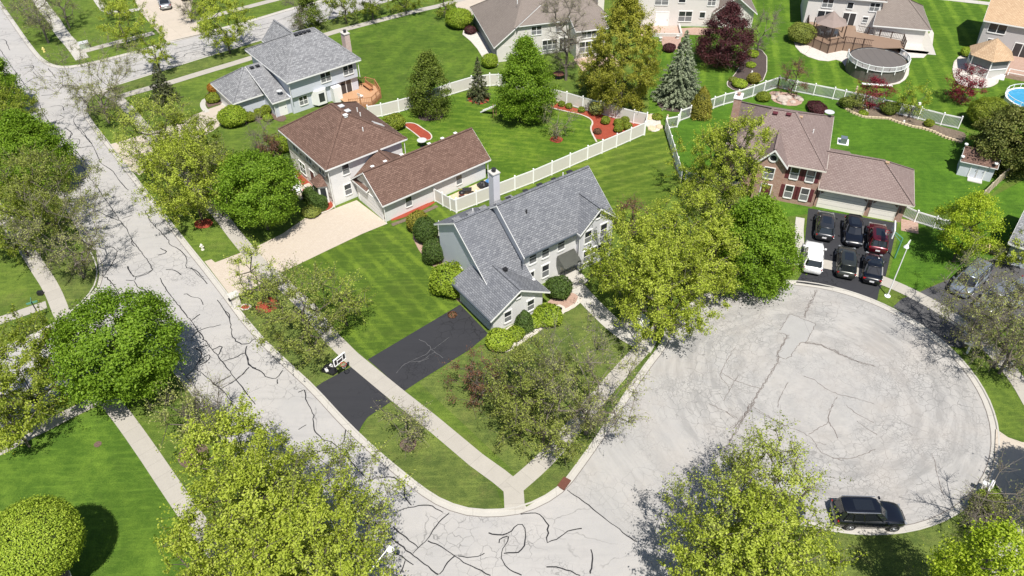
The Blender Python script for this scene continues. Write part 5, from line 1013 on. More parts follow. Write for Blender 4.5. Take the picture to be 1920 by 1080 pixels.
tree(1422, 60, 'bare', 2.1, 5, 'grey twiggy tree at the head of the dark mulch garden', base=(1420, 98), seed=73, name='bare_tree')
tree(1490, 145, 'copper', 1.8, 4.2, 'bronze-leaved tree above the rock garden by the rear fence', base=(1482, 180), seed=74)
tree(1636, 180, 'red', 2.1, 4.0, 'dark red maple overhanging the rear fence', base=(1628, 205), seed=75, name='red_maple')
tree(1806, 160, 'red', 2.3, 4.8, 'dark red maple beside the tan-roofed gazebo', base=(1800, 196), seed=76, name='red_maple')
tree(1695, 190, 'bright', 1.6, 3.6, 'light green small tree in the rear fence border', base=(1703, 222), seed=77)
tree(1640, 235, 'olive', .9, 1.6, 'low leafy plant in the border before the red maple', base=(1600, 205), seed=78, name='plant')
shrub(1316, 200, 1.35, 4.0, 'lf_arb', 'golden cone-shaped arborvitae standing in the rear white fence line', 'arborvitae', kind='cone', ls=.12) if False else shrub(1312, 219, 1.35, 4.2, 'lf_arb', 'golden cone-shaped arborvitae standing in the rear white fence line', 'arborvitae', kind='cone', ls=.12)
# bottom right
tree(1345, 945, 'airy', 4.9, 9, 'airy spring tree over the neck of the turning circle', base=(1352, 1078), seed=79)
tree(1448, 915, 'airy', 3.1, 8, 'thin-leaved tree hiding a parked car beside the black one', zc=5.5, seed=80)
tree(1425, 1045, 'bright', 4.3, 9, 'spring green tree at the bottom edge left of the black car', zc=5.5, seed=81)
tree(1285, 1055, 'bright', 2.8, 8, 'spring green tree at the bottom edge next to the shaded street', base=(1310, 1160), seed=82)
tree(1836, 1085, 'lime', 2.4, 10.5, 'bright yellow-green tree at the bottom right corner', zc=3.5, seed=83)
tree(1918, 1060, 'airy', 1.8, 4.5, 'thin-leaved young tree at the lower right edge over the pale strip', zc=3.5, seed=85)
tree(1868, 965, 'sparse', 1.9, 3.6, 'scrubby half-bare tree behind the white mailbox', base=(1866, 985), seed=86)
tree(1815, 955, 'bare', 2.5, 5.5, 'small bare tree on the verge beside the black car', base=(1835, 1012), seed=87, name='bare_tree')
tree(2125, 885, 'dense', 3.8, 11, 'dense tree off the right edge shading the beige drive', zc=4, seed=88)

# ================================================================== FENCES
M['picketgrey'] = plain('white_pickets', (.70, .71, .74), .5, var=.03)
def fence(name, pts, label, style='privacy', hgt=1.75, step=2.4, postcol='vinyl', cat='fence', rail='vinyl', group=None, infill='vinyl_tan', top=.14):
    P = [Vector((p[0], p[1], 0)) for p in pts]; t = thing(name, (P[0].x, P[0].y, LZ), label, cat, group)
    posts = [P[0]]
    for a, b in zip(P, P[1:]):
        L = (b-a).length; n = max(1, round(L/step))
        for k in range(1, n+1): posts.append(a.lerp(b, k/n))
    for a in posts:
        mb = MB(); mb.prism([a+Vector(q) for q in ((-.065, -.065, 0), (.065, -.065, 0), (.065, .065, 0), (-.065, .065, 0))], LZ-.05, LZ+hgt+.08)
        z = LZ+hgt+.08; c = [a+Vector((x, y, z)) for x, y in ((-.085, -.085), (.085, -.085), (.085, .085), (-.085, .085))]; ap = a+Vector((0, 0, z+.09))
        for i in range(4): mb.face([c[i], c[(i+1) % 4], ap])
        mb.face(c[::-1]); mb.build('post', postcol, t)
    for a, b in zip(posts, posts[1:]):
        d = (b-a).normalized()*.07; a2, b2 = a+d, b-d; up = lambda v, z: Vector((v.x, v.y, z))
        for z, hh in ((LZ+.14, .14), (LZ+hgt-top, .16)): mb = MB(); mb.bar(up(a2, z), up(b2, z), .05, hh); mb.build('rail', rail, t)
        mb = MB(); n_ = Vector((-d.y, d.x, 0)).normalized()*.012
        if style in ('privacy', 'lattice'):
            mb.hexa([up(a2-n_, LZ+.21), up(b2-n_, LZ+.21), up(b2+n_, LZ+.21), up(a2+n_, LZ+.21)], [up(a2-n_, LZ+hgt-top-.06), up(b2-n_, LZ+hgt-top-.06), up(b2+n_, LZ+hgt-top-.06), up(a2+n_, LZ+hgt-top-.06)])
            if style == 'privacy' and top > .2:   # slim pickets of the open top
                L = (b2-a2).length; k = int(L/.16)
                for i in range(1, k): q = a2.lerp(b2, i/k); mb.bar(up(q, LZ+hgt-top+.04), up(q, LZ+hgt-.08), .02, .03)
            mb.build('panel', infill, t)
        else:
            L = (b2-a2).length; k = int(L/.14)
            for i in range(1, k): q = a2.lerp(b2, i/k); z1 = LZ+hgt-.16+.16*abs(2*i/k-1)**2 if style == 'picket' else LZ+hgt-.1; mb.bar(up(q, LZ+.05), up(q, z1), .128, .02)
            mb.build('panel', infill, t)
    return t
fence('privacy_fence', GL([(692, 224), (717, 220), (749, 212), (775, 205), (845, 180), (885, 168), (919, 163), (935, 163), (1007, 183), (1030, 190), (1062, 198), (1092, 207), (1125, 216), (1156, 225), (1187, 233), (1211, 238), (1208, 255)]), 'white and almond fence around the far side of the lawn with the red mulch garden', hgt=1.85)
fence('privacy_fence', GL([(1207, 255), (1155, 278), (1101, 301), (1000, 345), (857, 400)]), 'white and almond fence on the near side, running behind the slate roof', hgt=1.85)
fence('privacy_fence', GL([(816, 379), (831, 388), (845, 396), (856, 401)]), 'short white and almond fence between the long garage and the slate-roofed house', hgt=1.75, step=1.1)
fence('scalloped_fence', GL([(1276, 343), (1262, 296), (1247, 246)]), 'white fence running away along the left side of the brick house yard', 'picket', 1.6, infill='picketgrey')
fence('scalloped_fence', GL([(1248, 244), (1269, 240), (1274, 229), (1293, 222), (1337, 205), (1356, 198.5), (1382, 192), (1410, 183), (1431, 175), (1457, 166)]), 'white fence with the golden cone arborvitae growing in its line', 'picket', 1.65, infill='picketgrey')
fence('scalloped_fence', GL([(1457, 166), (1490, 174), (1524, 180.5), (1560, 187.5), (1580, 192), (1650, 208), (1720, 225), (1762, 236), (1795, 243)]), 'long white fence behind the red maple and stone edged border', 'picket', 1.65, infill='picketgrey')
fence('scalloped_fence', GL([(1284, 346), (1340, 352), (1375, 340)]), 'white fence end half hidden by the grove left of the brick house', 'picket', 1.6, infill='picketgrey')
fence('picket_fence', GL([(1689, 407), (1713, 418), (1749, 429), (1772, 436)]), 'short white picket fence at the right corner of the brick garage', 'picket', 1.45, infill='picketgrey')
fence('board_fence', GL([(1838, 378), (1866, 350), (1898, 322), (1960, 270)]), 'weathered wooden board fence beside the pale blue shed', 'board', 1.3, postcol='fence_wood', rail='fence_wood', infill='fence_wood', top=.05)

# ================================================================== VEHICLES
def paint(name, c, metallic=.4):
    m = NB(name); m.col(c); m.rough(.28); m.b.inputs['Metallic'].default_value = metallic; m.b.inputs['Coat Weight'].default_value = 1.0; m.b.inputs['Coat Roughness'].default_value = .03; m.b.inputs['Specular IOR Level'].default_value = .5; return m.m
M['p_black'] = paint('black_paint', (.003, .0035, .007), .0); M['p_grey'] = paint('dark_grey_paint', (.035, .037, .042)); M['p_olive'] = paint('graphite_paint', (.038, .042, .036)); M['p_red'] = paint('maroon_paint', (.095, .006, .014)); M['p_white'] = paint('white_car_paint', (.78, .78, .78), 0)
M['p_silver'] = paint('silver_paint', (.42, .43, .45), .7); M['p_blue'] = paint('pale_steel_paint', (.30, .34, .40), .6)
cg = NB('car_glass'); cg.col((.012, .014, .018)); cg.rough(.04); cg.b.inputs['Specular IOR Level'].default_value = .8; cg.b.inputs['Coat Weight'].default_value = .6; M['car_glass'] = cg.m
M['tyre'] = plain('tyre_rubber', (.015, .015, .015), .8); M['rim'] = plain('alloy_rim', (.55, .56, .58), .3, .8); M['lamp_red'] = plain('red_lamp_lens', (.35, .01, .01), .2); M['lamp_clear'] = plain('clear_lamp_lens', (.30, .31, .33), .1, .3); M['plate'] = plain('licence_plate', (.7, .7, .72), .4)
def loft(mb, rings, closed=False, cap=True):
    for A, B in zip(rings, rings[1:]):
        n = len(A)
        for i in range(n if closed else n-1): mb.face([A[i], A[(i+1) % n], B[(i+1) % n], B[i]])
    if cap: mb.face(rings[0][::-1]); mb.face(rings[-1])
def vehicle(name, loc, yaw, label, L, W_, Hh, paintm, kind='suv', cat='car', sunroof=True, rails=None, roofm=None, wheels=True):
    """nose towards +X before turning"""
    t = thing(name, (loc[0], loc[1], loc[2]), label, cat); t.rotation_euler = (0, 0, yaw); O = bpy.data.objects
    loc_ = Vector((0, 0, 0)); ORG[t] = loc_
    hl, hw = L/2, W_/2; belt = Hh*.60 if kind != 'sedan' else Hh*.63; hood = belt*.97; gc = .20
    if kind == 'van': st = [(-1, .80, .93), (-.97, .93, 1.0), (-.5, 1, 1.0), (0, 1, 1.0), (.5, 1.0, 1.0), (.72, .99, .97), (.88, .93, .82), (.97, .82, .62), (1, .70, .50)]
    elif kind == 'suv': st = [(-1, .78, .80), (-.965, .90, .98), (-.8, .97, 1.0), (-.3, 1, 1.0), (.2, 1, 1.0), (.45, .995, .985), (.65, .97, .94), (.80, .93, .88), (.90, .86, .80), (.96, .77, .69), (1, .58, .48)]
    else: st = [(-1, .72, .78), (-.95, .86, .97), (-.75, .95, 1.0), (-.3, 1, 1.0), (.2, 1, 1.0), (.45, .99, .96), (.65, .96, .90), (.82, .91, .83), (.93, .82, .70), (.985, .70, .55), (1, .6, .46)]
    rings = []
    for sx, sw, sh in st:
        x = sx*hl; w2 = hw*sw; top = belt*sh; rk = min(1, (1-abs(sx))*12)
        zb = gc+(1-rk)*.12
        half = [(0, zb), (w2*.80, zb), (w2*.93, zb+.06), (w2*.985, zb+(top-zb)*.30), (w2, zb+(top-zb)*.55), (w2*.985, zb+(top-zb)*.80), (w2*.93, top-.035), (w2*.80, top+.005), (w2*.45, top+.03), (0, top+.04)]
        rings.append([Vector((x, y, z)) for y, z in half]+[Vector((x, -y, z)) for y, z in half[-2:0:-1]])
    mb = MB(); loft(mb, rings, True); body = mb.build('body', paintm, t, smooth=True, merge=True)
    # glasshouse
    if kind == 'suv': g = (-.95, -.84, .20, .46)
    elif kind == 'van': g = (-.985, -.93, .38, .68)
    else: g = (-.72, -.40, .06, .40)
    xb0, xt0, xt1, xb1 = [q*hl for q in g]; wb, wt = hw*.90, hw*.75; zb = belt-.02; zt = Hh-.05
    def gring(f, inset=0.0):   # f 0 at belt, 1 at roof
        x0 = xb0+(xt0-xb0)*f; x1 = xb1+(xt1-xb1)*f; w2 = (wb+(wt-wb)*f**1.2)-inset; z = zb+(zt-zb)*f; c = .16
        q = [(x0, -w2*.74), (x0, w2*.74), (x0+.26, w2*.95), ((x0+x1)/2, w2+.01), (x1-.48, w2*.96), (x1-.10, w2*.76), (x1+.07, 0), (x1-.10, -w2*.76), (x1-.48, -w2*.96), ((x0+x1)/2, -w2-.01), (x0+.26, -w2*.95)]
        return [Vector((a, b, z)) for a, b in q]
    mb = MB(); loft(mb, [gring(0), gring(.35), gring(.7), gring(1)], True); gh = mb.build('windows', 'car_glass', t, smooth=False, merge=True)
    mb = MB(); r1 = gring(1); r0 = gring(.9)
    rr = [Vector((p.x, p.y, p.z)) for p in r0]; r_out = [p*1.0+Vector((0, 0, .012)) for p in r1]
    up1 = [Vector((xc*.93+(xt0+xt1)/2*.07, yc*.90, zt+.045)) for xc, yc in [(p.x, p.y) for p in r1]]; up2 = [Vector((xc*.6+(xt0+xt1)/2*.4, yc*.5, zt+.065)) for xc, yc in [(p.x, p.y) for p in r1]]
    sc_ = [Vector((p.x*1.0+(p.x-(xt0+xt1)/2)*.012, p.y*1.015, p.z)) for p in gring(.93)]
    loft(mb, [sc_, [Vector((p.x, p.y, zt+.015)) for p in gring(1)], up1, up2], True); roof = mb.build('roof', roofm or paintm, t, smooth=True, merge=True)
    # pillars
    mb = MB()
    G0, G9 = gring(0), gring(.95)
    for i, wd in ((2, .12), (4, .09), (8, .09), (10, .12), (3, .07), (9, .07)):
        o = Vector((0, .012 if G0[i].y > 0 else -.012, 0)); mb = MB(); mb.bar(G0[i]+o, G9[i]+o, wd, .05); mb.build('pillar', paintm, t)
    if kind != 'sedan':
        for s_ in (1, -1): xq = xb0+(xb1-xb0)*.27; xt = xt0+(xt1-xt0)*.25; mb = MB(); mb.bar((xq, s_*wb*1.005, zb), (xt, s_*wt*1.01, zt-.03), .09, .05); mb.build('pillar', paintm, t)
    if sunroof: mb = MB(); xm = (xt0+xt1)/2+.15; mb.box((xm, 0, zt+.065), ((xt1-xt0)*.52, wt*1.15, .012)); mb.build('sunroof', 'car_glass', roof)
    if rails:
        for s_ in (1, -1): mb = MB(); mb.bar((xt0+.1, s_*wt*.93, zt+.075), (xt1-.15, s_*wt*.93, zt+.075), .05, .045); mb.build('roof_rail', rails, t)
    for sx in (-.60, .62):
        for s_ in (1, -1):
            R_ = .36 if kind != 'sedan' else .33; x = sx*hl; y = s_*(hw-.11)
            mb = MB(); mb.tube((x, y-s_*.12, R_), (x, y+s_*.125, R_), R_, n=20); w_ = mb.build('wheel', 'tyre', t); m2 = MB()
            m2.tube((x, y+s_*.115, R_), (x, y+s_*.132, R_), R_*.24, n=10)
            for k in range(5):
                a = k*2*math.pi/5; m2.bar((x, y+s_*.128, R_), (x+math.cos(a)*R_*.66, y+s_*.128, R_+math.sin(a)*R_*.66), .09, .015)
            for k in range(16): a, b = k*2*math.pi/16, (k+1)*2*math.pi/16; m2.bar((x+math.cos(a)*R_*.68, y+s_*.128, R_+math.sin(a)*R_*.68), (x+math.cos(b)*R_*.68, y+s_*.128, R_+math.sin(b)*R_*.68), .04, .02)
            m2.build('rim', 'rim', w_)
            mb = MB(); mb.tube((x, y+s_*.0, R_+.02), (x, y+s_*.112, R_+.02), R_*1.16, n=20); mb.build('wheel_arch', 'black', t)
    for s_ in (1, -1):
        mb = MB(); mb.box((xb1-.22, s_*(hw+.07), belt+.06), (.13, .20, .13)); mb.build('mirror', paintm, t)
        mb = MB(); mb.box((hl*.925, s_*hw*.70, belt*.73), (.16, .30, .08), s_*-.42); mb.build('headlight', 'lamp_clear', t)
        mb = MB(); mb.box((-hl*.962, s_*hw*.76, belt*.86), (.08, .28, .13), s_*.16); mb.build('taillight', 'lamp_red', t)
    mb = MB(); mb.box((-hl-.004, 0, belt*.62), (.03, .42, .16)); mb.build('licence_plate', 'plate', t)
    mb = MB(); mb.box((hl*.985, 0, belt*.58), (.05, W_*.42, .16)); mb.box((-hl*.985, 0, gc+.16), (.06, W_*.72, .12)); mb.build('grille', 'black', t)
    if kind != 'van':
        mb = MB()
        for s_ in (1, -1):
            for xx in (-.05, .25, -.42): mb.bar((xx*hl, s_*(hw*1.003), gc+.2), (xx*hl, s_*(hw*.985), belt-.08), .012, .012)
        mb.build('door_seams', 'black', t)
    return t
def dirof(a, b): d = G(*b)-G(*a); return math.atan2(d.y, d.x)
DZ = LZ+.03; yD = R(-21.3-90+2)
def at(px, py, z=.75): g = G(px, py, z); return (g.x, g.y, DZ)
yU = yD+math.pi   # nose towards the garage
vehicle('suv', at(1547, 422), yU, 'dark grey SUV with blue-tinted sunroof, nearest the maroon shutters, in the back row', 4.7, 1.9, 1.68, M['p_grey'], 'suv')
vehicle('hatchback', at(1600, 434), yD+R(2), 'black car in the middle of the back row, before the wide garage door', 4.5, 1.88, 1.55, M['p_black'], 'suv')
vehicle('suv', at(1645, 445), yU, 'maroon SUV in the back row before the single garage door', 4.75, 1.92, 1.7, M['p_red'], 'suv', sunroof=True)
vehicle('suv', at(1525, 481), yU, 'white SUV at the left of the front row of parked cars', 4.8, 1.92, 1.72, M['p_white'], 'suv', sunroof=False)
vehicle('suv', at(1587, 490), yU, 'graphite SUV in the middle of the front row, behind the black hatchback', 4.7, 1.9, 1.68, M['p_olive'], 'suv')
vehicle('sedan', at(1637, 501), yU+R(-3), 'black car at the right of the front row near the street lamp', 4.6, 1.86, 1.45, M['p_black'], 'sedan')
g = G(1629, 962, .8); vehicle('suv', (g.x, g.y, .04), R(-3), 'shiny black SUV with silver roof rails parked by the kerb of the turning circle', 5.0, 1.98, 1.78, M['p_black'], 'suv', rails='rim')
g = G(1448, 945, .8); vehicle('sedan', (g.x, g.y, .04), R(-9), 'dark car parked under the airy tree behind the black SUV', 4.7, 1.86, 1.5, M['p_grey'], 'sedan', rails=None)
yR = dirof((1780, 560), (1860, 520)); g = G(1820, 524, .9); vehicle('van', (g.x, g.y, DZ), yR+math.pi+R(12), 'pale steel minivan with roof bars on the grey driveway at the right', 5.1, 2.0, 1.85, M['p_blue'], 'van', 'van', sunroof=False, rails='black')
g = G(1868, 560, .9); vehicle('pickup_truck' if False else 'suv', (g.x, g.y, DZ), yR+math.pi+R(6), 'grey SUV parked beside the pale steel minivan beneath the budding tree', 4.8, 1.92, 1.72, M['p_silver'], 'suv', sunroof=False)
g = G(1912, 545, .9); vehicle('sedan', (g.x, g.y, DZ), yR+math.pi+R(10), 'steel coloured car cut by the right edge of the picture', 4.6, 1.85, 1.5, M['p_blue'], 'sedan', sunroof=False)
g = G(308, 5, .7); vehicle('sedan', (g.x, g.y, DZ), dirof((308, 30), (295, -10)), 'silver car on the beige driveway at the top left', 4.6, 1.85, 1.5, M['p_silver'], 'sedan', sunroof=False)
g = G(347, -12, .7); vehicle('suv', (g.x, g.y, DZ), dirof((308, 30), (295, -10)), 'dark car at the top edge beside the silver one', 4.6, 1.85, 1.6, M['p_black'], 'suv', sunroof=False)

# ================================================================== STREET FURNITURE
def lamp_post(px, py, h, head_dir, arm, label, base_=True):
    b = G(px, py) if px is not None else Vector((py[0], py[1], 0)); t = thing('street_lamp', (b.x, b.y, LZ), label, 'street lamp', 'street lamps')
    mb = MB(); mb.tube((b.x, b.y, LZ), (b.x, b.y, h), .06, .035, 12); mb.build('pole', 'vinyl', t, smooth=False)
    mb = MB(); mb.lathe((b.x, b.y, LZ), [(.28, 0), (.28, .06), (.16, .10), (.08, .25)], 20); mb.build('base', 'vinyl', t)
    d = Vector((math.cos(head_dir), math.sin(head_dir), 0)); e = Vector((b.x, b.y, h))+d*arm+Vector((0, 0, .25)); pts = [Vector((b.x, b.y, h-.05)), Vector((b.x, b.y, h))+d*arm*.5+Vector((0, 0, .22)), e]
    mb = MB()
    for a, c in zip(pts, pts[1:]): mb.tube(a, c, .035, n=8)
    mb.build('arm', 'vinyl', t); mb = MB(); c = e+d*.15; mb.lathe(c+Vector((0, 0, -.28)), [(.23, 0), (.22, .04), (.15, .16), (.08, .27), (.04, .34)], 16); lh = mb.build('lamp_head', 'vinyl', t); mb = MB(); mb.lathe(c+Vector((0, 0, -.32)), [(.10, 0), (.24, .035)], 14); mb.build('lens', 'plate', lh); return t
lamp_post(1663, 557, 6.9, R(-128), 1.1, 'white street lamp beside the driveway full of cars')
lamp_post(None, (-10.4, 20.7), 7.05, R(57.5), 5.0, 'white street lamp reaching over the street at the bottom edge')
lamp_post(25, 215, 7.0, R(200), .8, 'white street lamp among the trees at the left edge')
def hydrant(px, py, col, label):
    b = G(px, py); t = thing('fire_hydrant', (b.x, b.y, LZ), label, 'fire hydrant'); mb = MB(); mb.lathe((b.x, b.y, LZ), [(.17, 0), (.17, .06), (.12, .08), (.12, .55), (.15, .57), (.14, .64), (.08, .74), (.03, .80)], 14); mb.build('barrel', col, t)
    for a in (0, math.pi/2, math.pi): q = Vector((b.x, b.y, LZ+.42)); mb = MB(); mb.tube(q, q+Vector((math.cos(a), math.sin(a), 0))*.22, .07, n=10); mb.build('nozzle', col, t)
hydrant(84, 99, 'yellow', 'yellow hydrant on the grass at the far street corner'); hydrant(381, 470, 'cream', 'cream hydrant on the verge beside the beige drive'); hydrant(1485, 514, 'rust', 'rusty red hydrant at the edge of the turning circle'); hydrant(140, 500, 'cream', 'x') if False else None
def hoop(px, py, fdir, label, polem='black', portable=True, h=3.05):
    if portable: h = 2.15
    b = G(px, py); d = Vector((math.cos(fdir), math.sin(fdir), 0)); s = Vector((-d.y, d.x, 0)); t = thing('basketball_hoop', (b.x, b.y, LZ), label, 'basketball hoop', None); B = Vector((b.x, b.y, LZ))
    mb = MB(); mb.bar(B+Vector((0, 0, .1)), B+Vector((0, 0, h*.86)), .11); mb.bar(B+Vector((0, 0, h*.86)), B+d*1.0+Vector((0, 0, h+.2)), .08); mb.bar(B+Vector((0, 0, h*.7)), B+d*1.0+Vector((0, 0, h)), .06); mb.build('pole', polem, t)
    c = B+d*1.05+Vector((0, 0, h+.35)); mb = MB(); w2, h2 = (.62, .36) if portable else (.85, .5); mb.hexa([c-s*w2-Vector((0, 0, h2))-d*.02, c+s*w2-Vector((0, 0, h2))-d*.02, c+s*w2-Vector((0, 0, h2))+d*.02, c-s*w2-Vector((0, 0, h2))+d*.02], [c-s*w2+Vector((0, 0, h2))-d*.02, c+s*w2+Vector((0, 0, h2))-d*.02, c+s*w2+Vector((0, 0, h2))+d*.02, c-s*w2+Vector((0, 0, h2))+d*.02]); bb = mb.build('backboard', 'dark' if portable else 'cream', t)
    mb = MB()
    for o in (.03, -.03):
        dd = d*o
        for a, e in (((-w2, -h2), (w2, -h2)), ((w2, -h2), (w2, h2)), ((w2, h2), (-w2, h2)), ((-w2, h2), (-w2, -h2)), ((-.3, -h2), (-.3, h2)), ((.3, -h2), (.3, h2)), ((-.3, .08), (.3, .08))): mb.bar(c+dd+s*a[0]+Vector((0, 0, a[1])), c+dd+s*e[0]+Vector((0, 0, e[1])), .055)
    mb.build('board_frame', 'vinyl', bb); rc = c+d*.40-Vector((0, 0, .36)); mb = MB(); n_ = 16
    for k in range(n_): a0_, a1_ = 2*math.pi*k/n_, 2*math.pi*(k+1)/n_; mb.bar(rc+Vector((math.cos(a0_), math.sin(a0_), 0))*.23, rc+Vector((math.cos(a1_), math.sin(a1_), 0))*.23, .035)
    mb.bar(rc-d*.23, rc-d*.40, .12, .05); mb.build('rim', 'red', t); mb = MB()
    for k in range(10): a = 2*math.pi*k/10; mb.bar(rc+Vector((math.cos(a), math.sin(a), 0))*.22, rc+Vector((math.cos(a+.3)*.12, math.sin(a+.3)*.12, -.40)), .018)
    mb.build('net', 'canvas', t)
    if portable:
        mb = MB(); ct = B-d*.75+Vector((0, 0, .12)); q = [ct+d*.75+s*.3, ct+d*.75-s*.3, ct-d*.4-s*.6, ct-d*.6, ct-d*.4+s*.6]; mb.prism([Vector((p.x, p.y, 0)) for p in q], LZ, LZ+.26); mb.build('base', 'black', t)
        for k in (-1, 1): mb = MB(); mb.box(B-d*.75+s*.32*k+Vector((0, 0, .31)), (.42, .24, .1), fdir+.4*k); mb.build('weight', 'canvas', t)
        for k in (-1, 1): mb = MB(); mb.bar(B-d*.9+s*.3*k+Vector((0, 0, .26)), B+Vector((0, 0, 1.3)), .04); mb.build('brace', 'black', t)
    return t
hoop(630, 703, R(-38), 'portable basketball hoop with a black base beside the black driveway'); hoop(1676, 487, R(158), 'green-posted basketball hoop at the edge of the parked cars', 'green_metal', False)
def obox(name, px, py, sz, rz, mat, label, cat, z=LZ, extra=None):
    b = G(px, py); t = thing(name, (b.x, b.y, z), label, cat); mb = MB(); mb.box((b.x, b.y, z+sz[2]/2), sz, rz); mb.build('body', mat, t); return t, b
# mailboxes
t, b = obox('mailbox', 444, 573, (.75, .65, 1.2), R(38), 'stone', 'stone pillar mailbox at the street edge beside the beige drive', 'mailbox'); mb = MB(); mb.box((b.x, b.y, LZ+1.26), (.95, .85, .12), R(38)); mb.build('capstone', 'conc', t); mb = MB(); mb.box((b.x-.2, b.y-.25, LZ+.95), (.5, .28, .26), R(38)); mb.build('letter_box', 'black', t)
bed([G(461, 578)+Vector((.55*math.cos(a), .45*math.sin(a), 0)) for a in np.linspace(0, 6.28, 9)[:-1]], 'mulch_red', 'edging')
def mailbox(px, py, rz, label, mat='vinyl', h=1.15, wide=True):
    b = G(px, py); t = thing('mailbox', (b.x, b.y, LZ), label, 'mailbox'); B = Vector((b.x, b.y, LZ)); d = Vector((math.cos(rz), math.sin(rz), 0)); s = Vector((-d.y, d.x, 0))
    mb = MB(); mb.bar(B, B+Vector((0, 0, h)), .13); mb.build('post', mat, t); mb = MB(); mb.bar(B+Vector((0, 0, h-.1))-d*.55, B+Vector((0, 0, h-.1))+d*.55, .12); mb.build('arm', mat, t)
    mb = MB(); rg_ = []
    for x in (-.32, .32): rg_.append([B+d*0.12+s*0+d*x+s*y+Vector((0, 0, h+z)) for y, z in ((-.12, 0), (.12, 0), (.12, .14), (.08, .22), (0, .26), (-.08, .22), (-.12, .14))])
    loft(mb, rg_, True); mb.build('letter_box', mat, t)
    if wide: mb = MB(); mb.box(B+s*.3+Vector((0, 0, h-.05)), (.5, .35, .16), rz+math.pi/2); mb.build('paper_box', mat, t)
mailbox(1846, 930, R(50), 'white cross-armed mailbox on the right verge of the turning circle'); mailbox(1812, 664, R(-30), 'white mailbox under the budding tree on the right verge'); mailbox(1218, 640, R(60), 'pale mailbox beside the front path, partly under the grove', 'cream')
t, b = obox('utility_box', 1199, 612, (1.3, 1.1, .9), R(35), 'vinyl', 'white utility cabinet half covered by the grove beside the path', 'utility box')
t, b = obox('utility_box', 160, 91, (1.3, 1.0, .8), R(30), plain('grey_green_metal', (.36, .42, .34), .5), 'grey-green utility cabinet on the far corner lawn', 'utility box'); mb = MB(); mb.box((b.x, b.y, LZ+.84), (1.4, 1.1, .08), R(30)); mb.build('lid', 'galv', t)
def pole_sign(px, py, h, label, blade=True):
    b = G(px, py); t = thing('street_sign', (b.x, b.y, LZ), label, 'street sign'); B = Vector((b.x, b.y, LZ)); mb = MB(); mb.bar(B, B+Vector((0, 0, h)), .07); mb.build('pole', 'black', t)
    mb = MB(); z = Vector((0, 0, h-.08)); mb.bar(B+z-Vector((.42, .2, 0)), B+z+Vector((.42, .2, 0)), .03, .2); mb.bar(B+z+Vector((-.2, .42, .2)), B+z+Vector((.2, -.42, .2)), .03, .2); mb.build('blade', 'green_metal', t)
pole_sign(81, 605, 2.5, 'black street name post on the grass beside the left front walk')
b = G(1060, 909); mb = MB(); mb.box((b.x-.1, b.y+.05, .10), (1.0, .62, .16), R(55)); o = mb.build('storm_drain', 'rust', None, org=(b.x, b.y, .04)); tag(o, 'rusty kerb inlet grate at the corner of the turning circle', 'storm drain')
t, b = obox('electric_meter', 78, 554, (.5, .35, .4), 0, 'black', 'black newspaper box lying on grass beside the left sidewalk', 'box')

# ---- yard things behind the brown-roofed house
B_ = Fr(G(610, 319.3, 5.25), 38.3)
sheet('gravel_yard', [B_.P(9.7, -6.0), B_.P(17.4, -6.0), B_.P(17.6, -8.4), B_.P(10.1, -8.6)], 'gravel', z=LZ+.012)
fence('privacy_fence', [G(857, 400), G(890, 382), G(925, 368)], 'low white fence section hidden between the gravel yard and the chimney', hgt=1.2) if False else None
q = B_.P(12.3, -7.3); t = thing('charcoal_grill', (q.x, q.y, LZ), 'red and black kettle grill on the gravel beside the long garage', 'grill'); mb = MB(); mb.lathe((q.x, q.y, LZ+.45), [(.05, 0), (.28, .1), (.36, .28)], 14); mb.build('bowl', 'red', t); mb = MB(); mb.lathe((q.x, q.y, LZ+.74), [(.37, 0), (.33, .14), (.2, .24), (.03, .28)], 14); mb.build('lid', 'black', t)
for a in (0, 2.1, 4.2): mb = MB(); mb.bar((q.x+.12*math.cos(a), q.y+.12*math.sin(a), LZ+.5), (q.x+.36*math.cos(a), q.y+.36*math.sin(a), LZ), .035); mb.build('leg', 'black', t)
q = B_.P(13.2, -7.0); t = thing('wheelbarrow', (q.x, q.y, LZ), 'dark wheelbarrow standing next to the kettle grill', 'wheelbarrow'); mb = MB(); c = Vector((q.x, q.y, LZ)); mb.hexa([c+Vector(v) for v in ((-.3, -.2, .35), (.3, -.2, .35), (.3, .2, .35), (-.3, .2, .35))], [c+Vector(v) for v in ((-.5, -.34, .65), (.55, -.34, .7), (.55, .34, .7), (-.5, .34, .65))]); mb.build('tray', 'dark', t)
mb = MB(); mb.tube((q.x+.62, q.y-.05, LZ+.2), (q.x+.62, q.y+.05, LZ+.2), .2, n=12); mb.build('wheel', 'tyre', t)
for s_ in (-1, 1): mb = MB(); mb.bar((q.x+.6, q.y+.06*s_, LZ+.2), (q.x-1.0, q.y+.3*s_, LZ+.6), .04); mb.build('handle', 'wood_rail', t); mb = MB(); mb.bar((q.x-.3, q.y+.22*s_, LZ), (q.x-.3, q.y+.22*s_, LZ+.45), .04); mb.build('leg', 'dark', t)
def heap(name, u, v, r, h, mat, label, cat, fr=B_):
    q = fr.P(u, v); t = thing(name, (q.x, q.y, LZ), label, cat); rg = random.Random(int(u*10)); mb = MB()
    rings = []
    for k in range(5):
        f = k/4; rings.append([Vector((q.x+r*(1-f**1.6)*math.cos(a)*(1+.25*math.sin(3*a+k)), q.y+r*(1-f**1.6)*math.sin(a)*(1+.2*math.cos(2*a+k)), LZ+h*f*(1+.15*math.sin(4*a)))) for a in [2*math.pi*i/12 for i in range(12)]])
    loft(mb, rings, True); mb.build('cover', mat, t, merge=True); return t
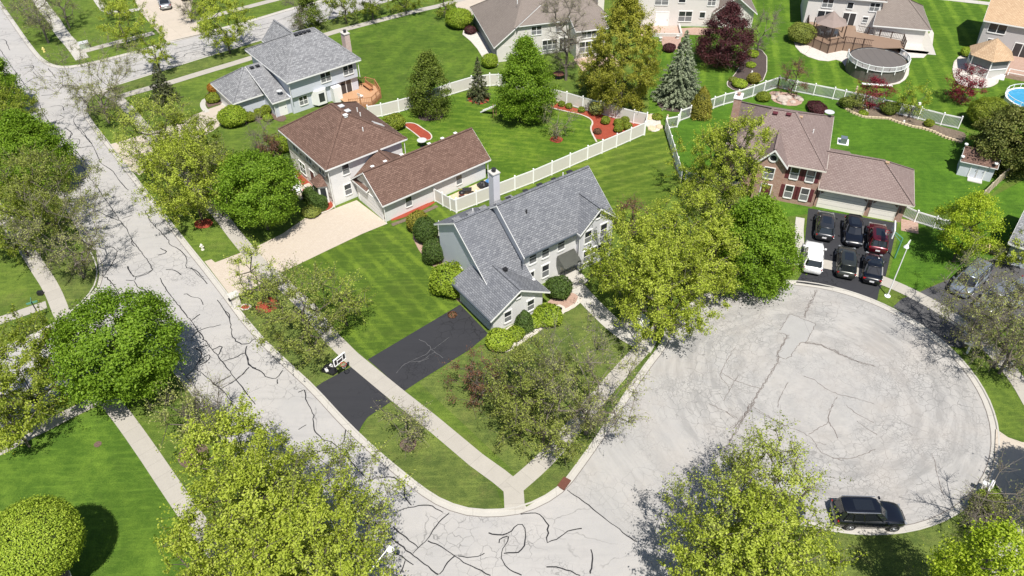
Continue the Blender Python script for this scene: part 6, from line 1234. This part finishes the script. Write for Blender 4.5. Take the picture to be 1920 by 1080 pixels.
heap('tarp_heap', 15.6, -6.9, .75, .7, 'black', 'black tarpaulin heap at the end of the gravel yard', 'tarpaulin'); heap('tarp_heap', 16.7, -6.8, .6, .6, 'bluep', 'blue tarpaulin heap beside the black one', 'tarpaulin'); heap('tarp_heap', 16.6, -7.9, .55, .35, M['bluep'], 'flat blue plastic pile in front of the tarpaulins by the chimney', 'tarpaulin')
# patio and table behind, slide under the big tree, round garden table
sheet('patio', [B_.P(9.0, .8), B_.P(14.0, .8), B_.P(14.0, 3.6), B_.P(11.5, 5.6), B_.P(9.0, 5.0)], 'drive_beige', z=LZ+.013)
def roundtable(px, py, r, h, label, mat='galv', top=None):
    b = G(px, py, h); t = thing('garden_table', (b.x, b.y, LZ), label, 'garden table'); mb = MB(); mb.lathe((b.x, b.y, LZ+h-.05), [(r, 0), (r, .04)], 20); mb.build('tabletop', mat, t); mb = MB(); mb.tube((b.x, b.y, LZ), (b.x, b.y, LZ+h-.05), .05, n=8); mb.lathe((b.x, b.y, LZ), [(r*.5, 0), (r*.45, .04)], 12); mb.build('pedestal', 'dark', t)
roundtable(791, 264, .6, .9, 'pale round bird bath at the tip of the small red flower bed')
def chair(x, y, rz, label, mat, group=None, name='garden_chair'):
    t = thing(name, (x, y, LZ), label, 'chair', group); c = Vector((x, y, LZ)); m = Matrix.Rotation(rz, 3, 'Z'); V_ = lambda a, b_, z: c+m @ Vector((a, b_, z))
    mb = MB(); mb.box(V_(0, 0, .43), (.5, .5, .05), rz); mb.build('seat', mat, t); mb = MB(); mb.hexa([V_(-.25, -.25, .45), V_(-.25, .25, .45), V_(-.29, .25, .45), V_(-.29, -.25, .45)], [V_(-.36, -.23, .95), V_(-.36, .23, .95), V_(-.40, .23, .95), V_(-.40, -.23, .95)]); mb.build('backrest', mat, t)
    for a in (-.22, .22):
        for b_ in (-.22, .22): mb = MB(); mb.bar(V_(a, b_, 0), V_(a, b_, .42), .04); mb.build('leg', mat, t)
for i, (u, v) in enumerate(((10.2, 2.0), (11.4, 2.6), (10.6, 3.6))): q = B_.P(u, v); chair(q.x, q.y, i*2.0, ['metal patio chair nearest the brown house wall', 'metal patio chair farthest along the rear patio', 'metal patio chair at the lawn side of the rear patio'][i], 'dark')
b = G(898, 210); t = thing('playground_slide', (b.x, b.y, LZ), 'white slide of a small playset under the tall dense tree', 'slide'); top_ = G(927, 200, 1.5); bot = G(903, 210, .15)
d = top_-bot; s = Vector((-d.y, d.x, 0)).normalized()*.28; mb = MB(); mb.hexa([bot-s, bot+s, top_+s, top_-s], [bot-s+Vector((0, 0, .05)), bot+s+Vector((0, 0, .05)), top_+s+Vector((0, 0, .05)), top_-s+Vector((0, 0, .05))]); mb.build('chute', 'vinyl', t)
for k in (-1, 1): mb = MB(); mb.bar(bot+s*k+Vector((0, 0, .1)), top_+s*k+Vector((0, 0, .1)), .05, .16); mb.build('side_rail', 'vinyl', t); mb = MB(); mb.bar(Vector((top_.x, top_.y, LZ))+s*k*1.2, top_+s*k*1.1+Vector((0, 0, .5)), .07); mb.build('leg', 'wood', t)
# front porch of the stone house: two white benches with pink cushions
for i, (u, v) in enumerate(((-1.0, 4.4), (-1.5, 5.6))):
    q = B_.P(u, v); t = thing('porch_bench', (q.x, q.y, LZ+.12), ['white porch bench with pink cushion near the little bay roof', 'white porch bench beyond the first one'][i], 'bench'); fr = Fr((q.x, q.y), 38.3); mb = MB(); mb.prism(fr.quad(-.25, .25, -.6, .6), LZ+.5, LZ+.55); mb.build('seat', 'vinyl', t); mb = MB(); mb.prism(fr.quad(.25, .3, -.6, .6), LZ+.5, LZ+1.0); mb.build('backrest', 'vinyl', t)
    for a in (-.55, .5): mb = MB(); mb.prism(fr.quad(-.22, .22, a, a+.05), LZ+.12, LZ+.5); mb.build('leg', 'vinyl', t)
    if i == 0: mb = MB(); mb.prism(fr.quad(-.2, .2, -.45, .45), LZ+.551, LZ+.63); mb.build('cushion', 'pink', t)
# ---- shrubs
S = shrub
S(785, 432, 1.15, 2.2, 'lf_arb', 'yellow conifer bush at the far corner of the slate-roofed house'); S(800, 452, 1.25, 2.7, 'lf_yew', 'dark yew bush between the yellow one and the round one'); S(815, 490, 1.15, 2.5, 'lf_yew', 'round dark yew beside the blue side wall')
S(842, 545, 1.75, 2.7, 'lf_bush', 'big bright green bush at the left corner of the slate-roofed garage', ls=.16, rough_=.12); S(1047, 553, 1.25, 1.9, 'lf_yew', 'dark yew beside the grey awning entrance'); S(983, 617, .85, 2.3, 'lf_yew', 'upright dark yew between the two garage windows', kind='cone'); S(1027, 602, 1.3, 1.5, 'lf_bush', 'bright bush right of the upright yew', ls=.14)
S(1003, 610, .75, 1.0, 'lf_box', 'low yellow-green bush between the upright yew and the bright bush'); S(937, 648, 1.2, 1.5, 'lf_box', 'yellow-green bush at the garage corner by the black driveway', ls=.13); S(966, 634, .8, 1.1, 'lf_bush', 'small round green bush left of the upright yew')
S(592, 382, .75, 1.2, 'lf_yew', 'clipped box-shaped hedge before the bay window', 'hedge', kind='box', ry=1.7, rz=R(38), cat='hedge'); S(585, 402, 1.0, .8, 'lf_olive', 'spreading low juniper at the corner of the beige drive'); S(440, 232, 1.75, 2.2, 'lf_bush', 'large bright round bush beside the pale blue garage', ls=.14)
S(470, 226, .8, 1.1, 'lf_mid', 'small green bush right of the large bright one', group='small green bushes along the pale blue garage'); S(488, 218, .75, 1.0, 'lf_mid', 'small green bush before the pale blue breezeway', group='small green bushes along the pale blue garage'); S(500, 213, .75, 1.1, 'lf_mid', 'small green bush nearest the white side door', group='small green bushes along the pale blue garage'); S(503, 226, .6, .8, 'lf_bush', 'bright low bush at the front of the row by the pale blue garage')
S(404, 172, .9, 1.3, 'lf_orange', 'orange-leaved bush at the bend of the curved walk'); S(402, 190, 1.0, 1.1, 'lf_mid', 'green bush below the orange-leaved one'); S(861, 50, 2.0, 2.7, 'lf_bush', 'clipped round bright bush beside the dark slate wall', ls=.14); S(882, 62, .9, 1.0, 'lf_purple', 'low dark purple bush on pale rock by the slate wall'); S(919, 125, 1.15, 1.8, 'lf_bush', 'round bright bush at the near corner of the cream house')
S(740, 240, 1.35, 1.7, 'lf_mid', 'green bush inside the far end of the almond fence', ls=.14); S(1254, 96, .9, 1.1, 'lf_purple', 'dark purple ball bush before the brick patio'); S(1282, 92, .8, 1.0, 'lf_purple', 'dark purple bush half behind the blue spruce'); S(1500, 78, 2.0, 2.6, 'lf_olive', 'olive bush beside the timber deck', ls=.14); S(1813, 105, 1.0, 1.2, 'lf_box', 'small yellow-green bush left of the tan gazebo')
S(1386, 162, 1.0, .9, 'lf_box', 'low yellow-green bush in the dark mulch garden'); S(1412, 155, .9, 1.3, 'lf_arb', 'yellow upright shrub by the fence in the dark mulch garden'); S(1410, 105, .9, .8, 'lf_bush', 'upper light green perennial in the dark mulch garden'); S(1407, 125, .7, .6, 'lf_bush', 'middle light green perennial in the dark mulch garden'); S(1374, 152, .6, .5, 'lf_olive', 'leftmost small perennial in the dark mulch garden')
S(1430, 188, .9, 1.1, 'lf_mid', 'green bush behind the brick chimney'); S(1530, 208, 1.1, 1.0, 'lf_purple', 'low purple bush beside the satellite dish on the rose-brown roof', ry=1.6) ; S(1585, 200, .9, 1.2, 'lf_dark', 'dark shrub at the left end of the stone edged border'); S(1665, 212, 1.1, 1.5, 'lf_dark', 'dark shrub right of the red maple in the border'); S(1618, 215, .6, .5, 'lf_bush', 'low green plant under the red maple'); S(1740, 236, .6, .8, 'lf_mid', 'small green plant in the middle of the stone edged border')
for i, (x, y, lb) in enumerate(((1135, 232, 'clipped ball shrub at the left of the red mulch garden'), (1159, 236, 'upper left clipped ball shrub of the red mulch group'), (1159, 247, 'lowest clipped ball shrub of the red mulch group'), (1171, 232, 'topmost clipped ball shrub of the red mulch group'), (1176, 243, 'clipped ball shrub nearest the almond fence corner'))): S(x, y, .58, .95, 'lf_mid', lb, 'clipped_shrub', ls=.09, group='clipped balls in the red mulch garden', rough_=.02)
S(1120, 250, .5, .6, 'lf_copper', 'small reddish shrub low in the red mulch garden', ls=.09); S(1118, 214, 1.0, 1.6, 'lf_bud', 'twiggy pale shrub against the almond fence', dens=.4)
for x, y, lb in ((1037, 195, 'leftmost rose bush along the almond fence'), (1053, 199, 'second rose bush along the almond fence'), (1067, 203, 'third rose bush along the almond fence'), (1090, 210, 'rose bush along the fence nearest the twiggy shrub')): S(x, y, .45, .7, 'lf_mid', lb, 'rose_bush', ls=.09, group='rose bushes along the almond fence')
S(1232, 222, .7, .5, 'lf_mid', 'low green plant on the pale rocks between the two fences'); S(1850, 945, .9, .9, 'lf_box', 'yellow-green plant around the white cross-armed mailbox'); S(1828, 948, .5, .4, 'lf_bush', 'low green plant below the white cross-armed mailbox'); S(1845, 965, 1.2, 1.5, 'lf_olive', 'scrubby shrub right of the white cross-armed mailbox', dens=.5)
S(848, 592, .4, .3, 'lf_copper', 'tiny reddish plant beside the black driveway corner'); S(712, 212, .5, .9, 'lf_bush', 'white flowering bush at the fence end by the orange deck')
# pine at the right: a cloud of clumps
M['pine'] = M['needle_olive']; SPEC['pine'] = ('round', 2.4, 170, .17, .34, 'needle_olive', 'bark', .05, 0)
tree(1908, 254, 'pine', 3.9, 6.2, 'spreading olive pine towering over the blue shed', zc=4, seed=58, name='pine_tree')
# garden rocks
ROCKL = ['leftmost stone of the rock garden', 'second stone from the left in the rock garden', 'largest broad stone in the middle of the rock garden', 'stone behind the largest one in the rock garden', 'stone right of the largest one in the rock garden', 'topmost stone at the right side of the rock garden', 'rightmost small stone of the rock garden', 'lowest small stone at the front of the rock garden']
for i, (x, y, r) in enumerate(((1448, 186, .5), (1457, 180, .4), (1466, 190, .8), (1478, 186, .5), (1486, 194, .45), (1494, 186, .5), (1501, 190, .4), (1470, 197, .4))):
    b = G(x, y); mb = MB(); rgx = random.Random(i); mb.lathe((b.x, b.y, LZ), [(r*.9, 0), (r*rgx.uniform(.9, 1.05), r*.25), (r*.7, r*rgx.uniform(.5, .7)), (r*.2, r*.72)], 7); o = mb.build('garden_rock', 'rock', None, org=(b.x, b.y, LZ)); tag(o, ROCKL[i], 'rock', 'stones of the rock garden')
for i, (x, y, r, lb) in enumerate(((1218, 222, .7, 'flat pale rock at the top between the two fences'), (1222, 243, .6, 'flat pale rock at the bottom left between the two fences'), (1236, 240, .5, 'flat pale rock at the bottom right between the two fences'))):
    b = G(x, y); mb = MB(); mb.lathe((b.x, b.y, LZ), [(r, 0), (r*.95, .15), (r*.7, .25), (r*.1, .27)], 7); o = mb.build('garden_rock', 'gravel', None, org=(b.x, b.y, LZ)); tag(o, lb, 'rock')

# ---- orange deck of the grey-roofed house
A_ = Fr(G(537.9, 155.5, 5), 37.8)
def deck(fr, poly, z, label, boards, rail, gaps=(), name='deck', skirt=None, hr=.95, postm=None, solid=False):
    q = fr.P(*poly[0]); t = thing(name, (q.x, q.y, LZ), label, 'deck'); mb = MB(); mb.prism([fr.P(*p) for p in poly], z-.12, z); mb.build('floor', boards, t)
    mb = MB(); P = [fr.P(*p) for p in poly]; n = len(P)
    for i in range(n):
        if i in gaps: continue
        a, b = P[i], P[(i+1) % n]; mb.bar(Vector((a.x, a.y, z/2+.05)), Vector((b.x, b.y, z/2+.05)), .04, z-.1)
    mb.build('skirt', skirt or rail, t)
    for i in range(n):
        if i in gaps: continue
        a, b = P[i], P[(i+1) % n]; m2 = MB(); L = (b-a).length
        for zz in (z+hr, z+.15): m2.bar(Vector((a.x, a.y, zz)), Vector((b.x, b.y, zz)), .09 if zz > z+.5 else .05, .05)
        for k in range(1, int(L/.22)): c = a.lerp(b, k/int(L/.22)); m2.bar(Vector((c.x, c.y, z+.15)), Vector((c.x, c.y, z+hr)), .03)
        r_ = m2.build('railing', rail, t)
        for k in range(int(L/1.9)+1): c = a.lerp(b, k/(int(L/1.9)+1)); m2 = MB(); m2.bar(Vector((c.x, c.y, LZ)), Vector((c.x, c.y, z+hr+.08)), .11); m2.build('post', postm or rail, t)
    return t
deck(A_, [(6.8, .9), (6.8, -2.6), (9.4, -4.0), (11.6, -2.6), (12.4, .2), (11.8, 1.6), (10.3, 1.8), (10.3, .9)], .55, 'orange timber deck with railings behind the pale blue house', 'wood', 'wood_rail', gaps=(0, 6, 7))
q = A_.P(11.0, .3); t = thing('deck_bench', (q.x, q.y, .55), 'orange timber bench built on the deck', 'bench'); mb = MB(); mb.prism(A_.quad(10.9, 11.4, -.9, 1.1), .95, 1.0); mb.build('seat', 'wood_rail', t); mb = MB(); mb.prism(A_.quad(11.4, 11.46, -.9, 1.1), .95, 1.45); mb.build('backrest', 'wood_rail', t)
for v in (-.8, 1.0): mb = MB(); mb.prism(A_.quad(10.95, 11.35, v, v+.08), .551, .95); mb.build('leg', 'wood_rail', t)
q = A_.P(9.0, -1.8); chair(q.x, q.y, 1.0, 'pale reclining chair on the orange deck', 'canvas')
for o in [o for o in bpy.data.objects if o.get('label') == 'pale reclining chair on the orange deck']: o.location.z = .551
# ---- timber deck, canopy and covered pool behind the white house
D_ = Fr(G(1642.5, 47.5, 2.6), -15)
deck(D_, [(-9.4, 2.5), (-9.6, -3.4), (-6.6, -6.0), (-4.4, -4.4), (-.6, -4.8), (-.2, -5.2), (3.9, -4.0), (3.9, -1.6), (-2.4, .2), (-2.4, 2.5)], 1.3, 'brown timber deck with dark railings beside the covered pool', 'wood_brown', 'wood_dark', gaps=(4, 5, 8, 9), skirt='wood_brown')
g = D_.P(-6.6, -1.8); t = thing('canopy_pavilion', (g.x, g.y, 1.301), 'octagonal pavilion with taupe pointed canopy on the timber deck', 'gazebo'); n = 6; rr = 2.5; c6 = [Vector((g.x+rr*math.cos(a), g.y+rr*math.sin(a), 3.3)) for a in [2*math.pi*i/n+.3 for i in range(n)]]; ap = Vector((g.x, g.y, 4.9)); mb = MB()
for i in range(n):
    a, b = c6[i], c6[(i+1) % n]; ma = a.lerp(ap, .5)-Vector((0, 0, .22)); mb2 = b.lerp(ap, .5)-Vector((0, 0, .22)); mb.face([a, b, mb2, ma]); mb.face([ma, mb2, ap])
mb.build('canopy', 'umbrella', t)
for a in c6: m2 = MB(); m2.bar(Vector((a.x*.97+g.x*.03, a.y*.97+g.y*.03, 1.15)), Vector((a.x*.97+g.x*.03, a.y*.97+g.y*.03, 3.28)), .12); m2.build('post', 'wood_dark', t)
for i in range(3):
    q = D_.P(-7.6+i*1.0, -2.2+.5*(i % 2)); chair(q.x, q.y, i*2.1, ['white patio chair left under the taupe canopy', 'white patio chair in the middle under the taupe canopy', 'white patio chair right under the taupe canopy'][i], 'canvas')
for o in [o for o in bpy.data.objects if 'under the taupe canopy' in str(o.get('label'))]: o.location.z = 1.301
pc = G(1646, 132, 0); pc2 = (G(1590, 110, 1.8)+G(1702, 116, 1.8))/2; pr = (G(1590, 110, 1.8)-G(1702, 116, 1.8)).length/2; P0 = Vector((pc2.x, pc2.y, LZ)); pr = pr*.985
t = thing('swimming_pool', P0, 'round above-ground pool with a dark winter cover and white rail', 'swimming pool'); n = 28
mb = MB(); mb.lathe(P0, [(pr, 0), (pr, 1.73)], n); mb.build('pool_wall', 'poolwall', t)
mb = MB(); A_r = [P0+Vector((pr*.97*math.cos(2*math.pi*i/n), pr*.97*math.sin(2*math.pi*i/n), 1.75)) for i in range(n)]; rg_ = [A_r]
for k, (f, z) in enumerate(((.85, 1.60), (.6, 1.50), (.3, 1.46), (.02, 1.45))): rg_.append([P0+Vector((pr*f*math.cos(2*math.pi*i/n)*(1+.03*math.sin(i*2.1+k)), pr*f*math.sin(2*math.pi*i/n), z+.05*math.sin(i*1.7+k*2))) for i in range(n)])
loft(mb, rg_, True, False); mb.build('winter_cover', 'poolcover', t, smooth=True, merge=True)
mb = MB()
for i in range(n): a, b = 2*math.pi*i/n, 2*math.pi*(i+1)/n; mb.bar(P0+Vector((pr*math.cos(a), pr*math.sin(a), 1.77)), P0+Vector((pr*math.cos(b), pr*math.sin(b), 1.77)), .18, .05)
mb.build('coping', 'dark', t); ro = pr*1.03
for i in range(n):
    a, b = 2*math.pi*i/n, 2*math.pi*(i+1)/n; am = (a+b)/2
    if .35 < am < 2.75: continue
    mb = MB(); pa = P0+Vector((ro*math.cos(a), ro*math.sin(a), 0)); pb = P0+Vector((ro*math.cos(b), ro*math.sin(b), 0))
    for z in (1.87, 2.5): mb.bar(pa+Vector((0, 0, z)), pb+Vector((0, 0, z)), .07, .07)
    for k in range(1, 7): c = pa.lerp(pb, k/7); mb.bar(c+Vector((0, 0, 1.87)), c+Vector((0, 0, 2.5)), .035, .035)
    mb.build('rail', 'vinyl', t)
    if i % 2 == 0: mb = MB(); mb.bar(pa+Vector((0, 0, 1.4)), pa+Vector((0, 0, 2.6)), .10); mb.build('post', 'vinyl', t)
a0_ = G(1616, 158, .5); a1_ = G(1673, 162, .5); t = thing('white_bench', (a0_.x, a0_.y, LZ), 'long white bench on dark legs in front of the pool', 'bench'); mb = MB(); mb.bar((a0_.x, a0_.y, .6), (a1_.x, a1_.y, .6), .4, .06); mb.build('seat', 'vinyl', t)
for f in (.08, .92): c = a0_.lerp(a1_, f); mb = MB(); mb.bar((c.x, c.y-.12, LZ), (c.x, c.y, .58), .08); mb.build('leg', 'dark', t)
# ---- tan gazebo, steps, small pool at the upper right
H_ = Fr(G(1844.5, 37.7, 5), -30); gc_ = (G(1819, 93, 2.7)+G(1898, 111, 2.7))/2+Vector((.2, .3, 0)); t = thing('gazebo', (gc_.x, gc_.y, LZ), 'screened gazebo with a tan shingle pyramid roof', 'gazebo'); n = 6; rr = 3.1
c6 = [Vector((gc_.x+rr*math.cos(a), gc_.y+rr*math.sin(a), 2.75)) for a in [2*math.pi*i/n+.15 for i in range(n)]]; w6 = [Vector((gc_.x+rr*.86*math.cos(a), gc_.y+rr*.86*math.sin(a), 0)) for a in [2*math.pi*i/n+.15 for i in range(n)]]; ap = Vector((gc_.x, gc_.y, 4.9)); mb = MB()
for i in range(n): mb.face([c6[i], c6[(i+1) % n], ap])
mb.face(c6[::-1]); mb.build('roof', 'roof_tan', t)
mb = MB(); mb.prism(w6, LZ, 1.35); mb.build('lower_wall', 'vert_grey', t); mb = MB(); mb.prism([gc_.lerp(Vector((p.x, p.y, 0)), .96) for p in w6], 1.35, 2.7); mb.build('insect_screen', 'screen', t)
for p in w6: mb = MB(); mb.bar((p.x, p.y, LZ), (p.x, p.y, 2.72), .12); mb.build('post', 'vinyl', t)
mb = MB()
for i in range(n): a, b = w6[i], w6[(i+1) % n]; mb.bar((a.x, a.y, 1.4), (b.x, b.y, 1.4), .14, .09)
mb.build('sill', 'vinyl', t)
q = H_.P(4.8, -5.5); t = thing('deck', (q.x, q.y, LZ), 'pale raised patio deck with white rails right of the gazebo', 'deck'); mb = MB(); mb.prism(H_.quad(2.6, 9, -6.5, .4), LZ, .65); mb.build('floor', 'stones_pink', t)
for k in range(3): mb = MB(); mb.prism(H_.quad(3.2, 4.9, -7.5+.32*k, -7.18+.32*k), LZ, .25+.15*k); mb.build('step', 'vinyl', t)
mb = MB()
for a, b in (((5.1, -6.5), (9, -6.5)), ((5.1, -6.5), (5.1, -7.4)), ((3.1, -6.5), (3.1, -7.4))):
    for z in (.95, 1.5): mb.bar(H_.P(*a, z), H_.P(*b, z), .07)
mb.build('rail', 'vinyl', t)
p0 = G(1934, 190, 1.0); P0 = Vector((p0.x, p0.y, LZ)); t = thing('small_pool', P0, 'blue water pool with white rim at the right edge beside the pine', 'swimming pool'); mb = MB(); mb.lathe(P0, [(3.1, 0), (3.1, 1.1)], 28); mb.build('pool_wall', 'vinyl', t); mb = MB(); mb.lathe(P0, [(3.0, 1.102), (2.9, 1.106)], 28); mb.build('water_surface', 'water', t)
for i in range(20): a, b = 2*math.pi*i/20, 2*math.pi*(i+1)/20; mb = MB(); mb.bar(P0+Vector((3.1*math.cos(a), 3.1*math.sin(a), 1.2)), P0+Vector((3.1*math.cos(b), 3.1*math.sin(b), 1.2)), .25, .06); mb.bar(P0+Vector((3.2*math.cos(a), 3.2*math.sin(a), 1.75)), P0+Vector((3.2*math.cos(b), 3.2*math.sin(b), 1.75)), .06, .06); mb.bar(P0+Vector((3.2*math.cos(a), 3.2*math.sin(a), 1.2)), P0+Vector((3.2*math.cos(a), 3.2*math.sin(a), 1.8)), .06); mb.build('rim', 'vinyl', t)
# ---- pale blue shed
sfr = Fr(G(1792, 329), -27); H = House('shed', sfr, (1.5, 1.2), 'pale blue garden shed with a brown roof under the pine', 'shed')
H.gable('u', .0, 3.5, .0, 2.4, LZ-.02, 2.1, 3.0, 'sid_blue'); H.roof([[(-.15, -.25, 2.05), (3.65, -.25, 2.05), (3.65, 1.2, 3.15), (-.15, 1.2, 3.15)], [(-.15, 1.2, 3.15), (3.65, 1.2, 3.15), (3.65, 2.65, 2.05), (-.15, 2.65, 2.05)]], 'roof_brown', 'white', th=.08, fh=.08)
H.door('f', 1.2, 1.85, .0, LZ+.05, 1.9, 'sid_blue'); H.door('f', 1.95, 2.6, .0, LZ+.05, 1.9, 'sid_blue')
mb = MB(); mb.prism(sfr.quad(1.2, 2.7, -.9, -.02), LZ, LZ+.1); mb.build('step', 'conc', H.t)
for u, v, z in ((-.1, .0, 2.5), (3.3, -.2, 2.6), (-.1, 1.3, 3.4)): mb = MB(); mb.lathe(sfr.P(u, v, z-.1), [(.05, 0), (.2, .06), (.2, .18), (.05, .26)], 10); mb.build('globe_lamp', 'vinyl', H.t)
# pallet, dish, AC pad, statues, umbrella
b = G(1850, 468); t = thing('wooden_pallet', (b.x, b.y, LZ), 'weathered wooden pallet lying on the lawn below the lime tree', 'pallet'); fr = Fr((b.x, b.y), -30)
for k in range(8): mb = MB(); mb.prism(fr.quad(-1.0+k*.27, -.85+k*.27, -.8, .8), LZ+.14, LZ+.165); mb.build('slat', 'pallet', t)
for v in (-.75, -.03, .68): mb = MB(); mb.prism(fr.quad(-1.0, 1.05, v, v+.08), LZ, LZ+.14); mb.build('bearer', 'pallet', t)
q = G(1555, 212, 6.0); t = thing('satellite_dish', (q.x, q.y, LZ), 'large grey satellite dish standing behind the rose-brown roof', 'satellite dish'); mb = MB(); mb.tube((q.x, q.y, LZ), (q.x, q.y, 6.0), .05, n=8); mb.build('mast', 'galv', t); mb = MB(); mb.lathe((q.x, q.y, 6.0), [(.06, 0), (.35, .05), (.55, .15)], 18); mb.build('dish', 'galv', t)
b = G(1580, 268); t = thing('air_conditioner', (b.x, b.y, LZ), 'blue-grey air conditioner on a pale pad behind the brick garage', 'air conditioner'); mb = MB(); mb.box((b.x, b.y, LZ+.04), (1.3, 1.5, .08), R(-21)); mb.build('pad', 'vinyl', t); mb = MB(); mb.box((b.x-.1, b.y-.25, LZ+.45), (.75, .75, .72), R(-21)); mb.build('casing', 'p_blue', t)
for px, py, h, lb in ((1603, 178, 1.0, 'tan statue at the fence near the red maple'), (1250, 232, 1.0, 'tan finial post at the near end of the rear white fence')):
    b = G(px, py); mb = MB(); mb.lathe((b.x, b.y, LZ), [(.18, 0), (.15, .3), (.08, .5), (.17, .75), (.12, .95), (.13, 1.1), (.02, 1.25)], 10); o = mb.build('garden_statue', 'gravel', None, org=(b.x, b.y, LZ)); tag(o, lb, 'statue')
for px, py, lb in ((1623, 212, 'small white ornament under the red maple'), (1693, 233, 'white rock ornament in the stone edged border'), (1409, 140, 'white ornament in the dark mulch garden')):
    b = G(px, py); mb = MB(); mb.lathe((b.x, b.y, LZ), [(.16, 0), (.2, .12), (.1, .3), (.13, .4), (.02, .5)], 10); o = mb.build('garden_ornament', 'canvas', None, org=(b.x, b.y, LZ)); tag(o, lb, 'ornament')
b = G(1717, 192, 1.6); b = G(1713, 225); mb = MB(); mb.tube((b.x, b.y, LZ), (b.x, b.y, 2.2), .03, n=6); o = mb.build('bird_feeder', 'galv', None, org=(b.x, b.y, LZ)); m2 = MB(); m2.box((b.x, b.y, 2.3), (.3, .3, .28)); m2.build('feeder_box', 'canvas', o); tag(o, 'white bird feeder on a pole by the light green small tree', 'bird feeder')
b = G(826, 455); t = thing('patio_umbrella', (b.x, b.y, LZ), 'folded white patio umbrella behind the slate-roofed house', 'umbrella'); mb = MB(); mb.tube((b.x, b.y, LZ), (b.x, b.y, 2.9), .03, n=8); mb.build('pole', 'galv', t); mb = MB(); mb.lathe((b.x, b.y, LZ+.9), [(.20, 0), (.17, .5), (.13, 1.2), (.04, 1.85)], 10); mb.build('canopy', 'canvas', t)
for px, py, lb in ((1238, 78, 'upper stone seat on the brick patio of the white house'), (1270, 74, 'white planter urn on the patio wall')):
    b = G(px, py); mb = MB(); mb.lathe((b.x, b.y, LZ+.06), [(.25, 0), (.2, .15), (.3, .45), (.26, .5)], 12); o = mb.build('planter_urn', 'conc', None, org=(b.x, b.y, LZ)); tag(o, lb, 'planter')
roundtable(1048, 139, .8, .75, 'reddish round table under the tall leafless tree', 'rust')
